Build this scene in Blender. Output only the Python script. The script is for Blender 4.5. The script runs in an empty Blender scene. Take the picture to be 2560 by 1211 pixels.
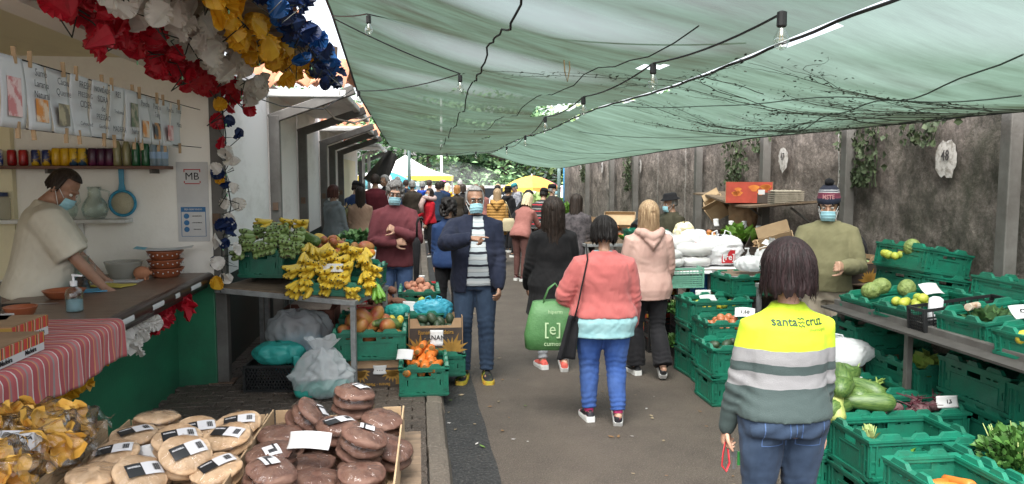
import bpy, bmesh, math, random
import numpy as np
from mathutils import Vector, Matrix, Euler
from mathutils.bvhtree import BVHTree
PI = math.pi
RN = random.Random(11)
SC = bpy.context.scene
COL = bpy.data.collections.new('market')                            # joined to the scene at the very end
rad = math.radians

# ------------------------------------------------------------------ mesh helpers
def rotm(x=0, y=0, z=0, loc=(0, 0, 0), s=1.0):
    m = Matrix.Translation(loc) @ Euler((x, y, z), 'XYZ').to_matrix().to_4x4()
    if s != 1.0:
        m = m @ Matrix.Diagonal((s, s, s, 1)) if not isinstance(s, (tuple, list)) else m @ Matrix.Diagonal((*s, 1))
    return m

class MB:
    def __init__(s):
        s.v = []; s.f = []; s.mi = []; s.cur = 0
    def add(s, vs, fs, M=None):
        o = len(s.v)
        if M is not None:
            vs = [M @ Vector(v) for v in vs]
        s.v += [tuple(v) for v in vs]
        s.f += [tuple(i + o for i in f) for f in fs]
        s.mi += [s.cur] * len(fs)
        return s
    def box(s, x0, x1, y0, y1, z0, z1, M=None):
        v = [(x0,y0,z0),(x1,y0,z0),(x1,y1,z0),(x0,y1,z0),(x0,y0,z1),(x1,y0,z1),(x1,y1,z1),(x0,y1,z1)]
        return s.add(v, [(0,3,2,1),(4,5,6,7),(0,1,5,4),(1,2,6,5),(2,3,7,6),(3,0,4,7)], M)
    def cbox(s, c, d, M=None):
        return s.box(c[0]-d[0]/2,c[0]+d[0]/2,c[1]-d[1]/2,c[1]+d[1]/2,c[2]-d[2]/2,c[2]+d[2]/2, M)
    def loft(s, rings, caps=True, M=None, closed=True):
        n = len(rings[0]); vs = [p for r in rings for p in r]; fs = []
        for i in range(len(rings)-1):
            for j in range(n if closed else n-1):
                k = (j+1) % n
                fs.append((i*n+j, i*n+k, (i+1)*n+k, (i+1)*n+j))
        if caps and closed:
            fs.append(tuple(range(n))[::-1]); fs.append(tuple((len(rings)-1)*n+j for j in range(n)))
        return s.add(vs, fs, M)
    def tube(s, pts, r, n=8, M=None, caps=True, flat=(1.0, 1.0), rnd=False):
        pts = [Vector(p) for p in pts]
        if not isinstance(r, (list, tuple)): r = [r]*len(pts)
        r = list(r)
        if rnd:                                                  # hemispherical ends
            d0 = (pts[0]-pts[1]).normalized(); d1 = (pts[-1]-pts[-2]).normalized()
            pts = [pts[0]+d0*r[0]*.98, pts[0]+d0*r[0]*.7] + pts + [pts[-1]+d1*r[-1]*.7, pts[-1]+d1*r[-1]*.98]
            r = [r[0]*.2, r[0]*.72] + r + [r[-1]*.72, r[-1]*.2]
        t = (pts[1]-pts[0]).normalized()
        u = t.orthogonal().normalized()
        if abs(t.z) < .9: u = (Vector((0,0,1)) - t*t.z).normalized()
        else: u = (Vector((0,1,0)) - t*t.y).normalized()
        rings = []
        for i, p in enumerate(pts):
            a = pts[min(i+1, len(pts)-1)] - pts[max(i-1, 0)]
            if a.length > 1e-9: t = a.normalized()
            u = (u - t*u.dot(t))
            u = u.normalized() if u.length > 1e-6 else t.orthogonal().normalized()
            w = t.cross(u)
            rings.append([p + (u*math.cos(2*PI*j/n)*flat[0] + w*math.sin(2*PI*j/n)*flat[1])*r[i] for j in range(n)])
        return s.loft(rings, caps, M)
    def lathe(s, prof, n=16, M=None, caps=True):
        return s.loft([[(r*math.cos(2*PI*j/n), r*math.sin(2*PI*j/n), z) for j in range(n)] for r, z in prof], caps, M)
    def sph(s, c, r, nu=12, nv=8, M=None):
        if not isinstance(r, (list, tuple)): r = (r, r, r)
        rings = []
        for i in range(nv+1):
            a = -PI/2 + PI*(i if 0 < i < nv else (.06 if i == 0 else nv-.06))/nv
            rings.append([(c[0]+r[0]*math.cos(a)*math.cos(2*PI*j/nu), c[1]+r[1]*math.cos(a)*math.sin(2*PI*j/nu), c[2]+r[2]*math.sin(a)) for j in range(nu)])
        return s.loft(rings, True, M)
    def grid(s, fn, nu, nv, M=None):
        vs = [fn(i/nu, j/nv) for j in range(nv+1) for i in range(nu+1)]
        fs = [(j*(nu+1)+i, j*(nu+1)+i+1, (j+1)*(nu+1)+i+1, (j+1)*(nu+1)+i) for j in range(nv) for i in range(nu)]
        return s.add(vs, fs, M)
    def merge(s, o, M=None):
        k = s.cur
        off = len(s.v)
        s.v += [tuple(M @ Vector(v)) if M is not None else v for v in o.v]
        s.f += [tuple(i+off for i in f) for f in o.f]; s.mi += o.mi
        return s
    def mesh(s, name, mats=None, smooth=False, auto=None):
        me = bpy.data.meshes.new(name)
        me.from_pydata(s.v, [], s.f)
        if mats is not None:
            for m in (mats if isinstance(mats, (list, tuple)) else [mats]): me.materials.append(m)
        if any(s.mi): me.polygons.foreach_set('material_index', s.mi)
        if smooth: me.polygons.foreach_set('use_smooth', [True]*len(s.f))
        me.update()
        return me
    def build(s, name, mats, parent=None, smooth=False, bevel=0, sub=0, solid=0):
        o = link(name, s.mesh(name, mats, smooth), parent)
        if bevel or sub or solid:
            if solid:
                m = o.modifiers.new('s', 'SOLIDIFY'); m.thickness = solid; m.offset = 0
            if bevel:
                m = o.modifiers.new('b', 'BEVEL'); m.width = bevel; m.segments = 2; m.limit_method = 'ANGLE'
            if sub:
                m = o.modifiers.new('u', 'SUBSURF'); m.levels = sub; m.render_levels = sub
            bake(o)
        return o

def link(name, me, parent=None, M=None):
    o = bpy.data.objects.new(name, me); COL.objects.link(o)
    if parent is not None: o.parent = parent
    if M is not None: o.matrix_local = M
    return o
def bake(o):
    SC.collection.objects.link(o)
    dg = bpy.context.evaluated_depsgraph_get(); dg.update()
    me = bpy.data.meshes.new_from_object(o.evaluated_get(dg), depsgraph=dg)
    SC.collection.objects.unlink(o)
    old = o.data; o.modifiers.clear(); o.data = me; me.name = old.name
    return o
def union(mb, voxel, smooth=4, name='m', mats=None, fac=.5):
    """one continuous skin over all the closed shapes in mb"""
    o = bpy.data.objects.new(name, mb.mesh(name))
    m = o.modifiers.new('r', 'REMESH'); m.mode = 'VOXEL'; m.voxel_size = voxel
    if smooth:
        m = o.modifiers.new('s', 'SMOOTH'); m.iterations = smooth; m.factor = fac
    bake(o); me = o.data
    bpy.data.objects.remove(o)
    me.polygons.foreach_set('use_smooth', [True]*len(me.polygons))
    me.materials.clear()
    if mats is not None:
        for x in (mats if isinstance(mats, (list, tuple)) else [mats]): me.materials.append(x)
    return me
def co(me):
    a = np.empty(len(me.vertices)*3, 'f'); me.vertices.foreach_get('co', a); return a.reshape(-1, 3)
def setco(me, a):
    me.vertices.foreach_set('co', np.ascontiguousarray(a, 'f').ravel()); me.update()
def nrm(me):
    a = np.empty(len(me.vertices)*3, 'f'); me.vertices.foreach_get('normal', a); return a.reshape(-1, 3)
def wnoise(p, k, seed, octv=3):
    """cheap warped sine noise on points, about -1..1"""
    g = np.random.default_rng(seed); out = np.zeros(len(p)); amp = 1.0; q = p*k
    for o in range(octv):
        d1, d2, d3 = (g.normal(size=3) for _ in range(3))
        w = np.sin(q@d2 + g.uniform(0, 6.28))
        out += amp*np.sin(q@d1 + 1.6*w + g.uniform(0, 6.28))*(.6+.4*np.sin(q@d3+g.uniform(0, 6.28)))
        amp *= .55; q = q*1.9
    return out/1.7

def tag(o, label=None, cat=None, group=None, kind=None):
    if label: o['label'] = label
    if cat: o['category'] = cat
    if group: o['group'] = group
    if kind: o['kind'] = kind
    return o
def thing(name, label, cat, loc=(0,0,0), rz=0, group=None, rot=None):
    o = bpy.data.objects.new(name, None); COL.objects.link(o)
    o.empty_display_size = .1
    o.location = loc; o.rotation_euler = rot if rot else (0, 0, rz)
    return tag(o, label, cat, group)
KIDS = {}
def copy_tree(o, parent=None, label=None, group=None, loc=None, rz=None, rot=None):
    c = o.copy(); COL.objects.link(c)
    if parent is not None:
        c.parent = parent; c.matrix_parent_inverse = o.matrix_parent_inverse
    if label: c['label'] = label
    if group: c['group'] = group
    if loc is not None: c.location = loc
    if rz is not None: c.rotation_euler = (0, 0, rz)
    if rot is not None: c.rotation_euler = rot
    for ch in o.children: copy_tree(ch, c)
    return c

# ------------------------------------------------------------------ materials
def nodes(name):
    m = bpy.data.materials.new(name); m.use_nodes = True
    nt = m.node_tree; b = nt.nodes['Principled BSDF']
    return m, nt, b
def N(nt, t, **k):
    n = nt.nodes.new(t)
    for a, v in k.items():
        if hasattr(n, a): setattr(n, a, v)
        else: n.inputs[a].default_value = v
    return n
def rgba(c): return (c[0], c[1], c[2], 1)
def hexc(h):
    h = h.lstrip('#'); o = []
    for i in (0, 2, 4):
        v = int(h[i:i+2], 16)/255; o.append(v/12.92 if v <= .04045 else ((v+.055)/1.055)**2.4)
    return tuple(o)
MATS = {}
def mat(name, col, rough=.6, col2=None, scale=6, bump=0, bscale=60, metal=0, rnd=0, spec=None, sheen=0, trans=0,
        lo=.35, hi=.65, sx=(1,1,1), sss=0, coat=0, bdist=.01, alpha=1):
    """principled surface: two-tone noise, fine bump, and a small value shift from thing to thing"""
    if name in MATS: return MATS[name]
    if isinstance(col, str): col = hexc(col)
    if isinstance(col2, str): col2 = hexc(col2)
    m, nt, b = nodes(name); L = nt.links.new
    tc = N(nt, 'ShaderNodeTexCoord'); mp = N(nt, 'ShaderNodeMapping'); mp.inputs['Scale'].default_value = sx
    L(tc.outputs['Object'], mp.inputs['Vector'])
    if col2 is None: col2 = tuple(c*.82 for c in col)
    nz = N(nt, 'ShaderNodeTexNoise', Scale=scale, Detail=5.0, Roughness=.6); L(mp.outputs[0], nz.inputs['Vector'])
    cr = N(nt, 'ShaderNodeValToRGB'); cr.color_ramp.elements[0].position = lo; cr.color_ramp.elements[1].position = hi
    cr.color_ramp.elements[0].color = rgba(col); cr.color_ramp.elements[1].color = rgba(col2)
    L(nz.outputs['Fac'], cr.inputs['Fac'])
    out = cr.outputs['Color']
    if rnd:
        oi = N(nt, 'ShaderNodeObjectInfo'); mr = N(nt, 'ShaderNodeMapRange')
        mr.inputs['To Min'].default_value = 1-rnd; mr.inputs['To Max'].default_value = 1+rnd
        L(oi.outputs['Random'], mr.inputs['Value'])
        hs = N(nt, 'ShaderNodeHueSaturation'); L(out, hs.inputs['Color']); L(mr.outputs[0], hs.inputs['Value']); out = hs.outputs['Color']
    L(out, b.inputs['Base Color'])
    b.inputs['Roughness'].default_value = rough; b.inputs['Metallic'].default_value = metal
    if spec is not None: b.inputs['Specular IOR Level'].default_value = spec
    if sheen: b.inputs['Sheen Weight'].default_value = sheen
    if trans: b.inputs['Transmission Weight'].default_value = trans
    if alpha < 1: b.inputs['Alpha'].default_value = alpha
    if sss:
        b.inputs['Subsurface Weight'].default_value = sss; b.inputs['Subsurface Radius'].default_value = (.02, .008, .004)
        b.inputs['Subsurface Scale'].default_value = .5
    if coat: b.inputs['Coat Weight'].default_value = coat; b.inputs['Coat Roughness'].default_value = .12
    if bump:
        n2 = N(nt, 'ShaderNodeTexNoise', Scale=bscale, Detail=4.0); L(mp.outputs[0], n2.inputs['Vector'])
        bp = N(nt, 'ShaderNodeBump', Strength=bump, Distance=bdist); L(n2.outputs['Fac'], bp.inputs['Height']); L(bp.outputs[0], b.inputs['Normal'])
    MATS[name] = m
    return m
def bands(name, stops, rough=.85, axis='Z', scale=1.0, bump=.2, bscale=400, sheen=.03):
    """cloth whose colour steps along one axis of the garment (knitted or sewn stripes); stops = [(pos, colour)] with pos in metres*scale"""
    m, nt, b = nodes(name); L = nt.links.new
    tc = N(nt, 'ShaderNodeTexCoord'); sp = N(nt, 'ShaderNodeSeparateXYZ'); L(tc.outputs['Object'], sp.inputs[0])
    nz = N(nt, 'ShaderNodeTexNoise', Scale=9.0, Detail=2.0); L(tc.outputs['Object'], nz.inputs['Vector'])
    ad = N(nt, 'ShaderNodeMath', operation='MULTIPLY_ADD'); ad.inputs[1].default_value = .02; L(nz.outputs['Fac'], ad.inputs[0]); L(sp.outputs[axis], ad.inputs[2])
    ml = N(nt, 'ShaderNodeMath', operation='MULTIPLY'); ml.inputs[1].default_value = scale; L(ad.outputs[0], ml.inputs[0])
    src = ml.outputs[0]
    if scale != 1.0:
        fr = N(nt, 'ShaderNodeMath', operation='FRACT'); L(src, fr.inputs[0]); src = fr.outputs[0]
        k = 1
    else:
        k = .5
        hv = N(nt, 'ShaderNodeMath', operation='MULTIPLY'); hv.inputs[1].default_value = .5; L(src, hv.inputs[0]); src = hv.outputs[0]
    cr = N(nt, 'ShaderNodeValToRGB'); cr.color_ramp.interpolation = 'CONSTANT'
    el = cr.color_ramp.elements
    while len(el) < len(stops): el.new(.5)
    for e, (p, c) in zip(el, sorted(stops)): e.position = max(0, min(1, p*k)); e.color = rgba(hexc(c) if isinstance(c, str) else c)
    L(src, cr.inputs['Fac']); L(cr.outputs[0], b.inputs['Base Color'])
    b.inputs['Roughness'].default_value = rough; b.inputs['Sheen Weight'].default_value = sheen
    n2 = N(nt, 'ShaderNodeTexNoise', Scale=float(bscale), Detail=2.0); L(tc.outputs['Object'], n2.inputs['Vector'])
    bp = N(nt, 'ShaderNodeBump', Strength=bump, Distance=.004); L(n2.outputs['Fac'], bp.inputs['Height']); L(bp.outputs[0], b.inputs['Normal'])
    MATS[name] = m
    return m
def plastic_film(name, col, clear=.5, rough=.2):
    """thin translucent polythene: see-through, milky, and shiny on its creases"""
    if name in MATS: return MATS[name]
    if isinstance(col, str): col = hexc(col)
    m, nt, b = nodes(name); L = nt.links.new
    b.inputs['Base Color'].default_value = rgba(col); b.inputs['Roughness'].default_value = rough
    tl = N(nt, 'ShaderNodeBsdfTranslucent'); tl.inputs['Color'].default_value = rgba(col)
    tp = N(nt, 'ShaderNodeBsdfTransparent'); tp.inputs['Color'].default_value = rgba(tuple(.6+.4*c for c in col))
    tc = N(nt, 'ShaderNodeTexCoord'); nz = N(nt, 'ShaderNodeTexNoise', Scale=28.0, Detail=3.0); L(tc.outputs['Object'], nz.inputs['Vector'])
    bp = N(nt, 'ShaderNodeBump', Strength=.5, Distance=.01); L(nz.outputs['Fac'], bp.inputs['Height']); L(bp.outputs[0], b.inputs['Normal'])
    m1 = N(nt, 'ShaderNodeMixShader', Fac=.35); L(b.outputs[0], m1.inputs[1]); L(tl.outputs[0], m1.inputs[2])
    m2 = N(nt, 'ShaderNodeMixShader', Fac=clear); L(m1.outputs[0], m2.inputs[1]); L(tp.outputs[0], m2.inputs[2])
    L(m2.outputs[0], nt.nodes['Material Output'].inputs['Surface'])
    MATS[name] = m
    return m
def film(name, col=(.95,.95,.95), refl=.5, milk=.04, scale=30.0, rough=.12):
    """clear cellophane: nearly all see-through, with crumpled highlights"""
    if name in MATS: return MATS[name]
    m, nt, b = nodes(name); L = nt.links.new
    tc = N(nt, 'ShaderNodeTexCoord'); nz = N(nt, 'ShaderNodeTexNoise', Scale=scale, Detail=4.0, Roughness=.55); L(tc.outputs['Object'], nz.inputs['Vector'])
    bp = N(nt, 'ShaderNodeBump', Strength=.9, Distance=.012); L(nz.outputs['Fac'], bp.inputs['Height'])
    g = N(nt, 'ShaderNodeBsdfGlossy', Roughness=rough); L(bp.outputs[0], g.inputs['Normal']); tp = N(nt, 'ShaderNodeBsdfTransparent'); tp.inputs['Color'].default_value = rgba(col)
    df = N(nt, 'ShaderNodeBsdfTranslucent'); df.inputs['Color'].default_value = (.85,.85,.85,1)
    fr = N(nt, 'ShaderNodeLayerWeight', Blend=.35); L(bp.outputs[0], fr.inputs['Normal'])
    mr = N(nt, 'ShaderNodeMapRange'); mr.inputs['To Min'].default_value = .02; mr.inputs['To Max'].default_value = refl; L(fr.outputs['Fresnel'], mr.inputs[0])
    m0 = N(nt, 'ShaderNodeMixShader', Fac=milk); L(tp.outputs[0], m0.inputs[1]); L(df.outputs[0], m0.inputs[2])
    mx = N(nt, 'ShaderNodeMixShader'); L(mr.outputs[0], mx.inputs[0]); L(m0.outputs[0], mx.inputs[1]); L(g.outputs[0], mx.inputs[2])
    L(mx.outputs[0], nt.nodes['Material Output'].inputs['Surface']); MATS[name] = m
    return m
def glass(name, col=(1,1,1), fac=.72, rough=.03):
    if name in MATS: return MATS[name]
    m, nt, b = nodes(name); L = nt.links.new
    g = N(nt, 'ShaderNodeBsdfGlossy', Roughness=rough); tp = N(nt, 'ShaderNodeBsdfTransparent'); tp.inputs['Color'].default_value = rgba(col)
    fr = N(nt, 'ShaderNodeLayerWeight', Blend=.25)
    mr = N(nt, 'ShaderNodeMapRange'); mr.inputs['To Min'].default_value = 1-fac-.2; mr.inputs['To Max'].default_value = .9; L(fr.outputs['Facing'], mr.inputs[0])
    g.inputs['Color'].default_value = (.8, .85, .85, 1)
    mx = N(nt, 'ShaderNodeMixShader'); L(mr.outputs[0], mx.inputs[0]); L(tp.outputs[0], mx.inputs[1]); L(g.outputs[0], mx.inputs[2])
    L(mx.outputs[0], nt.nodes['Material Output'].inputs['Surface'])
    MATS[name] = m
    return m
def text_mb(s, size, M, bold=0, align='CENTER', thick=.0006, sx=1.0):
    cu = bpy.data.curves.new('t', 'FONT'); cu.body = s; cu.size = size; cu.align_x = align; cu.align_y = 'CENTER'
    cu.extrude = thick; cu.offset = bold; cu.resolution_u = 2
    o = bpy.data.objects.new('t', cu); SC.collection.objects.link(o)
    dg = bpy.context.evaluated_depsgraph_get(); me = bpy.data.meshes.new_from_object(o.evaluated_get(dg))
    bpy.data.objects.remove(o)
    mb = MB(); mb.add([(v.co.x*sx, v.co.y, v.co.z) for v in me.vertices], [tuple(p.vertices) for p in me.polygons], M)
    bpy.data.meshes.remove(me); bpy.data.curves.remove(cu)
    return mb
# upright text frames: reads towards -Y (towards the camera), towards +X, towards -X
def face_my(x, y, z, roll=0): return Matrix.Translation((x, y, z)) @ Euler((PI/2, 0, 0)).to_matrix().to_4x4() @ Matrix.Rotation(roll, 4, 'Z')
def face_px(x, y, z, roll=0): return Matrix.Translation((x, y, z)) @ Euler((PI/2, 0, PI/2)).to_matrix().to_4x4() @ Matrix.Rotation(roll, 4, 'Z')
def face_mx(x, y, z, roll=0): return Matrix.Translation((x, y, z)) @ Euler((PI/2, 0, -PI/2)).to_matrix().to_4x4() @ Matrix.Rotation(roll, 4, 'Z')
# ------------------------------------------------------------------ camera, sky, sun
cam = bpy.data.cameras.new('camera'); cam.sensor_width = 36; cam.lens = 26.72; cam.clip_start = .05; cam.clip_end = 600
camo = bpy.data.objects.new('camera', cam); COL.objects.link(camo)
camo.location = (0, 0, 1.85); camo.rotation_euler = (rad(90-4.963), 0, rad(-7.025)); SC.camera = camo
W = bpy.data.worlds.new('World'); SC.world = W; W.use_nodes = True
wn = W.node_tree; bg = wn.nodes['Background']
sky = wn.nodes.new('ShaderNodeTexSky'); sky.sky_type = 'NISHITA'; sky.sun_disc = False
SUN_EL, SUN_AZ = rad(58), rad(205)
sky.sun_elevation = SUN_EL; sky.sun_rotation = SUN_AZ; sky.air_density = 1.0; sky.dust_density = 4.0; sky.ozone_density = .6
hs = wn.nodes.new('ShaderNodeHueSaturation'); hs.inputs['Saturation'].default_value = .35      # cloud-white sky
wn.links.new(sky.outputs[0], hs.inputs['Color']); wn.links.new(hs.outputs[0], bg.inputs['Color']); bg.inputs['Strength'].default_value = .50
sl = bpy.data.lights.new('sun', 'SUN'); sl.energy = 6.5; sl.angle = rad(40); sl.color = (1, .97, .92)
so = bpy.data.objects.new('sun', sl); COL.objects.link(so)
sd = Vector((math.sin(SUN_AZ)*math.cos(SUN_EL), math.cos(SUN_AZ)*math.cos(SUN_EL), math.sin(SUN_EL)))
so.rotation_euler = sd.to_track_quat('Z', 'Y').to_euler()
SC.view_settings.view_transform = 'Standard'; SC.view_settings.look = 'None'; SC.view_settings.exposure = 0
SC.cycles.use_denoising = True; SC.cycles.max_bounces = 10; SC.cycles.transparent_max_bounces = 24
SC.cycles.diffuse_bounces = 5; SC.cycles.transmission_bounces = 6; SC.cycles.caustics_reflective = False; SC.cycles.caustics_refractive = False

# ------------------------------------------------------------------ ground
def ground_mat(name, c1, c2, c3, grain, bump, stain=1.2):
    m, nt, b = nodes(name); L = nt.links.new
    tc = N(nt, 'ShaderNodeTexCoord')
    n1 = N(nt, 'ShaderNodeTexNoise', Scale=stain, Detail=6.0, Roughness=.65); L(tc.outputs['Object'], n1.inputs['Vector'])
    n2 = N(nt, 'ShaderNodeTexNoise', Scale=grain, Detail=3.0); L(tc.outputs['Object'], n2.inputs['Vector'])
    v = N(nt, 'ShaderNodeTexVoronoi', Scale=grain*.8); L(tc.outputs['Object'], v.inputs['Vector'])
    cr = N(nt, 'ShaderNodeValToRGB'); e = cr.color_ramp.elements; e[0].position = .3; e[1].position = .7; e[0].color = rgba(c1); e[1].color = rgba(c2)
    L(n1.outputs['Fac'], cr.inputs['Fac'])
    mx = N(nt, 'ShaderNodeMix', data_type='RGBA', blend_type='MIX'); L(cr.outputs[0], mx.inputs[6]); mx.inputs[7].default_value = rgba(c3)
    r2 = N(nt, 'ShaderNodeMapRange'); r2.inputs[1].default_value = .56; r2.inputs[2].default_value = .66; r2.inputs[4].default_value = .8
    L(n2.outputs['Fac'], r2.inputs[0]); L(r2.outputs[0], mx.inputs[0]); L(mx.outputs[2], b.inputs['Base Color'])
    rr = N(nt, 'ShaderNodeMapRange'); rr.inputs[3].default_value = .45; rr.inputs[4].default_value = .85; L(n1.outputs['Fac'], rr.inputs[0]); L(rr.outputs[0], b.inputs['Roughness'])
    bp = N(nt, 'ShaderNodeBump', Strength=bump, Distance=.012); L(v.outputs['Distance'], bp.inputs['Height']); L(bp.outputs[0], b.inputs['Normal'])
    return m
m_road = ground_mat('road_asphalt', (.100,.079,.062), (.056,.044,.035), (.18,.152,.126), 110.0, .7, 1.5)
m_dark = ground_mat('fresh_asphalt', (.020,.020,.021), (.032,.031,.030), (.075,.072,.068), 55.0, 1.0, 4)
m_far = ground_mat('square_paving', (.30,.28,.26), (.22,.20,.19), (.34,.32,.30), 30.0, .2)
m_paver = ground_mat('paver_brick', (.10,.077,.060), (.050,.039,.031), (.15,.12,.096), 80.0, .6, 3.0)
m_kerb = ground_mat('kerb_stone', (.17,.14,.11), (.10,.082,.066), (.20,.17,.14), 60.0, .4, 2.5)
mb = MB(); mb.add([(-160,-120,-.012),(160,-120,-.012),(160,260,-.012),(-160,260,-.012)], [(0,1,2,3)])
tag(mb.build('ground', m_far), kind='structure')
mb = MB()
edge = [(.475+.006*math.sin(y*1.7)+.006*math.sin(y*7.1), y) for y in np.arange(-3, 24.01, .25)]
mb.add([(x, y, 0) for x, y in edge]+[(5.2, y, 0) for x, y in edge], [(i, i+len(edge), i+1+len(edge), i+1) for i in range(len(edge)-1)])
tag(mb.build('road', m_road), kind='structure')
mb = MB(); mb.add([(.15,-3,.004),(.62,-3,-.003),(.62,24,-.003),(.15,24,.004)], [(0,1,2,3)])
tag(mb.build('asphalt_strip', m_dark), kind='structure')
PZ = .10                                                              # pavement height
mb = MB(); y = -2.0
while y < 24:
    l = .98+RN.uniform(-.03,.03); j = RN.uniform(-.004,.004)
    prof = [(.045+j,0),(.045+j,PZ+.004),(.135+j,PZ+.002),(.165+j,PZ-.012),(.19+j,0)]
    mb.loft([[(px, yy, pz) for px, pz in prof] for yy in (y, y+l-.008)]); y += l
tag(mb.build('kerb', m_kerb, bevel=.006), kind='structure')
mb = MB()
mb.box(-8,.04,-3,24,0,PZ-.035)
r = random.Random(3); row = 0; y = 1.6
while y < 9.0:
    x = -2.06 + (row % 2)*.1
    while x < .03:
        x1 = min(x+.194, .036); dz = r.gauss(0,.0022); t = [r.gauss(0,.0018) for _ in range(4)]
        w = [r.uniform(-.006,.006) for _ in range(4)]
        if x1-x > .03:
            xm = (x+x1)/2
            a = [(x+w[0],y),(xm,y+.012),(x1,y+w[1]),(x1+.004,y+.05),(x1,y+.094+w[2]),(xm,y+.106),(x+w[3],y+.094),(x+.004,y+.05)]
            ins = .005; c = (xm, y+.05)
            top = [(px+(c[0]-px)*.05, py+(c[1]-py)*.10, PZ+dz+t[i//2]) for i, (px, py) in enumerate(a)]
            low = [(px, py, PZ-.010) for px, py in a]; bot = [(px, py, PZ-.04) for px, py in a]
            mb.loft([bot, low, top])
        x += .2
    y += .1; row += 1
tag(mb.build('pavement', m_paver), kind='structure')
mb = MB(); mb.box(-8,.04,9.0,23.9,PZ-.03,PZ-.004); tag(mb.build('far_pavement', m_paver), kind='structure')

# ------------------------------------------------------------------ the near stall building (left)
def paint(name, col, dirt, zlow=None, rough=.7):
    """limewashed / painted render: grime that gathers low down and in drips"""
    m, nt, b = nodes(name); L = nt.links.new
    if isinstance(col, str): col = hexc(col)
    if isinstance(dirt, str): dirt = hexc(dirt)
    tc = N(nt, 'ShaderNodeTexCoord'); sp = N(nt, 'ShaderNodeSeparateXYZ'); L(tc.outputs['Object'], sp.inputs[0])
    mp = N(nt, 'ShaderNodeMapping'); mp.inputs['Scale'].default_value = (1.2, .45, 1.2); L(tc.outputs['Object'], mp.inputs[0])
    n1 = N(nt, 'ShaderNodeTexNoise', Scale=2.2, Detail=7.0, Roughness=.7); L(mp.outputs[0], n1.inputs['Vector'])
    z = N(nt, 'ShaderNodeMapRange'); z.inputs[1].default_value = .1; z.inputs[2].default_value = .9; z.inputs[3].default_value = .22; z.inputs[4].default_value = 0; L(sp.outputs['Z'], z.inputs[0])
    ad = N(nt, 'ShaderNodeMath', operation='ADD'); L(n1.outputs['Fac'], ad.inputs[0]); L(z.outputs[0], ad.inputs[1])
    cr = N(nt, 'ShaderNodeValToRGB'); e = cr.color_ramp.elements; e[0].position = .50; e[1].position = .92; e[0].color = rgba(col); e[1].color = rgba(dirt)
    L(ad.outputs[0], cr.inputs[0]); L(cr.outputs[0], b.inputs['Base Color']); b.inputs['Roughness'].default_value = rough
    n2 = N(nt, 'ShaderNodeTexNoise', Scale=45.0, Detail=4.0); L(tc.outputs['Object'], n2.inputs['Vector'])
    bp = N(nt, 'ShaderNodeBump', Strength=.25, Distance=.006); L(n2.outputs['Fac'], bp.inputs['Height']); L(bp.outputs[0], b.inputs['Normal'])
    return m
m_white = paint('white_limewash', (.86,.84,.81), (.55,.52,.48))
m_cream = paint('cream_paint', (.84,.76,.52), (.66,.58,.40))
m_inner = paint('inner_white_paint', (.87,.85,.79), (.72,.69,.63))
m_green = paint('green_gloss_paint', (.022,.17,.085), (.02,.085,.05), rough=.4)
m_base_shade = paint('dark_green_shade', (.006,.022,.016), (.02,.022,.02))  # dark green lower wall, with the shade under the tables put into its colour
m_soffit = paint('brown_soffit_boards', (.30,.25,.20), (.18,.15,.12))
m_steel = mat('weathered_grey_steel', (.135,.13,.12), .6, (.085,.078,.07), 5, .25, 40)
m_galv = mat('galvanised_steel', (.30,.31,.31), .5, (.20,.20,.20), 14, .1, 60, metal=.3)
m_rust = mat('rusted_plate', (.20,.12,.08), .9, (.10,.07,.05), 10, .4, 60)
m_alu = mat('white_gutter_paint', (.72,.72,.70), .5, (.5,.5,.48), 4)
m_tile = mat('terracotta_tile', (.52,.22,.11), .85, (.34,.17,.11), 7, .3, 60)
m_timber = mat('weathered_timber', (.14,.085,.055), .85, (.075,.05,.035), 6, .5, 40, sx=(1,6,6))
b1 = thing('stall_building', 'near market stall building with cream interior, green base and open serving front', 'building', (-2, 5, 0))
b1.location = (0,0,0)
mb = MB(); mb.box(-5.2,-1.70,6.56,6.72,1.02,3.05); mb.build('side_wall', m_inner, b1)
mb = MB(); mb.box(-2.16,-1.695,6.535,6.73,PZ-.05,1.02); mb.build('pilaster', m_green, b1, bevel=.008)
mb = MB(); mb.box(-5.2,-2.0,6.57,6.72,0,1.018); mb.build('side_wall_base', m_inner, b1)
mb = MB(); mb.box(-2.14,-2.0,.6,6.54,0,1.0); mb.build('front_wall', m_green, b1)
mb = MB(); mb.box(-5.3,-5.2,.4,6.72,0,3.05); mb.build('back_wall', m_cream, b1)
mb = MB(); mb.box(-5.18,-1.86,.4,6.55,2.80,2.86); mb.build('ceiling', m_cream, b1)
mb = MB(); mb.box(-1.86,-1.70,.4,6.55,2.60,2.99); mb.build('lintel', m_inner, b1)
mb = MB(); mb.box(-1.69,-.92,.4,7.25,2.95,2.99)
for k in range(16): mb.box(-1.69,-.925,.5+k*.42,.54+k*.42,2.92,2.951)
mb.build('soffit', m_soffit, b1)
mb = MB()
mb.grid(lambda u, v: (-5.2+4.36*u, .3+7.0*v, 3.01+.55*(1-u)+.045*abs(math.sin(v*35*PI))), 3, 210); mb.build('roof', m_tile, b1)
mb = MB(); mb.box(-2.35,-2.2,6.50,6.56,1.02,2.8); mb.build('wall_cream_panel', m_cream, b1).location.x = -1.0
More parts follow.
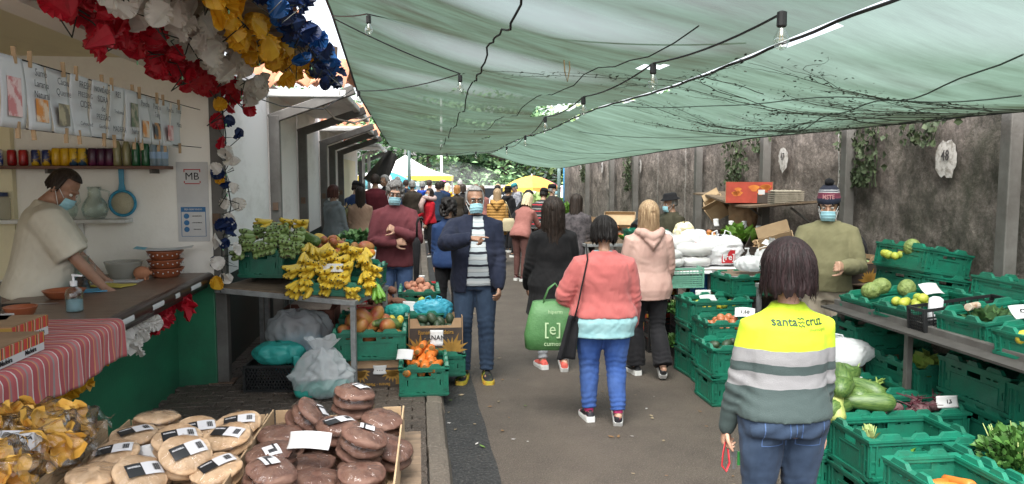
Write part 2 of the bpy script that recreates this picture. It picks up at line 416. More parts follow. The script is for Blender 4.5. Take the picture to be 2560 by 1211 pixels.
# wall running on beyond the stall: white panels between steel posts
b2 = thing('market_building', 'long white limewashed market building behind the row of grey posts', 'building')
mb = MB()
for y0, y1 in ((6.75,9.22),(9.36,11.38),(11.52,13.86),(14.0,15.26),(15.38,16.9),(17.05,22.58)): mb.box(-2.1,-1.74,y0,y1,.95,2.95)
mb.build('wall', m_white, b2)
mb = MB(); mb.box(-2.1,-1.75,6.75,22.6,0,.95); mb.build('wall_base', m_base_shade, b2)
mb = MB(); mb.box(-8,-1.76,22.6,22.8,0,2.75); mb.build('end_wall', m_white, b2)
mb = MB(); mb.box(-1.742,-1.725,18.2,21.6,.95,2.25); mb.build('door', m_cream, b2)
for (y0, y1, z0, xr) in ((9.3,13.5,2.86,-.86),(14.1,18.2,2.74,-.88),(18.4,22.7,2.62,-.92)):
    mb = MB(); mb.grid(lambda u, v: (-3.2+(xr+3.2)*u, y0+(y1-y0)*v, z0+.03+.40*min(1,v*(y1-y0)/1.0)+.10*v+.07*abs(math.sin(u*11*PI))-.035*((v*(y1-y0)*3) % 1)), 154, 60); mb.build('tile_roof', m_tile, b2, solid=.015)
    mb = MB(); mb.box(-2.2,xr-.02,y0-.09,y0-.01,z0-.09,z0-.005); mb.box(xr-.06,xr+.03,y0-.09,y1,z0-.085,z0-.005); mb.build('gutter', m_alu, b2, bevel=.015)
    mb = MB(); mb.box(-2.2,xr-.08,y0,y1,z0-.03,z0); mb.build('soffit', m_white, b2)
for px in (-1.55, -1.40):
    mb = MB(); mb.tube([(px,22.3,.1),(px,22.3,2.45),(px+.25,22.1,2.55)], .045, 10); mb.build('drainpipe', m_alu, b2, smooth=True)
# steel frames along the left
def frame_pair(y, ztop, xe, ze, w=.11, label=''):
    t = thing('steel_frame', label, 'steel frame', (-1.665, y, PZ), group=None)
    mb = MB(); z1 = ztop-PZ
    mb.box(-w/2,w/2,-.055,.055,0,z1); mb.build('post', m_steel, t, bevel=.008)
    if xe is not None:
        d = Vector((xe+1.665, 0, ze-ztop)); a = math.atan2(d.z, d.x)
        mb = MB(); mb.box(-.06,d.length,-.05,.052,-.055,.055, rotm(0,-a,0,(0,0,z1-.03))); mb.build('beam', m_steel, t, bevel=.008)
    mb = MB(); mb.box(-.03,.03,-.075,-.055,1.35,1.44); mb.build('bracket', m_rust, t)
    mb = MB(); mb.box(-.10,.10,-.09,.09,0,.012); mb.build('base_plate', m_rust, t)
    return t
frame_pair(6.62,2.70,None,0,.12,'grey steel post hung with paper flowers at the bar corner')
frame_pair(9.28,2.56,-.74,2.90,.12,'grey post whose beam props the net beyond the blue garland')
frame_pair(11.45,2.52,-.76,2.84,.12,'grey post and beam, second behind the bar corner')
frame_pair(13.92,2.46,-.78,2.77,.12,'grey post and dark beam beside the narrow cream wall strip')
frame_pair(15.32,2.42,-.78,2.74,.12,'grey post and beam just before the thin white panel')
frame_pair(16.96,2.38,-.78,2.70,.12,'grey post and beam beside the wide cream door')
frame_pair(22.64,2.26,-.80,2.60,.12,'farthest grey post and beam beside the drainpipes')
t = thing('timber_beam', 'brown timber beam end propping the net edge beside the blue garland', 'beam', (-1.25,7.3,3.02))
mb = MB(); mb.box(-.4,.55,-.09,.09,-.1,.1, rotm(0,rad(4),rad(35))); mb.build('beam', m_timber, t, bevel=.01)
mb = MB(); mb.tube([(0,0,.1),(0,0,.16)], .02, 6); mb.build('bolt', m_rust, t)
for i, (pts, l) in enumerate(((((-1.15,9.3,2.72),(-1.0,9.6,2.55),(-.8,9.9,2.52),(-.62,10.6,2.66)),'pale cable drooping between the first two beams'),(((-1.6,7.0,2.6),(-1.3,7.6,2.52),(-1.0,8.4,2.56),(-.75,9.2,2.86)),'thin black wire drooping from wall to beam tip'))):
    mb = MB(); mb.tube(pts, .012 if i == 0 else .005, 6); tag(mb.build('cable', mat('pale_cable',(.45,.38,.32)) if i == 0 else mat('black_rubber',(.012,.012,.013),.5), smooth=True), l, 'cable')

# ------------------------------------------------------------------ retaining wall (right)
def wall_mat():
    m, nt, b = nodes('mossy_roughcast'); L = nt.links.new
    tc = N(nt, 'ShaderNodeTexCoord'); sp = N(nt, 'ShaderNodeSeparateXYZ'); L(tc.outputs['Object'], sp.inputs[0])
    n1 = N(nt, 'ShaderNodeTexNoise', Scale=5.5, Detail=12.0, Roughness=.86); L(tc.outputs['Object'], n1.inputs['Vector'])
    cr = N(nt, 'ShaderNodeValToRGB'); e = cr.color_ramp.elements; e[0].position = .34; e[1].position = .66
    e[0].color = (.060,.052,.042,1); e[1].color = (.44,.38,.335,1); k = e.new(.5); k.color = (.200,.170,.145,1); L(n1.outputs['Fac'], cr.inputs[0])
    mp = N(nt, 'ShaderNodeMapping'); mp.inputs['Scale'].default_value = (1, 1.2, .8); L(tc.outputs['Object'], mp.inputs[0])
    n2 = N(nt, 'ShaderNodeTexNoise', Scale=1.1, Detail=11.0, Roughness=.78); L(mp.outputs[0], n2.inputs['Vector'])
    # damp and moss: more of it near the camera end and low down
    a = N(nt, 'ShaderNodeMapRange'); a.inputs[1].default_value = 3.2; a.inputs[2].default_value = 8.0; a.inputs[3].default_value = .27; a.inputs[4].default_value = 0; L(sp.outputs['Y'], a.inputs[0])
    c = N(nt, 'ShaderNodeMapRange'); c.inputs[1].default_value = .8; c.inputs[2].default_value = 2.2; c.inputs[3].default_value = .07; c.inputs[4].default_value = -.05; L(sp.outputs['Z'], c.inputs[0])
    s1 = N(nt, 'ShaderNodeMath', operation='ADD'); L(n2.outputs['Fac'], s1.inputs[0]); L(a.outputs[0], s1.inputs[1])
    s2 = N(nt, 'ShaderNodeMath', operation='ADD'); L(s1.outputs[0], s2.inputs[0]); L(c.outputs[0], s2.inputs[1])
    mr = N(nt, 'ShaderNodeMapRange'); mr.inputs[1].default_value = .56; mr.inputs[2].default_value = .74; mr.inputs[4].default_value = .9; L(s2.outputs[0], mr.inputs[0])
    mx = N(nt, 'ShaderNodeMix', data_type='RGBA'); mx.inputs[7].default_value = (.034,.040,.020,1); L(mr.outputs[0], mx.inputs[0]); L(cr.outputs[0], mx.inputs[6])
    L(mx.outputs[2], b.inputs['Base Color']); b.inputs['Roughness'].default_value = .95
    n3 = N(nt, 'ShaderNodeTexNoise', Scale=20.0, Detail=8.0, Roughness=.78); L(tc.outputs['Object'], n3.inputs['Vector'])
    bp = N(nt, 'ShaderNodeBump', Strength=1.0, Distance=.07); L(n3.outputs['Fac'], bp.inputs['Height']); L(bp.outputs[0], b.inputs['Normal'])
    return m
m_wall = wall_mat()
rw = thing('retaining_wall', 'tall mossy roughcast retaining wall with painted stall numbers', 'wall')
mb = MB(); mb.grid(lambda u, v: (4.24, 1.2+20.3*u, -.05+2.62*v), 520, 76)
mb.box(4.40,4.9,1.2,21.5,-.05,2.56)
o = mb.build('wall_face', m_wall, rw, smooth=True); a = co(o.data)
sel = a[:,0] < 4.3
d = wnoise(a, 22, 5, 3)*.014+wnoise(a, 3, 6, 2)*.02; a[sel,0] -= d[sel]; setco(o.data, a)
m_wpaint = mat('flaking_white_paint', (.50,.48,.45), .9, (.24,.22,.19), 22, .5, 60, lo=.46, hi=.66)
m_blackp = mat('black_stencil_paint', (.03,.03,.03), .9, (.09,.08,.08), 30)
rr = random.Random(5)
for (y, z, s, num) in ((5.63,1.99,.125,'48'),(8.37,2.05,.115,'47'),(11.01,2.08,.115,'46'),(14.1,2.05,.105,'45'),(17.1,2.05,.10,'44'),(19.4,2.02,.10,'43')):
    mb = MB(); n = 26
    ring = []
    for j in range(n):
        an = 2*PI*j/n; q = s*(1+rr.uniform(-.10,.10)); dz = math.sin(an)*q*1.15; dy = math.cos(an)*q
        if dz < -.06: dz *= 1+.28*rr.random()
        ring.append((4.185, y+dy, z+dz))
    mb.add(ring+[(4.18,y,z)], [(j,(j+1)%n,n) for j in range(n)]); mb.build('number_patch', m_wpaint, rw)
    text_mb(num, s*.95, face_mx(4.172,y,z+.02), bold=.002, sx=.8).build('stencil_number', m_blackp, rw)
for y, w in ((7.2,.014),(11.6,.012),(13.0,.010),(16.6,.012),(9.75,.008)):
    mb = MB(); pts = [(y+.012*math.sin(z*9)+rr.uniform(-.006,.006), z) for z in np.arange(.9,2.5,.05)]
    mb.loft([[(4.185,yy-w*rr.uniform(.4,1.2),z),(4.185,yy+w*rr.uniform(.4,1.2),z)] for yy, z in pts], caps=False, closed=False); mb.build('lime_drip', m_wpaint, rw)
for y, l in ((4.86,'grey steel post at the right edge, nearest along the mossy wall'),(6.89,'grey steel post against the wall right of the beanie man'),(8.65,'grey steel post behind the wall shelf boxes'),(10.83,'grey steel post behind the man in the bucket hat'),(14.11,'grey wall post, fourth from the far end'),(15.89,'grey wall post, third from the far end'),(18.24,'grey wall post, second from the far end'),(20.86,'farthest grey post at the end of the wall')):
    t = thing('wall_post', l, 'post', (4.10,y,0)); mb = MB(); mb.box(-.05,.05,-.05,.05,0,2.45); mb.build('post', m_steel, t, bevel=.008)
    mb = MB(); mb.box(-.08,.08,-.08,.08,0,.012); mb.build('base_plate', m_rust, t)
def ivy(y, z, h, n, seed, label):
    q = random.Random(seed); mb = MB()
    for _ in range(n):
        f = q.random()**.8; zz = z-h*f; yy = y+q.gauss(0,.10+.16*(1-f)); s = q.uniform(.02,.042)
        M = rotm(q.uniform(-.5,.5), PI/2+q.uniform(-.6,.6), q.uniform(-.5,.5), (4.16-q.random()*.06, yy, zz), s) @ Matrix.Rotation(q.uniform(0,6.3),4,'Z')
        mb.add([(-1,0,0),(-.3,.8,.15),(.2,.5,.1),(1.1,0,-.1),(.2,-.5,.1),(-.3,-.8,.15),(0,0,.22)], [(0,6,1),(1,6,2),(2,6,3),(3,6,4),(4,6,5),(5,6,0)], M)
    for k in range(6):
        yy = y+q.gauss(0,.12); mb.tube([(4.17,yy+.02*math.sin(3*i+k),z-h*i/6) for i in range(7)], .004, 4)
    tag(mb.build('ivy', M_IVY), label, 'ivy')
M_IVY = mat('ivy_leaf', (.06,.085,.034), .7, (.03,.048,.020), 9)
ivy(6.75,2.5,.75,300,1,'ivy trailing from the net beside the post right of the beanie man')
ivy(5.9,2.45,.35,90,6,'thin ivy fringe hanging between the two nearest wall posts')
ivy(9.6,2.5,1.0,360,2,'thick ivy mass above the wall shelf')
ivy(14.8,2.45,.9,260,3,'ivy patch climbing the far part of the wall')
ivy(18.9,2.4,.7,220,4,'small ivy patch near the end of the wall')
ivy(8.9,2.45,.3,120,7,'ivy fringe just right of the number patch')

# ------------------------------------------------------------------ shade nets
def net_mat(name, c, grime, tr, gl, gh):
    m, nt, b = nodes(name); L = nt.links.new
    tc = N(nt, 'ShaderNodeTexCoord')
    mp = N(nt, 'ShaderNodeMapping'); mp.inputs['Scale'].default_value = (.45, 2.4, 1); mp.inputs['Rotation'].default_value = (0,0,.16); L(tc.outputs['Object'], mp.inputs[0])
    n1 = N(nt, 'ShaderNodeTexNoise', Scale=2.2, Detail=8.0, Roughness=.7); L(mp.outputs[0], n1.inputs['Vector'])
    n4 = N(nt, 'ShaderNodeTexNoise', Scale=.7, Detail=6.0, Roughness=.65); L(tc.outputs['Object'], n4.inputs['Vector'])
    av = N(nt, 'ShaderNodeMix', data_type='FLOAT'); av.inputs[0].default_value = .4; L(n1.outputs['Fac'], av.inputs[2]); L(n4.outputs['Fac'], av.inputs[3])
    # mould plus shade of debris lying on top, coloured in along the near wall side
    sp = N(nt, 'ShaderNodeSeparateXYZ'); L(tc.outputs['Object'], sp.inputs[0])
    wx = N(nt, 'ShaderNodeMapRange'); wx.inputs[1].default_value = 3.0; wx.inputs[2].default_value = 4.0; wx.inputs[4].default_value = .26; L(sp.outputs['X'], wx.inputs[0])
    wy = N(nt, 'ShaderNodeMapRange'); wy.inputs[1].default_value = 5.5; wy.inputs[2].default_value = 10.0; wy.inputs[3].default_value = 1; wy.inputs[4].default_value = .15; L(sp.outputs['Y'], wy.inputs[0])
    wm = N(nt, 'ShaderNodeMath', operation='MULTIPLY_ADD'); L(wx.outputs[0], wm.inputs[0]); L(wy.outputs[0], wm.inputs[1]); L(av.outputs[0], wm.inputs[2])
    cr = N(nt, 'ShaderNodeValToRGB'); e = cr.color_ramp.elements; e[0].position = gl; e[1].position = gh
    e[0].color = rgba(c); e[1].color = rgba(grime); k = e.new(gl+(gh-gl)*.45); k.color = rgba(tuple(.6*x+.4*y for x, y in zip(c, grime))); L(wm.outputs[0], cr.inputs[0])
    wv = N(nt, 'ShaderNodeTexWave', Scale=34.0, Distortion=3.0, Detail=2.0); wv.bands_direction = 'X'; L(tc.outputs['Object'], wv.inputs['Vector'])
    w2 = N(nt, 'ShaderNodeMapRange'); w2.inputs[3].default_value = .93; w2.inputs[4].default_value = 1.04; L(wv.outputs['Fac'], w2.inputs[0])
    ml = N(nt, 'ShaderNodeVectorMath', operation='SCALE'); L(cr.outputs[0], ml.inputs[0]); L(w2.outputs[0], ml.inputs['Scale'])
    df = N(nt, 'ShaderNodeBsdfDiffuse'); tl = N(nt, 'ShaderNodeBsdfTranslucent'); tp = N(nt, 'ShaderNodeBsdfTransparent')
    L(ml.outputs[0], df.inputs['Color']); L(ml.outputs[0], tl.inputs['Color'])
    tp.inputs['Color'].default_value = (.93,.97,.95,1)
    # woven threads: open when looked through squarely, closed at a slant
    lw = N(nt, 'ShaderNodeLayerWeight', Blend=.5); op = N(nt, 'ShaderNodeMapRange'); op.inputs[1].default_value = .25; op.inputs[2].default_value = .78; op.inputs[3].default_value = tr; op.inputs[4].default_value = .01; L(lw.outputs['Facing'], op.inputs[0])
    m1 = N(nt, 'ShaderNodeMixShader', Fac=.72); L(df.outputs[0], m1.inputs[1]); L(tl.outputs[0], m1.inputs[2])
    m2 = N(nt, 'ShaderNodeMixShader'); L(op.outputs[0], m2.inputs[0]); L(m1.outputs[0], m2.inputs[1]); L(tp.outputs[0], m2.inputs[2])
    L(m2.outputs[0], nt.nodes['Material Output'].inputs['Surface'])
    return m
def interp(t, xs, ys): return float(np.interp(t, xs, ys))
def left_edge(y): return (interp(y,[0,6.9,10,16,24],[-.66,-.73,-.75,-.74,-.72]), interp(y,[0,4,6.9,10,16,24],[3.55,3.4,3.26,2.9,2.73,2.58]))
def seam(y): return (1.96+.02*math.sin(y*1.3), 2.57+.02*math.sin(y*.9)-.012*max(0,y-14))
def right_edge(y): return (3.97+.03*math.sin(y*2), interp(y,[0,4.9,8.6,13,21],[2.27,2.29,2.31,2.25,2.08]))
YN0, YN1 = 2.3, 20.6
def netL(u, v):
    y = YN0+(YN1+.9*u-YN0)*v; xl, zl = left_edge(y); xs, zs = seam(y); x = xl+(xs-.015-xl)*u
    z = zl+(zs-zl)*u - .10*math.sin(PI*u)*(1+.5*math.sin(y*2.9)) + .018*math.sin(y*7+u*4)*math.sin(PI*u) - .05*max(0,v-.93)/.07*math.sin(PI*u)
    return (x, y, z)
def netR(u, v):
    y = YN0+(YN1+.9-YN0)*v; xs, zs = seam(y); xr, zr = right_edge(y); x = xs+.015+(xr-xs-.015)*u
    z = zs-.008+(zr-zs)*u - .10*math.sin(PI*u)*(1+.35*math.sin(y*1.9+1)) + .015*math.sin(y*5+u*7)*math.sin(PI*u)
    return (x, y, z)
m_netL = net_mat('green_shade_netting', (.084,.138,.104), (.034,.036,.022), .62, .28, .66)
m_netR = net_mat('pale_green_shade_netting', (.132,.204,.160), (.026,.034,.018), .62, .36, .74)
nl = thing('shade_net', 'left green shade net strung from the stall beams to the middle seam', 'shade net')
mb = MB(); mb.grid(netL, 60, 240)
# tears that show the sky
holes = [(1.55,8.7,.22,.75),(1.62,5.2,.05,.28),(1.2,13.4,.04,.25)]
c_ = [np.mean([mb.v[i] for i in f], axis=0) for f in mb.f]
mb.f = [f for f, c in zip(mb.f, c_) if not any(abs(c[0]-hx+.25*(c[1]-hy))/wx + abs(c[1]-hy)/wy < 1 for hx, hy, wx, wy in holes)]; mb.mi = [0]*len(mb.f)
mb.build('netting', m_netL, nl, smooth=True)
m_cord = mat('black_cord', (.015,.016,.015), .8)
mb = MB(); mb.tube([netL(0, k/120) for k in range(121)], .012, 5); mb.build('edge_cord', m_cord, nl)
nr = thing('shade_net', 'right pale green shade net strung from the middle seam to the mossy wall', 'shade net')
mb = MB(); mb.grid(netR, 60, 240)
rq = random.Random(9)
def seam_gap(c): return c[0] < seam(c[1])[0]+.05 and (math.sin(c[1]*2.1)+math.sin(c[1]*5.3+1) > .9)
c_ = [np.mean([mb.v[i] for i in f], axis=0) for f in mb.f]
mb.f = [f for f, c in zip(mb.f, c_) if not seam_gap(c)]; mb.mi = [0]*len(mb.f)
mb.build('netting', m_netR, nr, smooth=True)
mb = MB(); mb.tube([(seam(y)[0]+.01*math.sin(y*9), y, seam(y)[1]-.008) for y in np.arange(YN0,YN1+.9,.12)], .009, 5); mb.build('seam_cord', m_cord, nr)
mb = MB(); mb.tube([netR(1, k/80) for k in range(81)], .013, 5); mb.build('edge_cord', m_cord, nr)
m_cord2 = mat('grey_green_cord', (.05,.075,.06), .9)
for (u0, y0, u1, y1) in ((.30,3.0,.80,7.4),(.0,7.6,.55,3.6),(.12,10.5,.85,8.2),(.1,15.5,.9,11.5),(.1,18.5,.9,15.0)):
    mb = MB(); pts = []
    for k in range(25):
        f = k/24; y = y0+(y1-y0)*f; p = netR(u0+(u1-u0)*f, (y-YN0)/(YN1+.9-YN0)); pts.append((p[0], p[1], p[2]-.012))
    mb.tube(pts, .0045, 5); mb.build('stay_cord', m_cord2, nr)
for (x0, y0, x1, y1, r) in ((.60,3.9,.55,7.3,.008),(.55,7.3,.52,18,.007),(1.5,4.0,.9,12.5,.0045)):
    mb = MB(); pts = []
    for k in range(25):
        f = k/24; y = y0+(y1-y0)*f; x = x0+(x1-x0)*f+.012*math.sin(k*1.9); xl = left_edge(y)[0]; xs = seam(y)[0]
        p = netL((x-xl)/(xs-xl), (y-YN0)/(YN1-YN0)); pts.append((x, y, p[2]-.02))
    mb.tube(pts, r, 5); mb.build('stay_cord', m_cord, nl)
# dead creeper lying on the right net
q = random.Random(21); mb = MB()
def on_net(x, y, dz=-.02):
    xs = seam(y)[0]; xr = right_edge(y)[0]; p = netR(min(1,max(0,(x-xs)/(xr-xs))), (y-YN0)/(YN1+.9-YN0)); return (x, y, p[2]+dz)
def creep(x, y, a, l, r, dep):
    pts = []
    for k in range(9):
        pts.append(on_net(min(4.0,x), y, -.006-.006*q.random())); a += q.gauss(0,.28); x += math.cos(a)*l/8; y += math.sin(a)*l/8
        if dep < 2 and q.random() < .42: creep(x, y, a+q.choice((-1,1))*q.uniform(.3,.9), l*q.uniform(.35,.6), r*.6, dep+1)
        if q.random() < .6:
            for _ in range(2):
                s = q.uniform(.005,.017); M = rotm(q.gauss(0,.25),q.gauss(0,.25),q.uniform(0,6),on_net(min(4.0,x+q.gauss(0,.06)),y+q.gauss(0,.09),-.008),s)
                mb.add([(-1,0,0),(0,.6,.1),(1.2,0,0),(0,-.6,.1)], [(0,1,2,3)], M)
    mb.tube(pts, [r*.5*(1-.08*k) for k in range(9)], 5)
for x, y, a, l, r in ((4.0,4.6,2.7,1.5,.012),(3.9,5.2,2.9,1.6,.012),(4.0,5.9,2.8,1.9,.013),(3.9,6.3,3.0,1.5,.010),(4.0,4.2,2.2,.9,.012),(4.0,4.9,2.2,1.0,.01),(4.0,5.2,2.0,.8,.01),(4.0,5.7,2.2,.9,.01),(4.0,4.4,2.6,1.4,.01),(4.0,6.1,2.3,.8,.01),(4.0,6.6,2.2,.8,.01),(3.95,7.4,3.3,1.2,.009),(4.0,5.5,2.4,1.3,.012),(4.0,6.9,2.8,1.6,.010)): creep(x, y, a, l, r, 0)
tag(mb.build('dead_creeper', mat('dead_creeper_twigs', (.028,.036,.022), .9)), 'dark dead creeper tangled across the right net above the mossy wall', 'creeper')

# ------------------------------------------------------------------ festoon lights
m_rub = mat('black_rubber', (.012,.012,.013), .5)
m_bulb = glass('bulb_glass', (.95,.95,.92), .7)
m_fil = mat('bulb_filament', (.55,.40,.22), .4)
def festoon(pts, bulbs, label):
    t = thing('festoon_light', label, 'string lights'); mb = MB(); out = []
    for i in range(len(pts)-1):
        a, b = Vector(pts[i]), Vector(pts[i+1]); L_ = (b-a).length
        for k in range(9):
            f = k/8; p = a.lerp(b, f); p.z -= .05*L_*f*(1-f)*1.6
            out.append(p)
    mb.tube(out, .006, 5); mb.build('cable', m_rub, t)
    for p in bulbs:
        mb = MB(); mb.lathe([(.008,0),(.02,-.005),(.021,-.06),(.017,-.066)], 10, Matrix.Translation(p)); s = mb.build('socket', m_rub, t, smooth=False)
        mb = MB(); mb.lathe([(.013,-.064),(.016,-.075),(.030,-.105),(.032,-.125),(.024,-.15),(.006,-.16)], 14, Matrix.Translation(p)); mb.build('bulb', m_bulb, t, smooth=True)
        mb = MB(); mb.tube([(p[0]-.005,p[1],p[2]-.07),(p[0]-.006,p[1],p[2]-.12),(p[0]+.006,p[1],p[2]-.12),(p[0]+.005,p[1],p[2]-.07)], .002, 4); mb.build('filament', m_fil, t)
festoon([(-.72,6.9,3.24),(-.40,6.4,3.16),(1.0,6.1,2.95),(2.3,5.2,2.78)], [(-.385,6.4,3.15)], 'festoon cable crossing under the net near the top, one bulb at its left end')
festoon([(-.72,6.9,3.22),(.40,7.2,2.80),(-.74,9.5,2.88)], [(.40,7.2,2.79),(-.70,9.45,2.87)], 'festoon cable looping from the left net edge to a bulb by the black stay cord')
festoon([(1.50,3.05,2.52),(1.44,4.6,2.54),(1.42,6.5,2.53),(1.44,8.6,2.52),(1.62,11.5,2.46),(1.72,14.8,2.42),(1.2,17.5,2.40),(.2,19.5,2.42)], [(1.50,3.05,2.53),(1.44,4.6,2.54),(1.42,6.5,2.53),(1.44,8.6,2.52),(1.62,11.5,2.46),(1.72,14.8,2.42),(1.3,17.2,2.40),(.7,18.6,2.40)], 'long festoon string of clear bulbs running up the alley beside the seam')
t = thing('rope_loop', 'frayed brown rope loop dangling from the net', 'rope', (0,0,0)); mb = MB()
mb.tube([(1.15,5.9,2.90),(1.13,5.9,2.80),(1.14,5.9,2.66),(1.16,5.9,2.58),(1.18,5.9,2.68),(1.17,5.9,2.80),(1.15,5.9,2.90)], .006, 5); mb.build('rope', mat('brown_rope',(.16,.12,.06),.9), t)
t = thing('hanging_panel', 'dark flat panel hanging at the top edge of the picture', 'lamp', (.62,4.22,2.90))  # unidentified flat dark panel, gives no light
mb = MB(); mb.loft([[(-.13,-.06,0),(.11,-.06,0),(.13,.06,0),(-.09,.06,0)],[(-.12,-.05,.05),(.09,-.05,.05),(.11,.05,.05),(-.08,.05,.05)]]); mb.build('housing', m_rub, t, bevel=.005)
mb = MB(); mb.tube([(0,0,.05),(0,0,.16)], .006, 6); mb.build('hanger', m_rub, t)
# ------------------------------------------------------------------ people
m_skin = mat('skin_olive', (.50,.30,.21), .5, (.42,.235,.16), 14, .12, 220, sss=.08)
m_skin2 = mat('skin_tan', (.36,.20,.13), .5, (.29,.15,.095), 14, .12, 220, sss=.08)
m_skin3 = mat('skin_fair', (.60,.40,.31), .5, (.52,.31,.23), 14, .12, 220, sss=.08)
m_eye = mat('eye_white', (.70,.68,.65), .25, (.68,.66,.63)); m_iris = mat('dark_iris', (.03,.018,.010), .2, (.02,.012,.008))
m_mask = mat('blue_surgical_mask', (.36,.62,.70), .85, (.30,.55,.64), 20, .2, 260)
m_maskw = mat('mask_edge_white', (.70,.72,.73), .9)
m_dkmask = mat('dark_mask', (.02,.02,.025), .85)
m_lens = glass('spectacle_lens', (.9,.92,.92), .8); m_frame = mat('spectacle_frame', (.05,.025,.02), .35)
def hairm(name, a, b_, rough=.45):
    m, nt, b = nodes(name); L = nt.links.new
    tc = N(nt, 'ShaderNodeTexCoord'); mp = N(nt, 'ShaderNodeMapping'); mp.inputs['Scale'].default_value = (1, 1, .10); L(tc.outputs['Object'], mp.inputs[0])
    nz = N(nt, 'ShaderNodeTexNoise', Scale=95.0, Detail=4.0, Roughness=.6); L(mp.outputs[0], nz.inputs['Vector'])
    cr = N(nt, 'ShaderNodeValToRGB'); e = cr.color_ramp.elements; e[0].position = .33; e[1].position = .68; e[0].color = rgba(a); e[1].color = rgba(b_)
    L(nz.outputs['Fac'], cr.inputs[0]); L(cr.outputs[0], b.inputs['Base Color']); b.inputs['Roughness'].default_value = rough; b.inputs['Specular IOR Level'].default_value = .3
    bp = N(nt, 'ShaderNodeBump', Strength=.75, Distance=.008); L(nz.outputs['Fac'], bp.inputs['Height']); L(bp.outputs[0], b.inputs['Normal'])
    return m
h_black = hairm('black_hair', (.005,.004,.004), (.018,.014,.013), .55); h_dark = hairm('dark_brown_hair', (.010,.007,.005), (.038,.024,.018), .55)
h_plum = hairm('dark_plum_hair', (.006,.004,.004), (.026,.012,.013), .6); h_brown = hairm('brown_hair', (.05,.028,.016), (.14,.085,.05))
h_blond = hairm('light_brown_blonde_hair', (.22,.13,.07), (.50,.36,.22)); h_pale = hairm('pale_blonde_hair', (.45,.34,.20), (.75,.62,.42))
h_grey = hairm('grey_hair', (.13,.125,.12), (.42,.41,.40)); h_salt = hairm('salt_and_pepper_hair', (.035,.032,.03), (.30,.29,.28)); h_ginger = hairm('ginger_hair', (.25,.10,.03), (.5,.25,.08))
def cloth(name, c, c2=None, rough=.9, bump=.35, bs=350, sheen=.04, scale=5):
    return mat(name, c, rough, c2, scale, bump, bs, sheen=sheen, bdist=.003, spec=.12)
c_denim = cloth('blue_denim', (.035,.07,.16), (.085,.14,.27), scale=3.2); c_denim2 = cloth('dark_denim', (.018,.030,.055), (.045,.07,.115), scale=3)
c_denim3 = cloth('bright_blue_jeans', (.030,.075,.26), (.075,.14,.36), scale=3); c_black = cloth('black_cloth', (.012,.012,.014), (.022,.021,.023))
c_coat = cloth('black_wool_coat', (.010,.010,.011), (.020,.019,.020), bs=250, bump=.6); c_navy = cloth('navy_knit', (.014,.018,.035), (.024,.028,.048))
c_coral = cloth('coral_pink_fleece', (.52,.150,.140), (.45,.12,.115), bs=500, bump=.3, sheen=.15); c_aqua = cloth('pale_aqua_cotton', (.36,.58,.60), (.28,.50,.53))
c_blush = cloth('blush_pink_raincoat', (.55,.36,.31), (.45,.28,.24), rough=.55, sheen=0); c_olive = cloth('olive_green_sweatshirt', (.20,.185,.105), (.15,.14,.078), bs=220)
c_khaki = cloth('stone_cargo_cotton', (.40,.345,.27), (.31,.26,.20)); c_polo = cloth('ivory_pique_polo', (.62,.58,.48), (.54,.50,.41), bs=420, bump=.5)
c_maroon = cloth('faded_maroon_jersey', (.17,.05,.058), (.115,.034,.042)); c_red = cloth('red_knit', (.48,.018,.03), (.36,.012,.022))
c_brownj = cloth('dark_brown_leather', (.035,.028,.022), (.06,.048,.038), rough=.5, sheen=0); c_mustard = cloth('mustard_quilted_nylon', (.50,.27,.085), (.38,.20,.06), rough=.45, sheen=0)
c_rose = cloth('dusty_rose_jacket', (.36,.155,.135), (.28,.115,.10)); c_mauve = cloth('mauve_brown_trousers', (.135,.065,.058), (.10,.048,.043)); c_grey = cloth('grey_marl_hoodie', (.22,.25,.26), (.16,.185,.195))
c_beige = cloth('tan_knit_top', (.42,.28,.20), (.34,.22,.155)); c_dkmar = cloth('dark_maroon_sweater', (.10,.018,.025), (.065,.012,.017)); c_blue = cloth('royal_blue_jacket', (.02,.07,.42), (.015,.05,.30), rough=.5)
c_nblue = cloth('navy_blue_jacket', (.02,.045,.12), (.015,.03,.085), rough=.6); c_yel = cloth('yellow_jacket', (.70,.42,.05), (.6,.33,.03)); c_white = cloth('white_cotton', (.72,.72,.72), (.6,.6,.61)); c_green = cloth('dark_olive_jacket', (.055,.05,.032), (.038,.035,.022), rough=.7)
c_pink = cloth('bright_pink_cloth', (.72,.12,.30), (.6,.09,.24)); c_ltgrey = cloth('light_grey_jogging_cotton', (.33,.34,.36), (.25,.26,.28)); c_check = cloth('grey_plaid_wool', (.11,.095,.10), (.035,.032,.035), scale=16)
c_scarf = cloth('pale_pink_scarf', (.55,.40,.37), (.36,.25,.24), scale=22); c_camo = cloth('pale_mottled_hoodie', (.42,.42,.46), (.16,.16,.20), scale=14)
c_stripe = bands('grey_striped_polo', [(0,(.42,.47,.50)),(.34,(.05,.055,.065)),(.37,(.52,.55,.56)),(.60,(.52,.55,.56)),(.62,(.42,.47,.50)),(.80,(.010,.012,.022))], scale=9.2)
c_rstripe = bands('black_red_striped_jumper', [(0,(.02,.02,.022)),(.30,(.40,.02,.03)),(.48,(.02,.02,.022)),(.72,(.30,.29,.28)),(.86,(.02,.02,.022))], scale=8.0)
s_black = mat('black_trainer', (.014,.014,.016), .6, (.03,.03,.033), 30); s_white = mat('white_sole_foam', (.72,.72,.70), .6); s_coral = mat('coral_trainer_mesh', (.70,.13,.10), .7, (.55,.09,.07), 40)
s_brown = mat('burgundy_ankle_boot', (.055,.010,.012), .4); s_lime = mat('lime_sole', (.45,.50,.04), .6, (.6,.30,.05), 14)

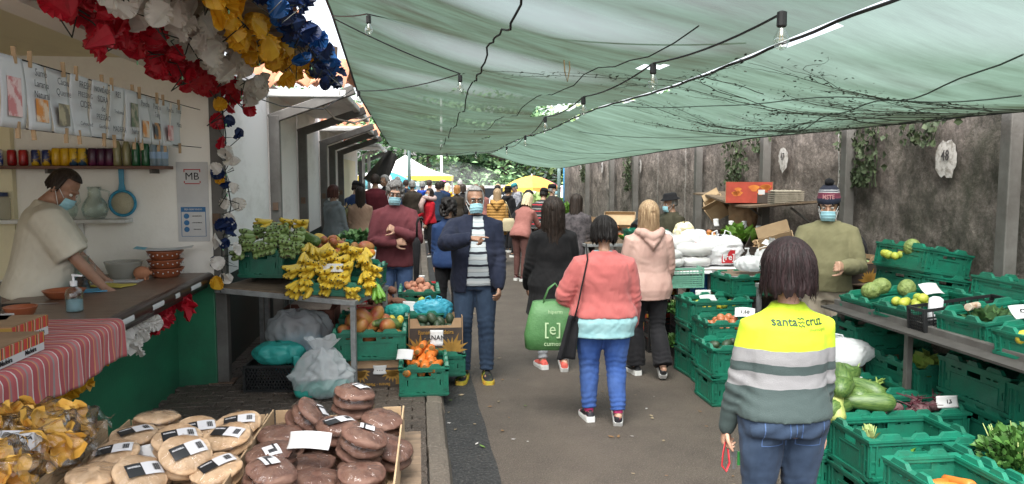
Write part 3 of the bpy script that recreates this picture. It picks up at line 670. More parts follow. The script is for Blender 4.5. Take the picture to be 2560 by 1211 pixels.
Z3 = Vector((0,0,0))
def dirv(az, el):
    """unit vector: az 0 = forward (-Y), 90 = the person's left (+X); el -90 = down"""
    a, e = rad(az), rad(el); return Vector((math.sin(a)*math.cos(e), -math.cos(a)*math.cos(e), math.sin(e)))
def hand_mb(mb, wrist, d, n, side, curl=.35, point=False, s=1.0):
    """palm and five separate fingers; d = direction the hand points, n = back of the hand, side = +1 thumb towards d x n"""
    d = d.normalized(); n = (n - d*n.dot(d)).normalized(); t = d.cross(n)*side
    P = lambda a, b, c: wrist + (d*a + t*b + n*c)*s
    rings = []
    for a, w, h in ((-.012,.021,.018),(.015,.028,.018),(.05,.040,.017),(.078,.041,.014),(.088,.036,.010)):
        c = P(a, 0, 0); rings.append([c + (t*w*math.cos(2*PI*j/12) + n*h*math.sin(2*PI*j/12))*s for j in range(12)])
    mb.loft(rings)
    for k, (b, ln) in enumerate(((.031,.070),(.0105,.078),(-.0105,.072),(-.031,.056))):
        cu = curl*(1+.12*k) if not (point and k == 0) else .04
        p = P(.075, b, 0); pts = [p]; ang = 0; sp = b*1.2
        for j, q in enumerate((.45,.30,.25)):
            ang += cu*(1.15 if j < 2 else .8)
            dd = d*math.cos(ang) - n*math.sin(ang) + t*sp*1.4
            p = p + dd.normalized()*ln*q*s; pts.append(p)
        mb.tube(pts, [.0098*s,.0092*s,.0082*s,.0070*s], 8, rnd=True)
    p = P(.018,.030,-.004); pts = [p]
    for j, (dx, tx, nx, ln) in enumerate(((.62,.72,-.25,.040),(.85,.35,-.40*curl*2,.032),(.95,.05,-.55*curl*2,.026))):
        p = p + (d*dx+t*tx+n*nx).normalized()*ln*s; pts.append(p)
    mb.tube(pts, [.014*s,.0115*s,.010*s,.008*s], 8, rnd=True)

def ell(c, rx, ry, n=20, p=2.0):
    out = []
    for j in range(n):
        a = 2*PI*j/n; ca, sa = math.cos(a), math.sin(a)
        out.append(Vector((c[0]+rx*math.copysign(abs(ca)**(2/p), ca), c[1]+ry*math.copysign(abs(sa)**(2/p), sa), c[2])))
    return out
MALE = [(.80,.150,.105,0),(.88,.172,.118,0),(.96,.168,.115,0),(1.05,.160,.110,0),(1.14,.163,.112,0),(1.23,.172,.120,0),(1.32,.170,.116,.006),(1.385,.148,.098,.012),(1.43,.108,.076,.016),(1.465,.076,.062,.018),(1.50,.056,.057,.014),(1.545,.053,.056,.008)]
FEM = [(.78,.150,.112,.004),(.86,.178,.125,.006),(.93,.176,.120,.004),(1.03,.150,.104,0),(1.10,.143,.102,0),(1.19,.150,.116,-.006),(1.27,.150,.120,-.008),(1.335,.138,.098,.006),(1.385,.104,.072,.012),(1.42,.070,.056,.016),(1.46,.047,.050,.012),(1.52,.045,.048,.006)]

class Person:
    def __init__(p, label, loc, face, H=1.7, fem=False, bw=1.0, belly=0, lean=0, side=0, twist=0, head=(0,0,0), group=None, near=True, skin=None,
                 armL=((25,-82),(15,-70)), armR=((-25,-82),(-15,-70)), legL=((0,-88),(180,-86)), legR=((0,-88),(180,-86)), handL={}, handR={}, hips=0):
        p.root = thing('person', label, 'person', loc, rad(face), group)
        s = H/1.72; p.s = s; p.fem = fem; p.bw = bw; p.near = near; p.skin = skin or m_skin; p.belly = belly
        p.rings = FEM if fem else MALE
        zn = 1.50 if fem else 1.52
        p.T = Matrix.Translation((hips,0,.93)) @ Matrix.Rotation(rad(side),4,'Y') @ Matrix.Rotation(rad(lean),4,'X') @ Matrix.Rotation(rad(twist),4,'Z') @ Matrix.Translation((0,0,-.93))
        p.TH = p.T @ Matrix.Translation((0,.012,zn)) @ Euler((rad(head[1]), rad(head[2]), rad(head[0])), 'XYZ').to_matrix().to_4x4() @ Matrix.Translation((0,-.012,-zn))
        if fem: p.TH = p.TH @ Matrix.Translation((0,0,.0))
        sh = (.150 if fem else .166)*(.35+.65*bw); zs = 1.325 if fem else 1.37
        p.arm = {}
        for k, sg, a in (('L',1,armL),('R',-1,armR)):
            S = p.T @ Vector((sg*sh,.012,zs)); E_ = S + dirv(*a[0])*.29; W_ = E_ + dirv(*a[1])*.25
            p.arm[k] = (S, E_, W_)
        p.leg = {}
        for k, sg, l in (('L',1,legL),('R',-1,legR)):
            A = Vector((sg*.088*(.4+.6*bw)+hips,0,.885)); K = A + dirv(*l[0])*.405; F_ = K + dirv(*l[1])*.40; p.leg[k] = (A, K, F_)
        p.hands = dict(L=handL, R=handR)
        p.body()
    def m(p, mb): mb.v = [(v[0]*p.s, v[1]*p.s, v[2]*p.s) for v in mb.v]; return mb
    def torso(p, mb, z0, z1, ease=0, n=24, flare=0, M=None):
        rs = p.rings; zs = [r[0] for r in rs]; rings = []
        zz = [z0]+[z for z in zs if z0 < z < z1]+[z1]
        for z in zz:
            rx = float(np.interp(z, zs, [r[1] for r in rs])); ry = float(np.interp(z, zs, [r[2] for r in rs])); oy = float(np.interp(z, zs, [r[3] for r in rs]))
            k = p.bw if z < 1.40 else 1+(p.bw-1)*.35
            e = ease + flare*max(0, 1.0-z)
            b = p.belly*math.exp(-((z-1.08)/.14)**2)
            rings.append([(M or p.T) @ v for v in ell((0, oy-b*.55, z), rx*k+e, ry*(.4+.6*k)+e+b*.6, n, 2.3 if z < 1.2 else 2)])
        mb.loft(rings)
    def body(p):
        mb = MB(); s = p.s
        p.torso(mb, .82, 1.54 if not p.fem else 1.515, -.014)
        T = p.TH
        f = -.018 if p.fem else 0
        n = 16
        mb.sph((0,.014,1.632+f),(.073,.092,.088),n,12,T); mb.sph((0,-.022,1.575+f),(.058,.066,.083),n,12,T)
        mb.sph((0,-.036,1.525+f),(.043,.045,.034),n,8,T); mb.sph((0,-.078,1.505+f),(.018,.014,.016),8,6,T)
        mb.tube([T @ Vector((0,.022,1.44+f)), T @ Vector((0,.008,1.55+f))], [.056*(.9 if p.fem else 1),.050*(.9 if p.fem else 1)], 12)
        mb.tube([T @ Vector(q) for q in ((0,-.086,1.605+f),(0,-.098,1.585+f),(0,-.104,1.568+f))], [.007,.010,.0135], 8, rnd=True)
        mb.tube([T @ Vector(q) for q in ((-.042,-.066,1.622+f),(-.02,-.084,1.626+f),(.02,-.084,1.626+f),(.042,-.066,1.622+f))], .0095, 8, rnd=True)
        for sg in (-1,1):
            mb.sph((sg*.074,.012,1.585+f),(.011,.019,.031),8,8,T); mb.sph((sg*.040,-.062,1.570+f),(.018,.018,.016),8,6,T)
        mb.tube([T @ Vector(q) for q in ((-.02,-.083,1.540+f),(0,-.089,1.542+f),(.02,-.083,1.540+f))], .007, 8, rnd=True)
        for k in 'LR':
            S, E_, W_ = p.arm[k]; w = .9 if p.fem else 1.0; sg = 1 if k == 'L' else -1
            mb.tube([S, S.lerp(E_,.5), E_, E_.lerp(W_,.35), W_], [.046*w,.043*w,.037*w,.038*w,.026*w], 12, rnd=True)
            h = dict(curl=.35, point=False, d=None, n=None); h.update(p.hands[k])
            fd = (W_-E_).normalized(); d = h['d'] or fd; nn = h['n'] or Vector((sg*.8,-.2,.1))
            side = h.get('side') or (-sg if True else 1)
            hand_mb(mb, W_, Vector(d), Vector(nn), side, h['curl'], h['point'], .93 if p.fem else 1.0)
            p.arm[k] = (S, E_, W_)
            A, K, F_ = p.leg[k]; q = .4+.6*p.bw
            mb.tube([A, A.lerp(K,.5), K, K.lerp(F_,.35), F_], [.078*q,.068*q,.048,.046,.034], 12, rnd=True)
            mb.tube([F_+Vector((0,.02,-.02)), F_+Vector((0,-.12,-.045))], [.034,.026], 10, rnd=True)
        me = union(p.m(mb), .0062*s if p.near else .011*s, 3, 'body', p.skin)
        p.root_mesh = link('body', me, p.root)
        for sg in (-1,1):
            e = MB(); e.cur = 0; e.sph((sg*.030,-.0755,1.600+f),(.0125,.0125,.0095),10,8,T); e.cur = 1; e.sph((sg*.030,-.0845,1.600+f),(.0058,.005,.0058),8,6,T)
            p.m(e).build('eye', [m_eye, m_iris], p.root, smooth=True)
        p.f = f
    def fin(p, name, mb, voxel, mats, smooth=4, fold=.006, k=26, seed=1, extra=None, zf=1.0):
        me = union(p.m(mb), voxel*p.s, smooth, name, mats); a = co(me); n = nrm(me)
        if fold:
            q = a.copy(); q[:,2] *= zf
            g = wnoise(q, k, seed, 3)
            amp = fold*(np.abs(g)**.8*np.sign(g))
            if extra is not None: amp = amp + extra(a/p.s)
            a = a + n*amp[:,None]; setco(me, a)
        elif extra is not None: setco(me, a + n*extra(a/p.s)[:,None])
        return link(name, me, p.root)
    def elbow_folds(p, amp=.0048):
        pts = [np.array(p.arm[k][1]) for k in 'LR']; ax = [np.array((p.arm[k][2]-p.arm[k][0]).normalized()) for k in 'LR']
        def f(a):
            o = np.zeros(len(a))
            for c, d in zip(pts, ax):
                r = np.linalg.norm(a-c, axis=1); u = (a-c)@d
                o += amp*np.exp(-(r/.11)**2)*np.sin(u*115+np.sin(a@np.array((31,17,23)))*1.2)
            return o
        return f
    def top(p, name, mats, hem=.86, ease=.012, sleeve=1.0, neck=None, fold=.005, sr=1.0, seed=1, flare=.05, puff=0, voxel=None, cuff=True, k=24, hood=False, collar=0, xf=None):
        mb = MB(); neck = neck or (1.445 if p.fem else 1.475)
        p.torso(mb, hem, neck, ease, flare=flare)
        for a in 'LR':
            S, E_, W_ = p.arm[a]; w = (.92 if p.fem else 1.0)*sr; i = S.lerp(p.T @ Vector((0,.012,1.385 if p.fem else 1.43)), .55)
            if sleeve >= 1: mb.tube([i, S, S.lerp(E_,.45), E_, E_.lerp(W_,.5), E_.lerp(W_,.97)], [(.052+ease*.5)*w,(.060+ease*.7)*w,(.053+ease)*w,(.048+ease)*w,(.043+ease)*w,(.033+ease*.8)*w], 14, rnd=True)
            else: mb.tube([i, S, S.lerp(E_,.5), S.lerp(E_,.5+sleeve)], [(.052+ease*.5)*w,(.060+ease)*w,(.057+ease)*w,(.054+ease)*w], 14, rnd=False)
            if cuff and sleeve >= 1: mb.tube([E_.lerp(W_,.93), E_.lerp(W_,1.03)], (.033+ease*.6)*w, 12)
        if hood:
            T = p.T; z = 1.40 if p.fem else 1.43
            mb.tube([T @ Vector(q) for q in ((-.10,-.03,z+.01),(-.115,.05,z+.02),(-.07,.115,z+.0),(0,.135,z-.035),(.07,.115,z),(.115,.05,z+.02),(.10,-.03,z+.01))], [.032,.042,.048,.055,.048,.042,.032], 12, rnd=True)
            mb.tube([T @ Vector(q) for q in ((-.05,.125,z-.05),(0,.15,z-.11),(.05,.125,z-.05))], [.04,.045,.04], 12, rnd=True)
        if collar:
            T = p.T; z = 1.425 if p.fem else 1.46
            mb.loft([[T @ v for v in ell((0,.010,z-.03+dz), .066*.98+o_, .066+o_, 16)] for dz, o_ in ((0,.02),(collar,.004))])
        ef = p.elbow_folds()
        def ex(a):
            o = ef(a)
            if puff:
                zz = (a @ np.array((0,0,1.0)))
                o = o + puff*np.abs(np.sin(zz*PI/.062))
            if xf is not None: o = o + xf(a)
            return o
        o = p.fin(name, mb, voxel or (.009 if p.near else .014), mats, 4, fold*.8, k*.8, seed, ex, zf=.8)
        return o
    def trousers(p, mats, name='trousers', lr=1.0, flare=0, hem=.97, top=.97, fold=.006, seed=2, k=22, ease=.003, hipk=1.0):
        mb = MB(); p.torso(mb, .82, top, ease, M=Matrix.Translation(((p.leg['L'][0].x+p.leg['R'][0].x)/2,0,0)))
        q = (.35+.65*p.bw)*lr
        kn = []
        for a in 'LR':
            A, K, F_ = p.leg[a]; E_ = K.lerp(F_, hem); kn.append(np.array(K)); kn.append(np.array(E_))
            if p.fem: rr = [.094*q*hipk,.088*q,.062*q,.058*q+flare*.5,.044*q+flare]
            else: rr = [.092*q,.085*q,.068*q,.064*q+flare*.5,.056*q+flare]
            mb.tube([A+Vector((0,0,.02)), A.lerp(K,.45), K, K.lerp(E_,.4), E_], rr, 14)
        def ex(a):
            o = np.zeros(len(a))
            for i, c in enumerate(kn):
                r = np.linalg.norm(a-c, axis=1); o += (.0032 if i % 2 == 0 else .0045)*np.exp(-(r/.12)**2)*np.sin((a[:,2]-c[2])*(105+20*i)+1.5*np.sin(a[:,0]*40+i))
            r = np.abs(a[:,2]-.86); o += .004*np.exp(-(r/.08)**2)*np.sin(a[:,2]*60+a[:,0]*45)
            return o
        return p.fin(name, mb, .009 if p.near else .014, mats, 4, fold*.7, k, seed, ex, zf=.55)
    def shoes(p, upper, sole, heel=0, big=1.0, boot=0, pitch=(0,0)):
        for i, a in enumerate('LR'):
            K, F_ = p.leg[a][1], p.leg[a][2]; sg = 1 if a == 'L' else -1
            R_ = Matrix.Translation(F_) @ Matrix.Rotation(rad(8*sg),4,'Z') @ Matrix.Rotation(rad(pitch[i]),4,'X')
            M = R_ @ Matrix.Diagonal((big,big,1,1))
            sec = [(.075,.024,.030),(.062,.034,.072),(.02,.038,.085),(-.03,.040,.078),(-.08,.044,.055),(-.13,.046,.042),(-.165,.040,.034),(-.19,.022,.024)]
            mb = MB(); rings = []
            zb = -.075
            for y, w, h in sec: rings.append([Vector((w*math.cos(t)*(1 if math.sin(t) < .3 else .85), y, zb+.012+h*(math.sin(t)*.5+.5))) for t in [2*PI*j/12 for j in range(12)]])
            mb.loft(rings, True, M)
            if boot: mb.tube([M @ Vector((0,.02,-.02)), M @ Vector((0,.02,boot))], [.045,.042], 12)
            me = union(p.m(mb), .007 if p.near else .012, 3, 'shoe', upper); sh = link('shoe', me, p.root)
            mb = MB(); rings = []
            for y, w, h in sec:
                w += .004; hh = .030+(heel if y > .0 else 0)*.0 + (.012 if y > 0 else 0)
                rings.append([(w,y,zb-.010),(w*1.02,y,zb+hh*.5),(w*.92,y,zb+hh),(-w*.92,y,zb+hh),(-w*1.02,y,zb+hh*.5),(-w,y,zb-.010)])
            mb.loft(rings, True, M); p.m(mb).build('sole', sole, sh, smooth=False)
    def mask(p, m=None, z=0):
        T = p.TH; f = p.f; mb = MB()
        def g(u, v):
            a = (u-.5)*2.0; zz = 1.575-.085*v
            r = 1.0+.06*math.sin(v*PI)+(.020*math.sin(v*21) if .15 < v < .85 else 0)
            return T @ Vector((.066*math.sin(a)*r*(1-.12*abs(v-.4)), -.020-.092*math.cos(a)*r+.02*max(0,v-.6), zz+f+.008*math.cos(a*2)))
        mb.grid(g, 18, 16); o = p.m(mb).build('face_mask', m or m_mask, p.root, smooth=True, solid=.003)
        for sg in (-1,1):
            mb = MB(); mb.tube([T @ Vector((sg*.058,-.066,1.565+f)), T @ Vector((sg*.076,-.01,1.60+f)), T @ Vector((sg*.080,.028,1.592+f)), T @ Vector((sg*.076,-.005,1.57+f)), T @ Vector((sg*.056,-.066,1.505+f))], .0022, 5)
            p.m(mb).build('ear_loop', m_maskw, o)
    def glasses(p):
        T = p.TH; f = p.f; mb = MB()
        for sg in (-1,1):
            mb.tube([T @ Vector((sg*.031+.023*math.cos(t), -.094+.006*abs(math.cos(t)), 1.598+f+.016*math.sin(t))) for t in np.linspace(0,2*PI,17)], .0022, 5)
            mb.tube([T @ Vector((sg*.053,-.088,1.602+f)), T @ Vector((sg*.075,.01,1.605+f))], .0022, 5)
        mb.tube([T @ Vector((-.009,-.096,1.600+f)), T @ Vector((.009,-.096,1.600+f))], .0022, 5)
        o = p.m(mb).build('spectacles', m_frame, p.root)
        mb = MB()
        for sg in (-1,1): mb.add([T @ Vector((sg*.031+.021*math.cos(t), -.093, 1.598+f+.014*math.sin(t))) for t in np.linspace(0,2*PI,16,endpoint=False)], [tuple(range(16))])
        p.m(mb).build('lens', m_lens, o)
    def brows(p, m):
        T = p.TH; f = p.f; mb = MB()
        for sg in (-1,1): mb.tube([T @ Vector((sg*.015,-.0925,1.621+f)), T @ Vector((sg*.032,-.088,1.626+f)), T @ Vector((sg*.048,-.070,1.620+f))], [.004,.005,.003], 6)
        p.m(mb).build('eyebrow', m, p.root, smooth=True)
    def hair(p, m, bottom=1.52, vol=.016, open_=62, line=1.665, flare=0, wave=0, back=0, seed=3, nu=72, nv=40, tipin=0, part=0, name='hair', fall=0, gro=.05, strands=0):
        """a shell of hair from the crown to its tips; open_ = half-angle of the face opening"""
        T = p.TH; f = p.f; g = np.random.default_rng(seed); mb = MB()
        ph = g.uniform(0, 6.28, 6); top = 1.722+vol*1.15
        cz = 1.632
        def pt(u, v):
            a = 2*PI*u; fa = math.degrees(math.acos(max(-1,min(1,math.cos(a)))))     # 0 at the face, 180 at the back of the head
            z = top-(top-bottom)*v
            bz = bottom
            rx, ry = .074+vol, .093+vol
            cap = cz
            if z > cap: q = math.sqrt(max(0.0, 1-((z-cap)/(top-cap))**2)); q = max(q, .04)
            else: q = 1+flare*(cap-z) - tipin*max(0,(cap-z)/(cap-bottom)-.75)*4*.25
            x = rx*q*math.sin(a); y = .014 - ry*q*math.cos(a)
            st = gro*math.sin(a*9+ph[0]+3*v)*.5+gro*.6*math.sin(a*17+ph[1]-2*v)+gro*.5*math.sin(a*31+ph[2])
            k = 1+st*(.4+.6*min(1,v*3))+wave*math.sin(z*75+3*math.sin(a*3+ph[3]))*min(1,v*2)
            y += back*max(0,(cap-z))*1.0
            x *= k; y = .014+(y-.014)*k
            if z < cap and y > .03: y = min(y, .10+vol+fall*(cap-z)) if fall else y
            lz = line
            if fa < open_ and z < lz+.02:                                         # the face is left free
                w = min(1, (open_-fa)/14)*min(1, (lz+.02-z)/.02)
                x *= 1-.35*w; y = y+(.02-y)*.75*w
            jag = .018*math.sin(a*13+ph[4])+.010*math.sin(a*29+ph[5])
            return T @ Vector((x, y, z+f+(jag*max(0,v-.6)*1.6)))
        mb.grid(lambda u, v: pt(u, v), nu, nv)
        q = random.Random(seed+50); C0 = T @ Vector((0,.014,1.6))
        for k in range(strands):
            u0 = q.random(); v0 = q.uniform(.05,.6); v1 = min(1.0, v0+q.uniform(.25,.7)); pts = []; lift = q.uniform(.001,.010); du = q.gauss(0,.012)
            for i in range(7):
                f_ = i/6; P = pt(u0+du*f_*f_, v0+(v1-v0)*f_); ax = Vector((P.x-C0.x, P.y-C0.y, 0)); P = P+(ax.normalized()*lift*f_ if ax.length > .01 else Vector((0,0,lift)))
                if v1 > .97 and i == 6: P = P+Vector((q.gauss(0,.008),q.gauss(0,.008),-q.uniform(0,.025)))
                pts.append(P)
            mb.tube(pts, [.0013,.0014,.0014,.0013,.0012,.001,.0005], 4)
        o = p.m(mb).build(name, m, p.root, smooth=True)
        return o
    def curls(p, m, n=90, r=.020, bottom=1.57, seed=4, open_=60, vol=.02, line=1.66):
        T = p.TH; f = p.f; q = random.Random(seed); mb = MB()
        while n > 0:
            a = q.uniform(0, 2*PI); z = q.uniform(bottom, 1.722); fa = math.degrees(math.acos(max(-1,min(1,math.cos(a)))))
            if fa < open_ and z < line: continue
            k = math.sqrt(max(0,1-((z-1.632)/.095)**2)) if z > 1.632 else 1
            mb.sph((0,0,0), (r*q.uniform(.7,1.2), r*q.uniform(.7,1.2), r*q.uniform(.7,1.1)), 8, 6, T @ Matrix.Translation(((.070+vol*.5)*k*math.sin(a), .014-(.088+vol*.5)*k*math.cos(a), z+f)) @ rotm(q.random()*3,q.random()*3,0)); n -= 1
        mb.sph((0,.016,1.636+f), (.077,.094,.092), 14, 10, T)
        return link('hair', union(p.m(mb), .006 if p.near else .01, 1, 'hair', m), p.root)
    def bag_on(p): pass

def stock(label, loc, face, fem, H, topm, botm, hairkw, hair_m, near=False, mask=True, lean=0, head=(0,0,0), coat=.84, shoe=None, walk=0, skin=None, arms=None, bw=1.0, puff=0, hood=False, short=False, cur=False, group=None, msk=None, seed=1, lr=1.0):
    w = walk
    kw = dict(armL=((20,-80),(10,-62)), armR=((-20,-80),(-10,-62)))
    if arms: kw.update(arms)
    p = Person(label, loc, face, H, fem, bw, lean=lean, head=head, near=near, skin=skin, group=group,
        legL=((0 if w >= 0 else 180,-88+abs(w)*.5),(180,-86+abs(w)*.2)), legR=((180 if w > 0 else 0,-88+abs(w)*.5),(180,-80)) , **kw)
    p.top('jacket' if coat < .8 or hood or puff else 'sweater', topm, hem=coat, puff=puff, hood=hood, seed=seed, ease=.016 if puff else .012)
    p.trousers(botm, seed=seed+1, lr=lr); p.shoes(shoe or s_black, s_white)
    if cur: p.curls(hair_m, **hairkw)
    else: p.hair(hair_m, **hairkw)
    if mask: p.mask(msk)
    p.brows(hair_m)
    return p
SHORT = dict(bottom=1.560, vol=.009, open_=75, line=1.672, gro=.03, tipin=1.0)
LONG = dict(bottom=1.36, vol=.016, open_=60, flare=.12)
BOB = dict(bottom=1.49, vol=.022, open_=60, flare=.25)
# ------------------------------------------------------------------ crates
def plastic(name, c, c2, rough=.42): return mat(name, c, rough, c2, 7, .2, 90, rnd=.18, spec=.45)
m_crate = plastic('green_crate_plastic', (.009,.165,.100), (.014,.105,.066)); m_cblack = plastic('black_crate_plastic', (.012,.013,.014), (.025,.025,.026))
m_cred = plastic('red_crate_plastic', (.50,.025,.03), (.38,.015,.02)); m_cmint = plastic('mint_crate_plastic', (.20,.46,.34), (.15,.36,.27))
m_card = mat('brown_cardboard', (.36,.235,.135), .9, (.27,.17,.095), 6, .2, 120, rnd=.08); m_carddk = mat('printed_dark_cardboard', (.030,.022,.020), .7, (.055,.04,.03), 8, .1, 60)
m_cardpale = mat('pale_cardboard', (.47,.335,.20), .9, (.38,.26,.15), 6, .2, 120); m_cardred = mat('red_printed_cardboard', (.42,.055,.03), .6, (.30,.04,.02), 6)
m_ochre = mat('ochre_print', (.36,.20,.035), .7, (.25,.13,.02), 10); m_orangeprint = mat('orange_print', (.62,.22,.03), .6, (.5,.13,.02), 9)
m_paper = mat('white_paper', (.60,.60,.59), .9, (.52,.52,.52), 3, .1, 20); m_ink = mat('black_ink', (.02,.02,.022), .8)
def holed(mb, L, z0, z1, t, holes, M):
    xs = sorted({-L/2, L/2, *[h[0] for h in holes], *[h[1] for h in holes]}); zs = sorted({z0, z1, *[h[2] for h in holes], *[h[3] for h in holes]})
    for i in range(len(xs)-1):
        run = None
        for k in range(len(zs)-1):
            cx, cz = (xs[i]+xs[i+1])/2, (zs[k]+zs[k+1])/2
            hole = any(h[0] < cx < h[1] and h[2] < cz < h[3] for h in holes)
            if not hole: run = [run[0], zs[k+1]] if run else [zs[k], zs[k+1]]
            if (hole or k == len(zs)-2) and run: mb.box(xs[i], xs[i+1], -t, 0, run[0], run[1], M); run = None
def crate_side(L, h, tabs):
    """one folding side: rim, crenellated top, hand hole, slots, ribs (lies in XZ, outside towards -Y)"""
    mb = MB(); I = None; e = L/2
    slots = [(-.055,.055,h*.66,h*.66+.032)]
    for sx in (-1,1):
        for k in range(2 if L > .5 else 1):
            a = sx*(.10+.055*k); slots.append((min(a,a+sx*.035), max(a,a+sx*.035), h*.74, h*.74+.010))
        a = sx*(e-.075); slots.append((min(a,a+sx*.008),max(a,a+sx*.008),h*.35,h*.55))
    for k in range(3 if L > .5 else 2): slots.append((-.06+.045*k,-.035+.045*k,h*.10,h*.10+.012))
    holed(mb, L-.03, .018, h-.02, .006, slots, Matrix.Translation((0,-.012,0)))
    mb.box(-e,e,-.034,.004,h-.022,h-.008); mb.box(-e+.004,e-.004,-.028,.0,h-.040,h-.0225)          # rim
    mb.box(-e,e,-.030,.0,.012,.030); mb.box(-e+.01,e-.01,-.024,.0,0,.0115)                          # foot rim
    for sx in (-1,1):
        for a in (e-.012, e-.046): mb.box(min(sx*a,sx*(a-.008)),max(sx*a,sx*(a-.008)),-.027,-.0185,.031,h-.0405)
        mb.box(min(sx*(e-.02),sx*(e-.046)),max(sx*(e-.02),sx*(e-.046)),-.023,-.0185,h*.45,h*.49)
        mb.box(min(sx*(e-.02),sx*(e-.046)),max(sx*(e-.02),sx*(e-.046)),-.023,-.0185,h*.22,h*.26)
        mb.box(min(sx*(e-.10),sx*(e-.106)),max(sx*(e-.10),sx*(e-.106)),-.0225,-.0185,.05,h*.62)
    mb.box(-e+.106,e-.106,-.0225,-.0186,h*.60,h*.615)
    for c, w in tabs: mb.loft([[(c-w,-.030,h-.0085),(c+w,-.030,h-.0085),(c+w,-.004,h-.0085),(c-w,-.004,h-.0085)],[(c-w+.022,-.028,h+.018),(c+w-.022,-.028,h+.018),(c+w-.022,-.006,h+.018),(c-w+.022,-.006,h+.018)]])
    return mb
def crate_proto(h, m, name='plastic_crate', W=.60, D=.40):
    L_ = thing(name, 'proto crate', 'crate')
    s = crate_side(W, h, ((-.17,.065),(0,.05),(.17,.065))).mesh('long_side', m); e = crate_side(D, h, ((-.09,.05),(.09,.05))).mesh('short_side', m)
    for k, a in ((s,0),(s,PI)): link('long_side', k, L_, Matrix.Rotation(a,4,'Z') @ Matrix.Translation((0,-D/2+.032,0)))
    for k, a in ((e,PI/2),(e,-PI/2)): link('short_side', k, L_, Matrix.Rotation(a,4,'Z') @ Matrix.Translation((0,-W/2+.032,0)))
    mb = MB(); mb.box(-W/2+.034,W/2-.034,-D/2+.034,D/2-.034,.004,.012)
    for k in range(5): mb.box(-W/2+.05+.11*k,-W/2+.056+.11*k,-D/2+.036,D/2-.036,.0125,.018)
    mb.build('base', m, L_)
    return L_
def slat_proto(h, m, name, W=.60, D=.40, diag=False):
    L_ = thing(name, 'proto slatted crate', 'crate')
    def side(L):
        mb = MB(); e = L/2; nb = int((h-.06)/.020)
        mb.box(-e,e,-.016,0,h-.02,h); mb.box(-e,e,-.016,0,0,.018)
        if diag:
            n = int(L/.03)
            for k in range(n):
                for s_ in (-1,1):
                    x = -e+.03+(L-.06)*k/n; mb.box(-.004,.004,-.008,-.002,-(h-.03)*.56,(h-.03)*.56, Matrix.Translation((x,0,h/2)) @ Matrix.Rotation(s_*.5,4,'Y'))
        else:
            for k in range(nb):
                if k != nb-2 or not m is m_cmint: mb.box(-e+.016,e-.016,-.010,-.003,.026+.020*k,.038+.020*k)
            for k in range(int(L/.045)+1): x = -e+.02+(L-.04)*k/int(L/.045); mb.box(x-.004,x+.004,-.013,-.0105,.018,h-.02)
        for sx in (-1,1): mb.box(min(sx*e,sx*(e-.02)),max(sx*e,sx*(e-.02)),-.017,-.001,.0182,h-.0202)
        return mb
    s = side(W).mesh('long_side', m); e = side(D-.036).mesh('short_side', m)
    for k, a in ((s,0),(s,PI)): link('long_side', k, L_, Matrix.Rotation(a,4,'Z') @ Matrix.Translation((0,-D/2+.017,0)))
    for k, a in ((e,PI/2),(e,-PI/2)): link('short_side', k, L_, Matrix.Rotation(a,4,'Z') @ Matrix.Translation((0,-W/2+.017,0)))
    mb = MB(); mb.box(-W/2+.02,W/2-.02,-D/2+.02,D/2-.02,.004,.010); mb.build('base', m, L_)
    return L_
PROTO = {}
def crate(kind, label, loc, rz=0, rot=None, sc=None, group=None):
    """kind: g20 g24 g16 (green folding crates of that height), b (black slatted), x (black lattice), r (red), m (mint)"""
    if kind not in PROTO:
        PROTO[kind] = {'g20':lambda:crate_proto(.20,m_crate),'g24':lambda:crate_proto(.24,m_crate),'g16':lambda:crate_proto(.16,m_crate),'g10':lambda:crate_proto(.10,m_crate),
            'b':lambda:slat_proto(.17,m_cblack,'slatted_crate'),'x':lambda:slat_proto(.22,m_cblack,'lattice_crate',.46,.34,True),'r':lambda:slat_proto(.20,m_cred,'slatted_crate'),'m':lambda:slat_proto(.20,m_cmint,'slatted_crate')}[kind]()
        o = PROTO[kind]; o['used'] = 0
    o = PROTO[kind]
    if o['used']: c = copy_tree(o)
    else: c = o
    o['used'] = 1
    if 'used' in c and c is not o: del c['used']
    c.location = loc; c.rotation_euler = rot or (0,0,rad(rz))
    if sc: c.scale = sc
    c['label'] = label
    if group: c['group'] = group
    return c

# ------------------------------------------------------------------ produce
def banana_mesh(ln=.15, r=.0165, bend=1.0, mats=None):
    mb = MB(); n = 9; rings = []
    R_ = ln/bend
    mb.cur = 0
    prof = [(.0,.30),(.08,.40),(.17,.80),(.28,.97),(.45,1.0),(.65,.99),(.82,.88),(.93,.60),(.975,.30),(1.0,.24)]
    for t, k in prof:
        a = (t-.5)*bend; c = Vector((R_*math.sin(a), 0, R_*(1-math.cos(a)))); tx = Vector((math.cos(a),0,math.sin(a))); nz = Vector((-math.sin(a),0,math.cos(a)))
        rings.append([c + (Vector((0,1,0))*math.cos(2*PI*j/7) + nz*math.sin(2*PI*j/7))*r*k for j in range(7)])
    mb.loft(rings)
    for i, f in enumerate(mb.f):
        if 7*8 <= i < 7*9: mb.mi[i] = 1
    mb.mi[-1] = 1
    return mb.mesh('banana', mats, True)
m_btip = mat('banana_tip_brown', (.05,.035,.02), .8)
m_ban = mat('ripe_banana_skin', (.64,.44,.04), .45, (.42,.34,.035), 13, .1, 40, rnd=.10, lo=.48, hi=.80); m_bgr = mat('green_banana_skin', (.27,.36,.13), .5, (.17,.25,.08), 16, .1, 40, rnd=.12); m_bbright = mat('bright_green_banana_skin', (.16,.36,.04), .45, (.10,.24,.03), 14)
m_stem = mat('dry_stem', (.26,.20,.05), .8, (.12,.09,.04), 20)
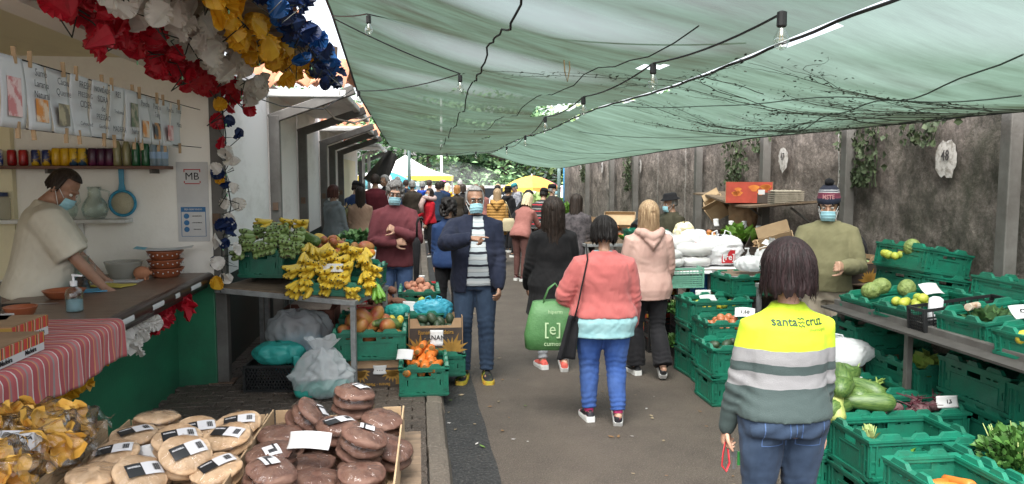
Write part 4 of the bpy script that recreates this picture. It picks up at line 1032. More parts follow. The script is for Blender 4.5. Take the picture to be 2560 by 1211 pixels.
def ball_mesh(name, r, mats, seed=0, lump=.04, sc=(1,1,1), nu=14, nv=10, stem=0):
    mb = MB(); mb.sph((0,0,0), (r*sc[0],r*sc[1],r*sc[2]), nu, nv); me = mb.mesh(name, mats, True); a = co(me)
    if lump: a = a*(1+lump*wnoise(a/r, 1.6, seed, 2))[:,None]; setco(me, a)
    return me
def long_mesh(name, ln, prof, mats, seed=0, n=10, bend=0, lump=.03, tip=None):
    mb = MB(); rings = []
    for t, k in prof: rings.append([Vector((ln*(t-.5), k*math.cos(2*PI*j/n), k*math.sin(2*PI*j/n)+bend*(t-.5)**2)) for j in range(n)])
    mb.loft(rings)
    if tip:
        nr = len(prof)-1
        for i in range(len(mb.f)):
            if i < n*tip[0] or (tip[1] and n*(nr-tip[1]) <= i < n*nr): mb.mi[i] = 1
        mb.mi[-2] = 1
    me = mb.mesh(name, mats, True); a = co(me)
    if lump:
        d = wnoise(a, 30, seed, 2)*lump*max(k for _, k in prof); a[:,1:] *= (1+d/ max(k for _, k in prof))[:,None]; setco(me, a)
    return me
def veg(name, c, c2, rough=.5, sc=12, **k): return mat(name, c, rough, c2, sc, .15, 60, rnd=.12, **k)
m_carrot = veg('carrot_skin', (.62,.17,.022), (.50,.12,.016)); m_carend = mat('carrot_crown', (.12,.10,.03), .8, (.30,.12,.02), 60)
m_tom = veg('tomato_skin', (.42,.030,.022), (.30,.035,.02), .25); m_mango = veg('mango_skin', (.36,.06,.045), (.42,.22,.05), .4, 7); m_orange = veg('orange_peel', (.66,.24,.02), (.56,.17,.015)); m_lemon = veg('lemon_peel', (.62,.46,.04), (.46,.40,.05))
m_apple = veg('apple_skin', (.45,.07,.04), (.55,.30,.08), .3, 9); m_onion = veg('onion_skin', (.45,.17,.07), (.34,.10,.04), .4, 10); m_pot = veg('pink_potato_skin', (.50,.24,.155), (.40,.17,.11), .8); m_spot = veg('sweet_potato_skin', (.22,.10,.06), (.14,.06,.04), .85)
m_cher = mat('cherimoya_skin', (.22,.28,.08), .6, (.12,.17,.045), 26, .9, 34, bdist=.02); m_courg = mat('courgette_skin', (.035,.085,.018), .4, (.12,.19,.05), 20, .1, 60, sx=(1,6,6)); m_squash = mat('pale_squash_skin', (.40,.42,.14), .5, (.22,.29,.07), 12, .1, 50, sx=(1,5,5))
m_beet = veg('beetroot_skin', (.16,.085,.085), (.09,.045,.05), .8); m_garlic = veg('garlic_skin', (.62,.54,.50), (.48,.36,.34), .7); m_melon = veg('yellow_melon_skin', (.55,.38,.05), (.45,.28,.04), .6); m_lime = veg('green_citrus_peel', (.25,.33,.04), (.40,.40,.05)); m_avo = veg('dark_green_avocado_skin', (.04,.065,.03), (.02,.035,.018))
m_walnut = veg('tan_nut_shell', (.42,.28,.16), (.32,.20,.11), .9, 20); m_leaf = mat('salad_leaf', (.13,.26,.03), .6, (.08,.17,.022), 9); m_pars = mat('parsley_leaf', (.035,.115,.018), .6, (.07,.17,.03), 9); m_lett = mat('pale_lettuce_leaf', (.30,.42,.09), .55, (.16,.28,.05), 10); m_brocc = mat('dark_kale_leaf', (.07,.15,.045), .7, (.04,.10,.035), 10); m_stalk = mat('pale_green_stalk', (.34,.40,.15), .6, (.24,.32,.10), 12); m_bean = mat('green_bean_pod', (.16,.27,.05), .5, (.30,.36,.10), 8, rnd=.1)
ME = {}
def me_(key, fn):
    if key not in ME: ME[key] = fn()
    return ME[key]
PR = dict(
 carrot=lambda s: long_mesh('carrot', .17, [(0,.004),(.02,.013),(.05,.0185),(.10,.0215),(.3,.0215),(.6,.017),(.85,.010),(.97,.005),(1,.0015)], [m_carrot, m_carend], s, 10, .02*(s-1), .05, (2,0)),
 bigcarrot=lambda s: long_mesh('carrot', .23, [(0,.010),(.015,.022),(.05,.030),(.12,.034),(.4,.034),(.7,.029),(.9,.022),(.97,.013),(1,.004)], [m_carrot, m_carend], s, 12, .03*(s-1), .05, (1,0)),
 tomato=lambda s: ball_mesh('tomato', .042, m_tom, s, .05, (1,1,.82)), mango=lambda s: ball_mesh('mango', .040, m_mango, s, .04, (1.25,1,.95)), papaya=lambda s: ball_mesh('papaya', .06, m_mango, s, .05, (1.5,1,1)),
 orange=lambda s: ball_mesh('orange', .037, m_orange, s, .015), lemon=lambda s: ball_mesh('lemon', .029, m_lemon, s, .02, (1.25,1,1)), lime=lambda s: ball_mesh('citrus', .030, m_lime, s, .03, (1.15,1,1)), apple=lambda s: ball_mesh('apple', .036, m_apple, s, .03, (1,1,.9)),
 onion=lambda s: ball_mesh('onion', .034, m_onion, s, .03, (1,1,.95)), potato=lambda s: ball_mesh('potato', .034, m_pot, s, .12, (1.35,1,.9)), spot=lambda s: ball_mesh('sweet_potato', .042, m_spot, s, .14, (2.0,1,.95)), melon=lambda s: ball_mesh('melon', .075, m_melon, s, .03, (1.1,1,.95)),
 cher=lambda s: ball_mesh('cherimoya', .062, m_cher, s, .09, (1,1,1.1), 20, 14), beet=lambda s: ball_mesh('beetroot', .036, m_beet, s, .06, (1,1,.95)), garlic=lambda s: ball_mesh('garlic', .024, m_garlic, s, .07, (1,1,.9)), avo=lambda s: ball_mesh('avocado', .038, m_avo, s, .05, (1.5,1,1)), nut=lambda s: ball_mesh('nut', .018, m_walnut, s, .10),
 courg=lambda s: long_mesh('courgette', .26, [(0,.006),(.02,.016),(.06,.024),(.2,.034),(.5,.044),(.8,.048),(.93,.038),(.99,.016),(1,.004)], [m_courg, m_stalk], s, 14, .05*(s-1), .03, (2,0)),
 squash=lambda s: long_mesh('squash', .27, [(0,.010),(.03,.022),(.1,.036),(.3,.046),(.6,.044),(.85,.052),(.96,.036),(1,.006)], [m_squash, m_stalk], s, 14, .04*(s-1), .03, (1,0)),
 rsquash=lambda s: ball_mesh('round_squash', .062, m_courg, s, .05, (1.25,1,.95), 18, 12),
 bean=lambda s: long_mesh('bean_pod', .19, [(0,.002),(.04,.006),(.3,.008),(.7,.008),(.95,.005),(1,.001)], m_bean, s, 6, .12*(s-1), .05))
NAMES = dict(bigcarrot='carrot', spot='sweet_potato', cher='cherimoya', beet='beetroot', avo='avocado', courg='courgette', rsquash='round_squash', bean='bean_pod', lime='citrus_fruit')
def item(kind, M, label, cat, group=None, v=None):
    v = RN.randrange(3) if v is None else v
    o = link(cat.replace(' ','_'), me_((kind, v), lambda: PR[kind](v)))
    o.matrix_world = M; return tag(o, label, cat, group)
def pile(kind, c, half, n, label, cat, group, r, rz=0, tilt=None, heap=.0, flat=False, seed=0, lay=None, aim=None):
    """lay n fruits in the rectangle centre c, half-sizes half, dropping each on those below it"""
    q = random.Random(seed+n); placed = []; Q = Matrix.Translation(c) @ (tilt or Matrix.Rotation(rad(rz),4,'Z'))
    for i in range(n):
        best = None
        for _ in range(14):
            x, y = q.uniform(-1,1)*half[0], q.uniform(-1,1)*half[1]
            z = heap*max(0,1-(x/half[0])**2*.9-(y/half[1])**2*.9)*.0
            for px, py, pz in placed:
                d2 = (x-px)**2+(y-py)**2
                if d2 < (1.9*r)**2: z = max(z, pz+math.sqrt(max(0,(1.9*r)**2-d2))*.92)
            pen = z-heap*max(0,1-(x/half[0])**2-(y/half[1])**2)*.9
            if best is None or pen < best[0]: best = (pen, x, y, z)
        _, x, y, z = best; placed.append((x, y, z))
        if lay is not None: rot = rotm(q.gauss(0,.12), q.gauss(0,.10), rad(lay)+q.gauss(0,.22))
        elif flat: rot = rotm(q.uniform(0,6), q.gauss(0,.15), q.uniform(0,6.28))
        else: rot = rotm(q.uniform(0,6.28), q.uniform(0,6.28), q.uniform(0,6.28))
        s = q.uniform(.88,1.1)
        item(kind, Q @ Matrix.Translation((x,y,z+r)) @ rot @ Matrix.Diagonal((s,s,s,1)), label, cat, group)
def bunch(kind, M, label, group, nf=6, seed=0):
    q = random.Random(seed)
    mats = {'y':[m_ban,m_btip],'g':[m_bgr,m_btip],'b':[m_bbright,m_btip]}[kind]; r = .0230 if kind != 'g' else .0260; ln = .178 if kind != 'g' else .145
    t = thing('banana_bunch', label, 'bananas', group=group); t.matrix_world = M
    bm = me_(('ban', kind), lambda: banana_mesh(ln, r, 1.0 if kind != 'g' else .6, mats))
    for i in range(nf):
        row = i % 2; k = i//2 - (nf//2-1)/2
        a = k*.25+q.gauss(0,.04)
        # fingers fan out from the shared stem at the origin, tips towards +X
        L_ = Matrix.Rotation(a,4,'Z') @ Matrix.Rotation(-.16+.42*row+q.gauss(0,.05),4,'Y') @ Matrix.Translation((ln*.5+.012,0,0)) @ Matrix.Rotation(q.gauss(0,.2),4,'X')
        link('banana', bm, t, L_)
    mb = MB(); mb.tube([(-.012,0,.002),(.004,0,.002),(.03,0,0)], [.009,.013,.018], 7); mb.build('stem', m_stem, t, smooth=True)
    return t
def leaves(name, m, c, R_, n, s, label, cat, seed=0, group=None, curl=.5, stalks=0, up=.6, parent=None, kind=None):
    """a bunch of small curled leaves around c (R_ = radii)"""
    q = random.Random(seed); mb = MB()
    for i in range(n):
        v = Vector((q.gauss(0,1),q.gauss(0,1),abs(q.gauss(0,1))*.9)).normalized()*(q.random()**.4)
        p = Vector((v.x*R_[0], v.y*R_[1], v.z*R_[2])); ss = s*q.uniform(.6,1.3)
        M = Matrix.Translation(p) @ Vector((v.x, v.y, v.z*.8+.15)).to_track_quat('X','Z').to_matrix().to_4x4() @ rotm(q.uniform(-1,1),q.uniform(-.9,.5),q.uniform(-.5,.5),(0,0,0),ss)
        w = [q.uniform(.45,.75) for _ in range(4)]
        mb.add([(-.8,0,0),(-.3,w[0],curl*.3),(.5,w[1],curl*.55),(1.1,0,-curl*.2),(.5,-w[2],curl*.5),(-.3,-w[3],curl*.3),(.15,0,-.05)], [(0,6,1),(1,6,2),(2,6,3),(3,6,4),(4,6,5),(5,6,0)], M)
    mb.cur = 1
    for i in range(stalks):
        x, y = q.uniform(-1,1)*R_[0]*.8, q.uniform(-1,1)*R_[1]*.8; mb.tube([(x*.3-R_[0]*.5*0,y*.3,-.02),(x*.8,y*.8,R_[2]*.4),(x,y,R_[2]*.8)], [.006,.004,.002], 5)
    o = mb.build(name, [m, m_stalk], parent, smooth=True); o.location = c
    return tag(o, label, cat, group, kind)
def note(label, c, w=.14, h=.09, rz=0, tilt=.5, txt=None, cat='price sign', curl=.012, name='price_card', face=None):
    """a hand-lettered price card propped in the produce"""
    M = face or (Matrix.Translation(c) @ Euler((PI/2-tilt,0,rad(rz))).to_matrix().to_4x4())
    t = thing(name, label, cat); t.matrix_world = M
    mb = MB(); mb.grid(lambda u, v: ((u-.5)*w, (v-.5)*h, curl*math.sin(PI*u)-.5*curl*math.sin(PI*v)), 10, 6); mb.build('card', m_paper, t, smooth=True, solid=.0008)
    if txt: text_mb(txt, h*.42, Matrix.Translation((0,0,curl*.75+.003)), bold=.0008).build('lettering', m_ink, t)
    return t
def carton(label, loc, rz, W, D, H, m, mi=None, name='cardboard_box', rot=None, flaps=0, cut=True, hole=True, deco=None, cat='box', t_=.006):
    """open cardboard tray: four walls (ends stand higher), floor, hand holes and loose flaps"""
    t = thing(name, label, cat, loc, rad(rz), rot=rot)
    for sx in (-1,1):
        mb = MB(); Hs = H*1.0; holes = [(-.045,.045,H*.70,H*.84)] if hole else []
        holed(mb, D, .003, Hs, t_, holes, Matrix.Translation((sx*W/2,0,0)) @ Matrix.Rotation(sx*PI/2,4,'Z')); mb.build('end_wall', m, t)
    for sy in (-1,1):
        mb = MB(); e = W/2-t_-.001; d_ = H*.22 if cut else 0
        P = [(-e,.003),(e,.003),(e,H*.98),(e*.72,H*.98),(e*.6,H-d_),(-e*.6,H-d_),(-e*.72,H*.98),(-e,H*.98)]
        a = [(x, sy*D/2, z) for x, z in P]; b_ = [(x, sy*(D/2-t_), z) for x, z in P]; n = len(P)
        mb.add(a+b_, [tuple(range(n)), tuple(range(2*n-1,n-1,-1))]+[(i,(i+1)%n,(i+1)%n+n,i+n) for i in range(n)]); mb.build('side_wall', m, t)
    mb = MB(); mb.box(-W/2+.007,W/2-.007,-D/2+.007,D/2-.007,.001,.006); mb.build('floor', m, t)
    for k in range(flaps):
        sy = -1 if k % 2 else 1; mb = MB(); mb.box(-W/2+.01,W/2-.01,0,.005,0,D*.42, Matrix.Translation((0,sy*(D/2+.003),H)) @ Matrix.Rotation(-sy*rad(55 if k < 1 else 25),4,'X')); mb.build('flap', m, t)
    if deco: deco(t, W, D, H)
    return t
def sheet_on(t, pts, m, name, off=None):
    mb = MB(); mb.add(pts, [tuple(range(len(pts)))]); return mb.build(name, m, t)
def pile_bag(label, c, R_, m, name='plastic_bag', seed=0, knot=True, cat='bag', rz=0, handles=False, sag=.25, extra=None):
    """a slumped, creased bag: rounded body drawn in to a gathered neck"""
    t = thing(name, label, cat, c, rad(rz)); mb = MB(); nu, nv = 76, 44
    g = random.Random(seed); ph = [g.uniform(0,6.28) for _ in range(6)]
    def f(u, v):
        a = 2*PI*u; e = v
        if knot:
            r = math.sin(min(1,e/.62)*PI/2)**.5 if e < .45 else (1-((e-.45)/.55)**.8*.88 if e < 1 else .12)
            z = R_[2]*(e**1.1)*1.0
            if e > .8: r = .14+.35*(e-.8)/.2+.05*math.sin(a*3+ph[0])
        else:
            b_ = -PI/2+PI*e; r = max(.02, math.cos(b_))**.55; z = R_[2]*.5*(1+math.sin(b_))
        r *= 1+.06*math.sin(a*3+ph[1]+e*3)+.05*math.sin(a*7+ph[2]-e*5)*(.3+e)+.03*math.sin(a*13+ph[3]+e*9)
        return (R_[0]*r*math.cos(a), R_[1]*r*math.sin(a), z+.02*R_[2]*math.sin(a*5+ph[4])*e)
    mb.grid(f, nu, nv); o = mb.build('film', m, t, smooth=True); a = co(o.data); L0 = float(max(R_))
    w1 = 1-np.abs(wnoise(a/L0, 5.0, seed+3, 2))*2; w2 = 1-np.abs(wnoise(a/L0, 11.0, seed+4, 2))*2; d = (w1*.055+w2*.030)*L0*np.clip(a[:,2]/(.12*L0),0,1)
    c0 = a.mean(axis=0); v_ = (a-c0)/np.linalg.norm(a-c0,axis=1)[:,None]; a = a+v_*d[:,None]; a[:,2] = np.maximum(a[:,2],.001); setco(o.data, a)
    if handles:
        for sx in (-1,1):
            mb = MB(); mb.tube([(sx*R_[0]*.45,-.02,R_[2]*.86),(sx*R_[0]*.42,-.01,R_[2]*1.15),(sx*R_[0]*.2,.0,R_[2]*1.22),(sx*R_[0]*.12,.02,R_[2]*.86)], [.02,.016,.016,.02], 8, flat=(1,.35)); mb.build('handle', m, t, smooth=True)
    if extra: extra(t)
    return t
T_ = lambda x, y, z: (x, y, z)
f_clear = plastic_film('clear_polythene', (.80,.82,.84), .45, .18); f_milky = plastic_film('milky_polythene', (.82,.83,.84), .12, .3); f_teal = plastic_film('teal_bag_film', (.06,.50,.45), .10, .35)
f_blue = plastic_film('light_blue_bag_film', (.10,.55,.72), .14, .3); f_wrap = plastic_film('bread_wrap_film', (.85,.85,.85), .80, .10); f_chip = plastic_film('snack_bag_film', (.88,.87,.84), .72, .08)
m_woodtop = mat('dark_varnished_worktop', (.20,.135,.098), .38, (.13,.082,.058), 4, .15, 40, sx=(1,5,5)); m_nosing = mat('dark_brown_edge', (.055,.028,.022), .3, (.035,.018,.014), 8)
m_terra = mat('glazed_terracotta', (.36,.115,.05), .35, (.28,.08,.035), 10); m_metal = mat('dull_steel', (.35,.35,.35), .35, metal=.8); m_board = mat('weathered_plywood', (.20,.14,.09), .85, (.11,.08,.055), 7, .3, 50, sx=(1,5,5))
m_bagwhite = mat('white_carrier_plastic', (.74,.74,.75), .35, (.64,.64,.66), 10, .25, 22)

# ================================================================== LEFT: fruit tables by the bar corner
def table(label, loc, rz, W, D, z, tilt=0, legs=((-1,-1),(1,-1),(-1,1),(1,1)), skip=()):
    t = thing('display_table', label, 'table', loc, rad(rz)); Q = Matrix.Translation((0,0,z)) @ Matrix.Rotation(rad(tilt),4,'Y')
    mb = MB(); mb.box(-W/2+.03,W/2-.03,-D/2+.03,D/2-.03,-.012,.004,Q); mb.build('tabletop', m_board, t)
    mb = MB()
    for y in (-D/2,D/2-.035): mb.box(-W/2,W/2,y,y+.035,-.045,-.005,Q)
    for x in (-W/2,W/2-.035): mb.box(x,x+.035,-D/2+.036,D/2-.036,-.045,-.005,Q)
    mb.build('rail', m_galv, t, bevel=.004)
    for sx, sy in legs:
        x, y = sx*(W/2-.03), sy*(D/2-.03); top = (Q @ Vector((x,y,-.046))).z
        mb = MB(); mb.box(x-.02,x+.02,y-.02,y+.02,0,top); mb.build('leg', m_galv, t, bevel=.003)
    return t
table('steel framed fruit table at the bar corner carrying the bananas', (-.97,6.70,PZ), -15, 1.20, .90, .80, 4.0, legs=((1,-1),(1,1),(-1,1)))
table('steel framed fruit table farther back carrying teal crates', (-1.0,8.55,PZ), 0, 1.20, 1.6, .72, 3.5)
tl = Matrix.Rotation(rad(4),4,'Y')
crate('g24','green crate heaped with green bananas at the bar corner',(-1.28,6.92,.965),rot=(0,rad(4),rad(78)))
crate('g10','shallow green crate under the big heap of yellow bananas',(-.72,6.42,.885),rot=(0,rad(4),rad(-4)))
crate('g20','green crate behind the yellow bananas holding oranges',(-.62,6.82,.89),rot=(0,rad(4),rad(-8)))
q = random.Random(31)
n = 0
for row, (y, z, k) in enumerate(((6.20,.955,5),(6.23,1.005,5),(6.28,1.055,5),(6.35,1.105,5),(6.44,1.15,5),(6.55,1.185,4),(6.67,1.21,4))):
    for i in range(k):
        x = -1.03+.63*(i+.5+.25*(row % 2))/k+q.gauss(0,.012); zz = z-.05*((x+.72)/.3)**2*.5+q.gauss(0,.006)-(x+.72)*.07
        bunch('y', rotm(q.gauss(0,.2), .40+q.gauss(0,.12), -PI/2+q.choice((-1,-.5,.3,.8))*q.uniform(.3,.9), (x, y+.11, zz+.04)), 'yellow banana bunch in the heap at the table front', 'yellow bananas heaped in the front crate', 6, n); n += 1
for row, (y, z, k) in enumerate(((6.58,1.225,5),(6.62,1.275,5),(6.68,1.32,5),(6.77,1.355,4),(6.88,1.38,4),(7.0,1.395,3))):
    for i in range(k):
        x = -1.53+.55*(i+.5+.25*(row % 2))/k+q.gauss(0,.015)
        bunch('g', rotm(q.gauss(0,.25), .10+q.gauss(0,.10), -PI/2-.1+q.gauss(0,.35), (x, y+.13+.08*(x+1.25), z+.015-.05*((x+1.25)/.25)**2)), 'unripe green banana bunch heaped beside the white wall', 'green bananas heaped in the corner crate', 6, n); n += 1
for i in range(3): bunch('y', rotm(q.gauss(0,.3), .1, -PI/2+q.gauss(0,.5), (-1.30+.15*i, 7.10, 1.43)), 'mottled yellow banana bunch on top of the green bananas', 'yellow bananas on the green heap', 6, 60+i)
bunch('b', rotm(.4,.95,-PI/2+.5,(-.36,6.28,.985)), 'bright green banana bunch hanging at the table corner', None, 6, 71)
for i in range(2): item('courg', rotm(.2,.35,-.75+.1*i,(-1.02+.05*i,6.98-.04*i,1.30)) , 'dark green courgette lying between the banana heaps', 'courgette', 'courgettes between the bananas')
pile('orange',(-.62,6.90,1.13),(.22,.10),12,'orange sitting behind the yellow bananas','orange','oranges behind the bananas',.037,heap=.05,seed=2)
crate('g10','green crate of mangoes behind the banana heaps',(-.85,7.45,1.03),rot=(0,rad(4),0))
crate('g24','green crate hidden under the mangoes',(-.85,7.45,.82-.03),rot=(0,0,0))
pile('mango',(-.85,7.45,1.08),(.24,.14),24,'red and yellow mango in the crate behind the bananas','mango','mangoes on the table',.042,heap=.12,seed=4)
for i in range(3): item('melon', rotm(q.random(),q.random(),0,(-1.10+.14*i,7.60-.03*i,1.24-.02*i)), 'yellow netted melon resting above the mangoes', 'melon', 'melons above the mangoes')
item('papaya', rotm(0,.2,.6,(-.50,7.38,1.17)), 'long yellow papaya at the right end of the mangoes', 'papaya')
note('bent white price card among the yellow bananas',(-.70,6.30,1.10),.17,.07,0,.35)
note('white price card on the courgettes beside the green bananas',(-1.10,6.74,1.19),.13,.05,10,.5)
note('large white price card behind the oranges',(-.50,7.18,1.12),.20,.10,-8,.7)
for (k, l, x, y, z, rz) in (('g24','teal crate standing highest on the far fruit table',-1.15,8.55,.86,8),('g24','teal crate of tomatoes in front of the kale',-.62,8.22,.84,6),('g20','teal crate under the curly kale',-.62,8.75,.92,6),('g24','teal crate below the highest teal crate',-1.15,8.30,.63,4),('g24','teal crate at the back of the far fruit table',-1.1,9.05,.84,0)): crate(k,l,(x,y,z),rot=(rad(-8) if k == 'g24' else 0,rad(3),rad(rz)))
leaves('kale', m_brocc, (-.66,8.72,1.10), (.30,.2,.14), 420, .035, 'curly dark kale heaped in the back teal crate', 'kale', 5)
pile('tomato',(-.60,8.20,.98),(.24,.13),16,'small pale tomato in the far teal crate','tomato','tomatoes in the far teal crate',.036,heap=.06,seed=6)
pile('apple',(-1.05,8.18,.88),(.2,.1),10,'red apple in front of the tall teal crate','apple','apples in front of the tall teal crate',.036,heap=.08,seed=7)
carton('small brown box wedged between the teal crates',(-.88,8.42,1.07),6,.16,.10,.10,m_card,hole=False)
# stacked on the pavement in front
crate('g24','green carrot crate on the kerb in front',(.03,6.26,PZ),90)
pile('bigcarrot',(.03,6.27,PZ+.15),(.13,.20),40,'fat orange carrot heaped in the kerb crate','carrot','carrots heaped in the kerb crate',.034,lay=90,heap=.16,seed=9)
note('blank white price card stuck among the kerb carrots',(-.12,6.02,.43),.13,.09,-15,.7)
note('printed white label tucked behind the kerb carrots',(.14,6.30,.50),.11,.13,-6,.2,txt='BANANA')
def print_banana(t, W, D, H, up=1, words='Banana - Madeira', back=True):
    """dark printed panel with ochre banana leaves and the carton's wording"""
    y = -D/2-.003
    for (x0, x1, z0, z1, m) in ((-W/2+.002,W/2-.002,.004,H*.72,m_carddk),): sheet_on(t, [(x0,y,z0),(x1,y,z0),(x1,y,z1),(x0,y,z1)], m, 'printed_panel')
    g = random.Random(int(W*1000)); mb = MB()
    for cx in (-W*.30,W*.30):
        for k in range(9):
            a = PI*(k+.2)/8.6; l = H*.52*g.uniform(.75,1.1); w = .016; c, s = math.cos(a), math.sin(a)
            P = [(0,0),(l*.5*c-w*s,l*.5*s+w*c),(l*c,l*s),(l*.5*c+w*s,l*.5*s-w*c)]
            mb.add([(cx+px*.9, y-.0015, H*.07+max(-.01,pz)*up if up > 0 else H*.62-max(-.01,pz)) for px, pz in P], [(0,1,2,3)])
    mb.build('leaf_print', m_ochre, t)
    text_mb(words, H*.155, face_my(0,y-.003,H*.60 if up > 0 else H*.13, 0 if up > 0 else PI), bold=.0006, sx=.9).build('lettering', m_ochre, t)
    mb = MB()
    for k in range(9): mb.box(W*.36+.0055*k,W*.36+.0055*k+.0035*(1+(k*7) % 2*.4),y-.0016,y-.0012,H*.12,H*.36)
    mb.build('barcode', m_ochre, t)
carton('dark printed banana carton upside down under the red tomato crate',(-.36,6.42,PZ),0,.44,.32,.235,m_card,deco=lambda t,W,D,H: print_banana(t,W,D,H,-1),cut=False)
note('white delivery label on the upside down banana carton',(-.33,6.254,PZ+.155),.11,.075,0,0.02,txt='- - -')
carton('brown banana carton full of avocados behind the carrots',(.14,6.72,.30),0,.46,.30,.32,m_card,deco=lambda t,W,D,H: print_banana(t,W,D,H,1))
crate('g20','green crate underneath the avocado carton',(.10,6.74,PZ),0)
pile('avo',(.14,6.72,.44),(.17,.10),16,'dark green avocado in the banana carton','avocado','avocados in the banana carton',.042,heap=.10,seed=12)
crate('g24','green crate of big red tomatoes above the upside down carton',(-.41,6.42,.34),0)
pile('papaya',(-.41,6.42,.46),(.21,.10),16,'big red tomato in the crate above the carton','tomato','red tomatoes in the crate above the carton',.055,heap=.07,seed=14)
pile('lemon',(-.22,6.46,.60),(.07,.05),5,'lemon lying among the big red tomatoes','lemon','lemons among the red tomatoes',.03,seed=15)
item('courg', rotm(0,.15,.35,(-.27,6.38,.62)), 'green courgette resting on the big red tomatoes', 'courgette')
note('small folded white tag on the red tomatoes',(-.24,6.30,.585),.06,.05,5,.6)
crate('g20','green crate of flat beans behind the red tomatoes',(-.40,6.86,.42),0); crate('g24','green crate under the flat beans',(-.40,6.88,PZ),0)
for i in range(36): item('bean', rotm(q.gauss(0,.2),q.gauss(0,.1),q.uniform(-.8,.8),(-.40+q.uniform(-.19,.19),6.86+q.uniform(-.11,.11),.56+.012*(i//6)+q.random()*.01)), 'flat green bean pod in the crate behind the tomatoes', 'bean', 'flat beans behind the tomatoes')
crate('r','red crate of sweet potatoes behind the beans',(-.32,7.28,.44),0); crate('g24','green crate under the red sweet potato crate',(-.32,7.30,PZ+.09),0)
pile('spot',(-.30,7.26,.56),(.20,.12),18,'brown sweet potato heaped in the red crate','sweet potato','sweet potatoes in the red crate',.045,heap=.16,seed=16,flat=True)
for k, (z, l) in enumerate(((PZ,'green crate at the bottom of the pink potato stack'),(PZ+.24,'green crate in the middle of the pink potato stack'),(PZ+.44,'green crate of pink potatoes beside the man in maroon'))): crate('g24' if k == 0 else 'g20',l,(.0,7.62,z),90)
pile('potato',(.0,7.62,.66),(.13,.20),34,'pink potato in the crate beside the man in maroon','potato','pink potatoes beside the man in maroon',.036,heap=.09,seed=18)
crate('g20','green crate of chayotes in front of the pink potatoes',(.02,7.12,.42),90); crate('g20','green crate under the chayotes',(.02,7.12,PZ+.11),90)
pile('lime',(.0,7.12,.55),(.12,.2),18,'pale green chayote in the crate before the pink potatoes','chayote','chayotes before the pink potatoes',.04,heap=.08,seed=19)
note('white price card between the chayotes and the beans',(-.10,6.93,.66),.12,.10,-20,.4)
pile_bag('light blue carrier bag draped over the avocado carton',(.13,6.92,.55),(.17,.08,.17),f_blue,'carrier_bag',3,False,handles=True)
pile_bag('crumpled teal bag lying on the flat beans',(-.20,6.82,.60),(.11,.07,.10),f_teal,'carrier_bag',5,False)
for z, l, y in ((PZ,'lower red crate behind the man in maroon',9.5),(PZ+.2,'upper red crate behind the man in maroon',9.45),(PZ,'red crate farther along the kerb',10.2)): crate('r',l,(.02,y,z),90)
crate('g24','green crate beside the far red crates',(.02,9.0,PZ),90)
mb = MB(); mb.lathe([(.012,0),(.045,0),(.045,.11),(.012,.11)],16,rotm(0,0,0,(.03,9.4,PZ+.41))); tag(mb.build('paper_roll', m_paper, smooth=False),'white paper roll standing on the upper red crate','paper roll')
# under the table
crate('x','black lattice crate under the fruit table',(-1.18,6.40,PZ),-5)
pile_bag('teal carrier bags bundled on the black lattice crate',(-1.16,6.36,PZ+.21),(.20,.13,.17),f_teal,'carrier_bag',8,False)
mb = MB(); mb.grid(lambda u, v: (-1.03+.10*u+.01*math.sin(v*7), 6.225-.01*math.sin(u*9), PZ+.29-.25*v+.01*math.sin(u*6)), 6, 10); tag(mb.build('bag_strip', f_teal, smooth=True, solid=.004),'teal bag end hanging down the black lattice crate','bag')
def roll_in(t):
    mb = MB(); mb.tube([(-.16,-.02,.07),(.16,.02,.08)],.065,14,rnd=True); mb.build('bag_roll', mat('teal_plastic_roll',(.05,.44,.36),.4,(.04,.36,.30),8,.3,20), t, smooth=True)
pile_bag('clear polythene sack with a roll of teal bags inside',(-.76,6.02,PZ),(.25,.16,.46),f_clear,'polythene_sack',11,True,extra=roll_in)
pile_bag('clear sack of blue bags behind the lattice crate',(-1.05,6.75,PZ+.16),(.26,.17,.40),f_clear,'polythene_sack',12,False)
pile_bag('crumpled light blue bags inside the sack under the table',(-1.05,6.75,PZ+.02),(.22,.14,.34),f_blue,'carrier_bag',13,False)
carton('red brown carton on its side beneath the fruit table',(-.98,7.05,PZ+.30),-4,.46,.32,.26,mat('dark_red_carton',(.16,.06,.04),.8),hole=False)
carton('brown carton supporting the red brown carton',(-.98,7.05,PZ),2,.48,.34,.29,m_card,hole=False,cut=False)
note('white delivery label on the red brown carton',(-.99,6.884,PZ+.46),.10,.055,-4,0.0)
# ================================================================== RIGHT: front crates
R_ = [('g24','bottom crate of the front stack right of the high vis woman',2.62,3.80,0,0),('g24','empty top crate of the front stack with a few leaves',2.62,3.80,.24,0),
 ('g24','green crate under the beetroots',2.92,4.20,0,0),('g24','green crate of beetroots behind the empty crate',2.92,4.20,.23,0),('g24','green crate under the flat beans near the rack post',2.86,4.62,0,0),('g24','green crate of flat beans near the rack post',2.86,4.62,.24,0),
 ('g24','bottom crate under the striped courgettes',2.46,4.32,0,90),('g24','green crate of striped courgettes beside the high vis woman',2.46,4.32,.24,90),
 ('g24','lowest crate under the nearest carrots',2.46,3.10,0,90),('g24','nearest green crate of fat carrots at the bottom edge',2.46,3.10,.24,90),('g24','lowest crate under the leafy greens',2.89,3.24,0,90),('g24','green crate of leafy greens at the bottom right corner',2.89,3.24,.24,90)]
for k, l, x, y, z, rz in R_: crate(k,l,(x,y,z),rz)
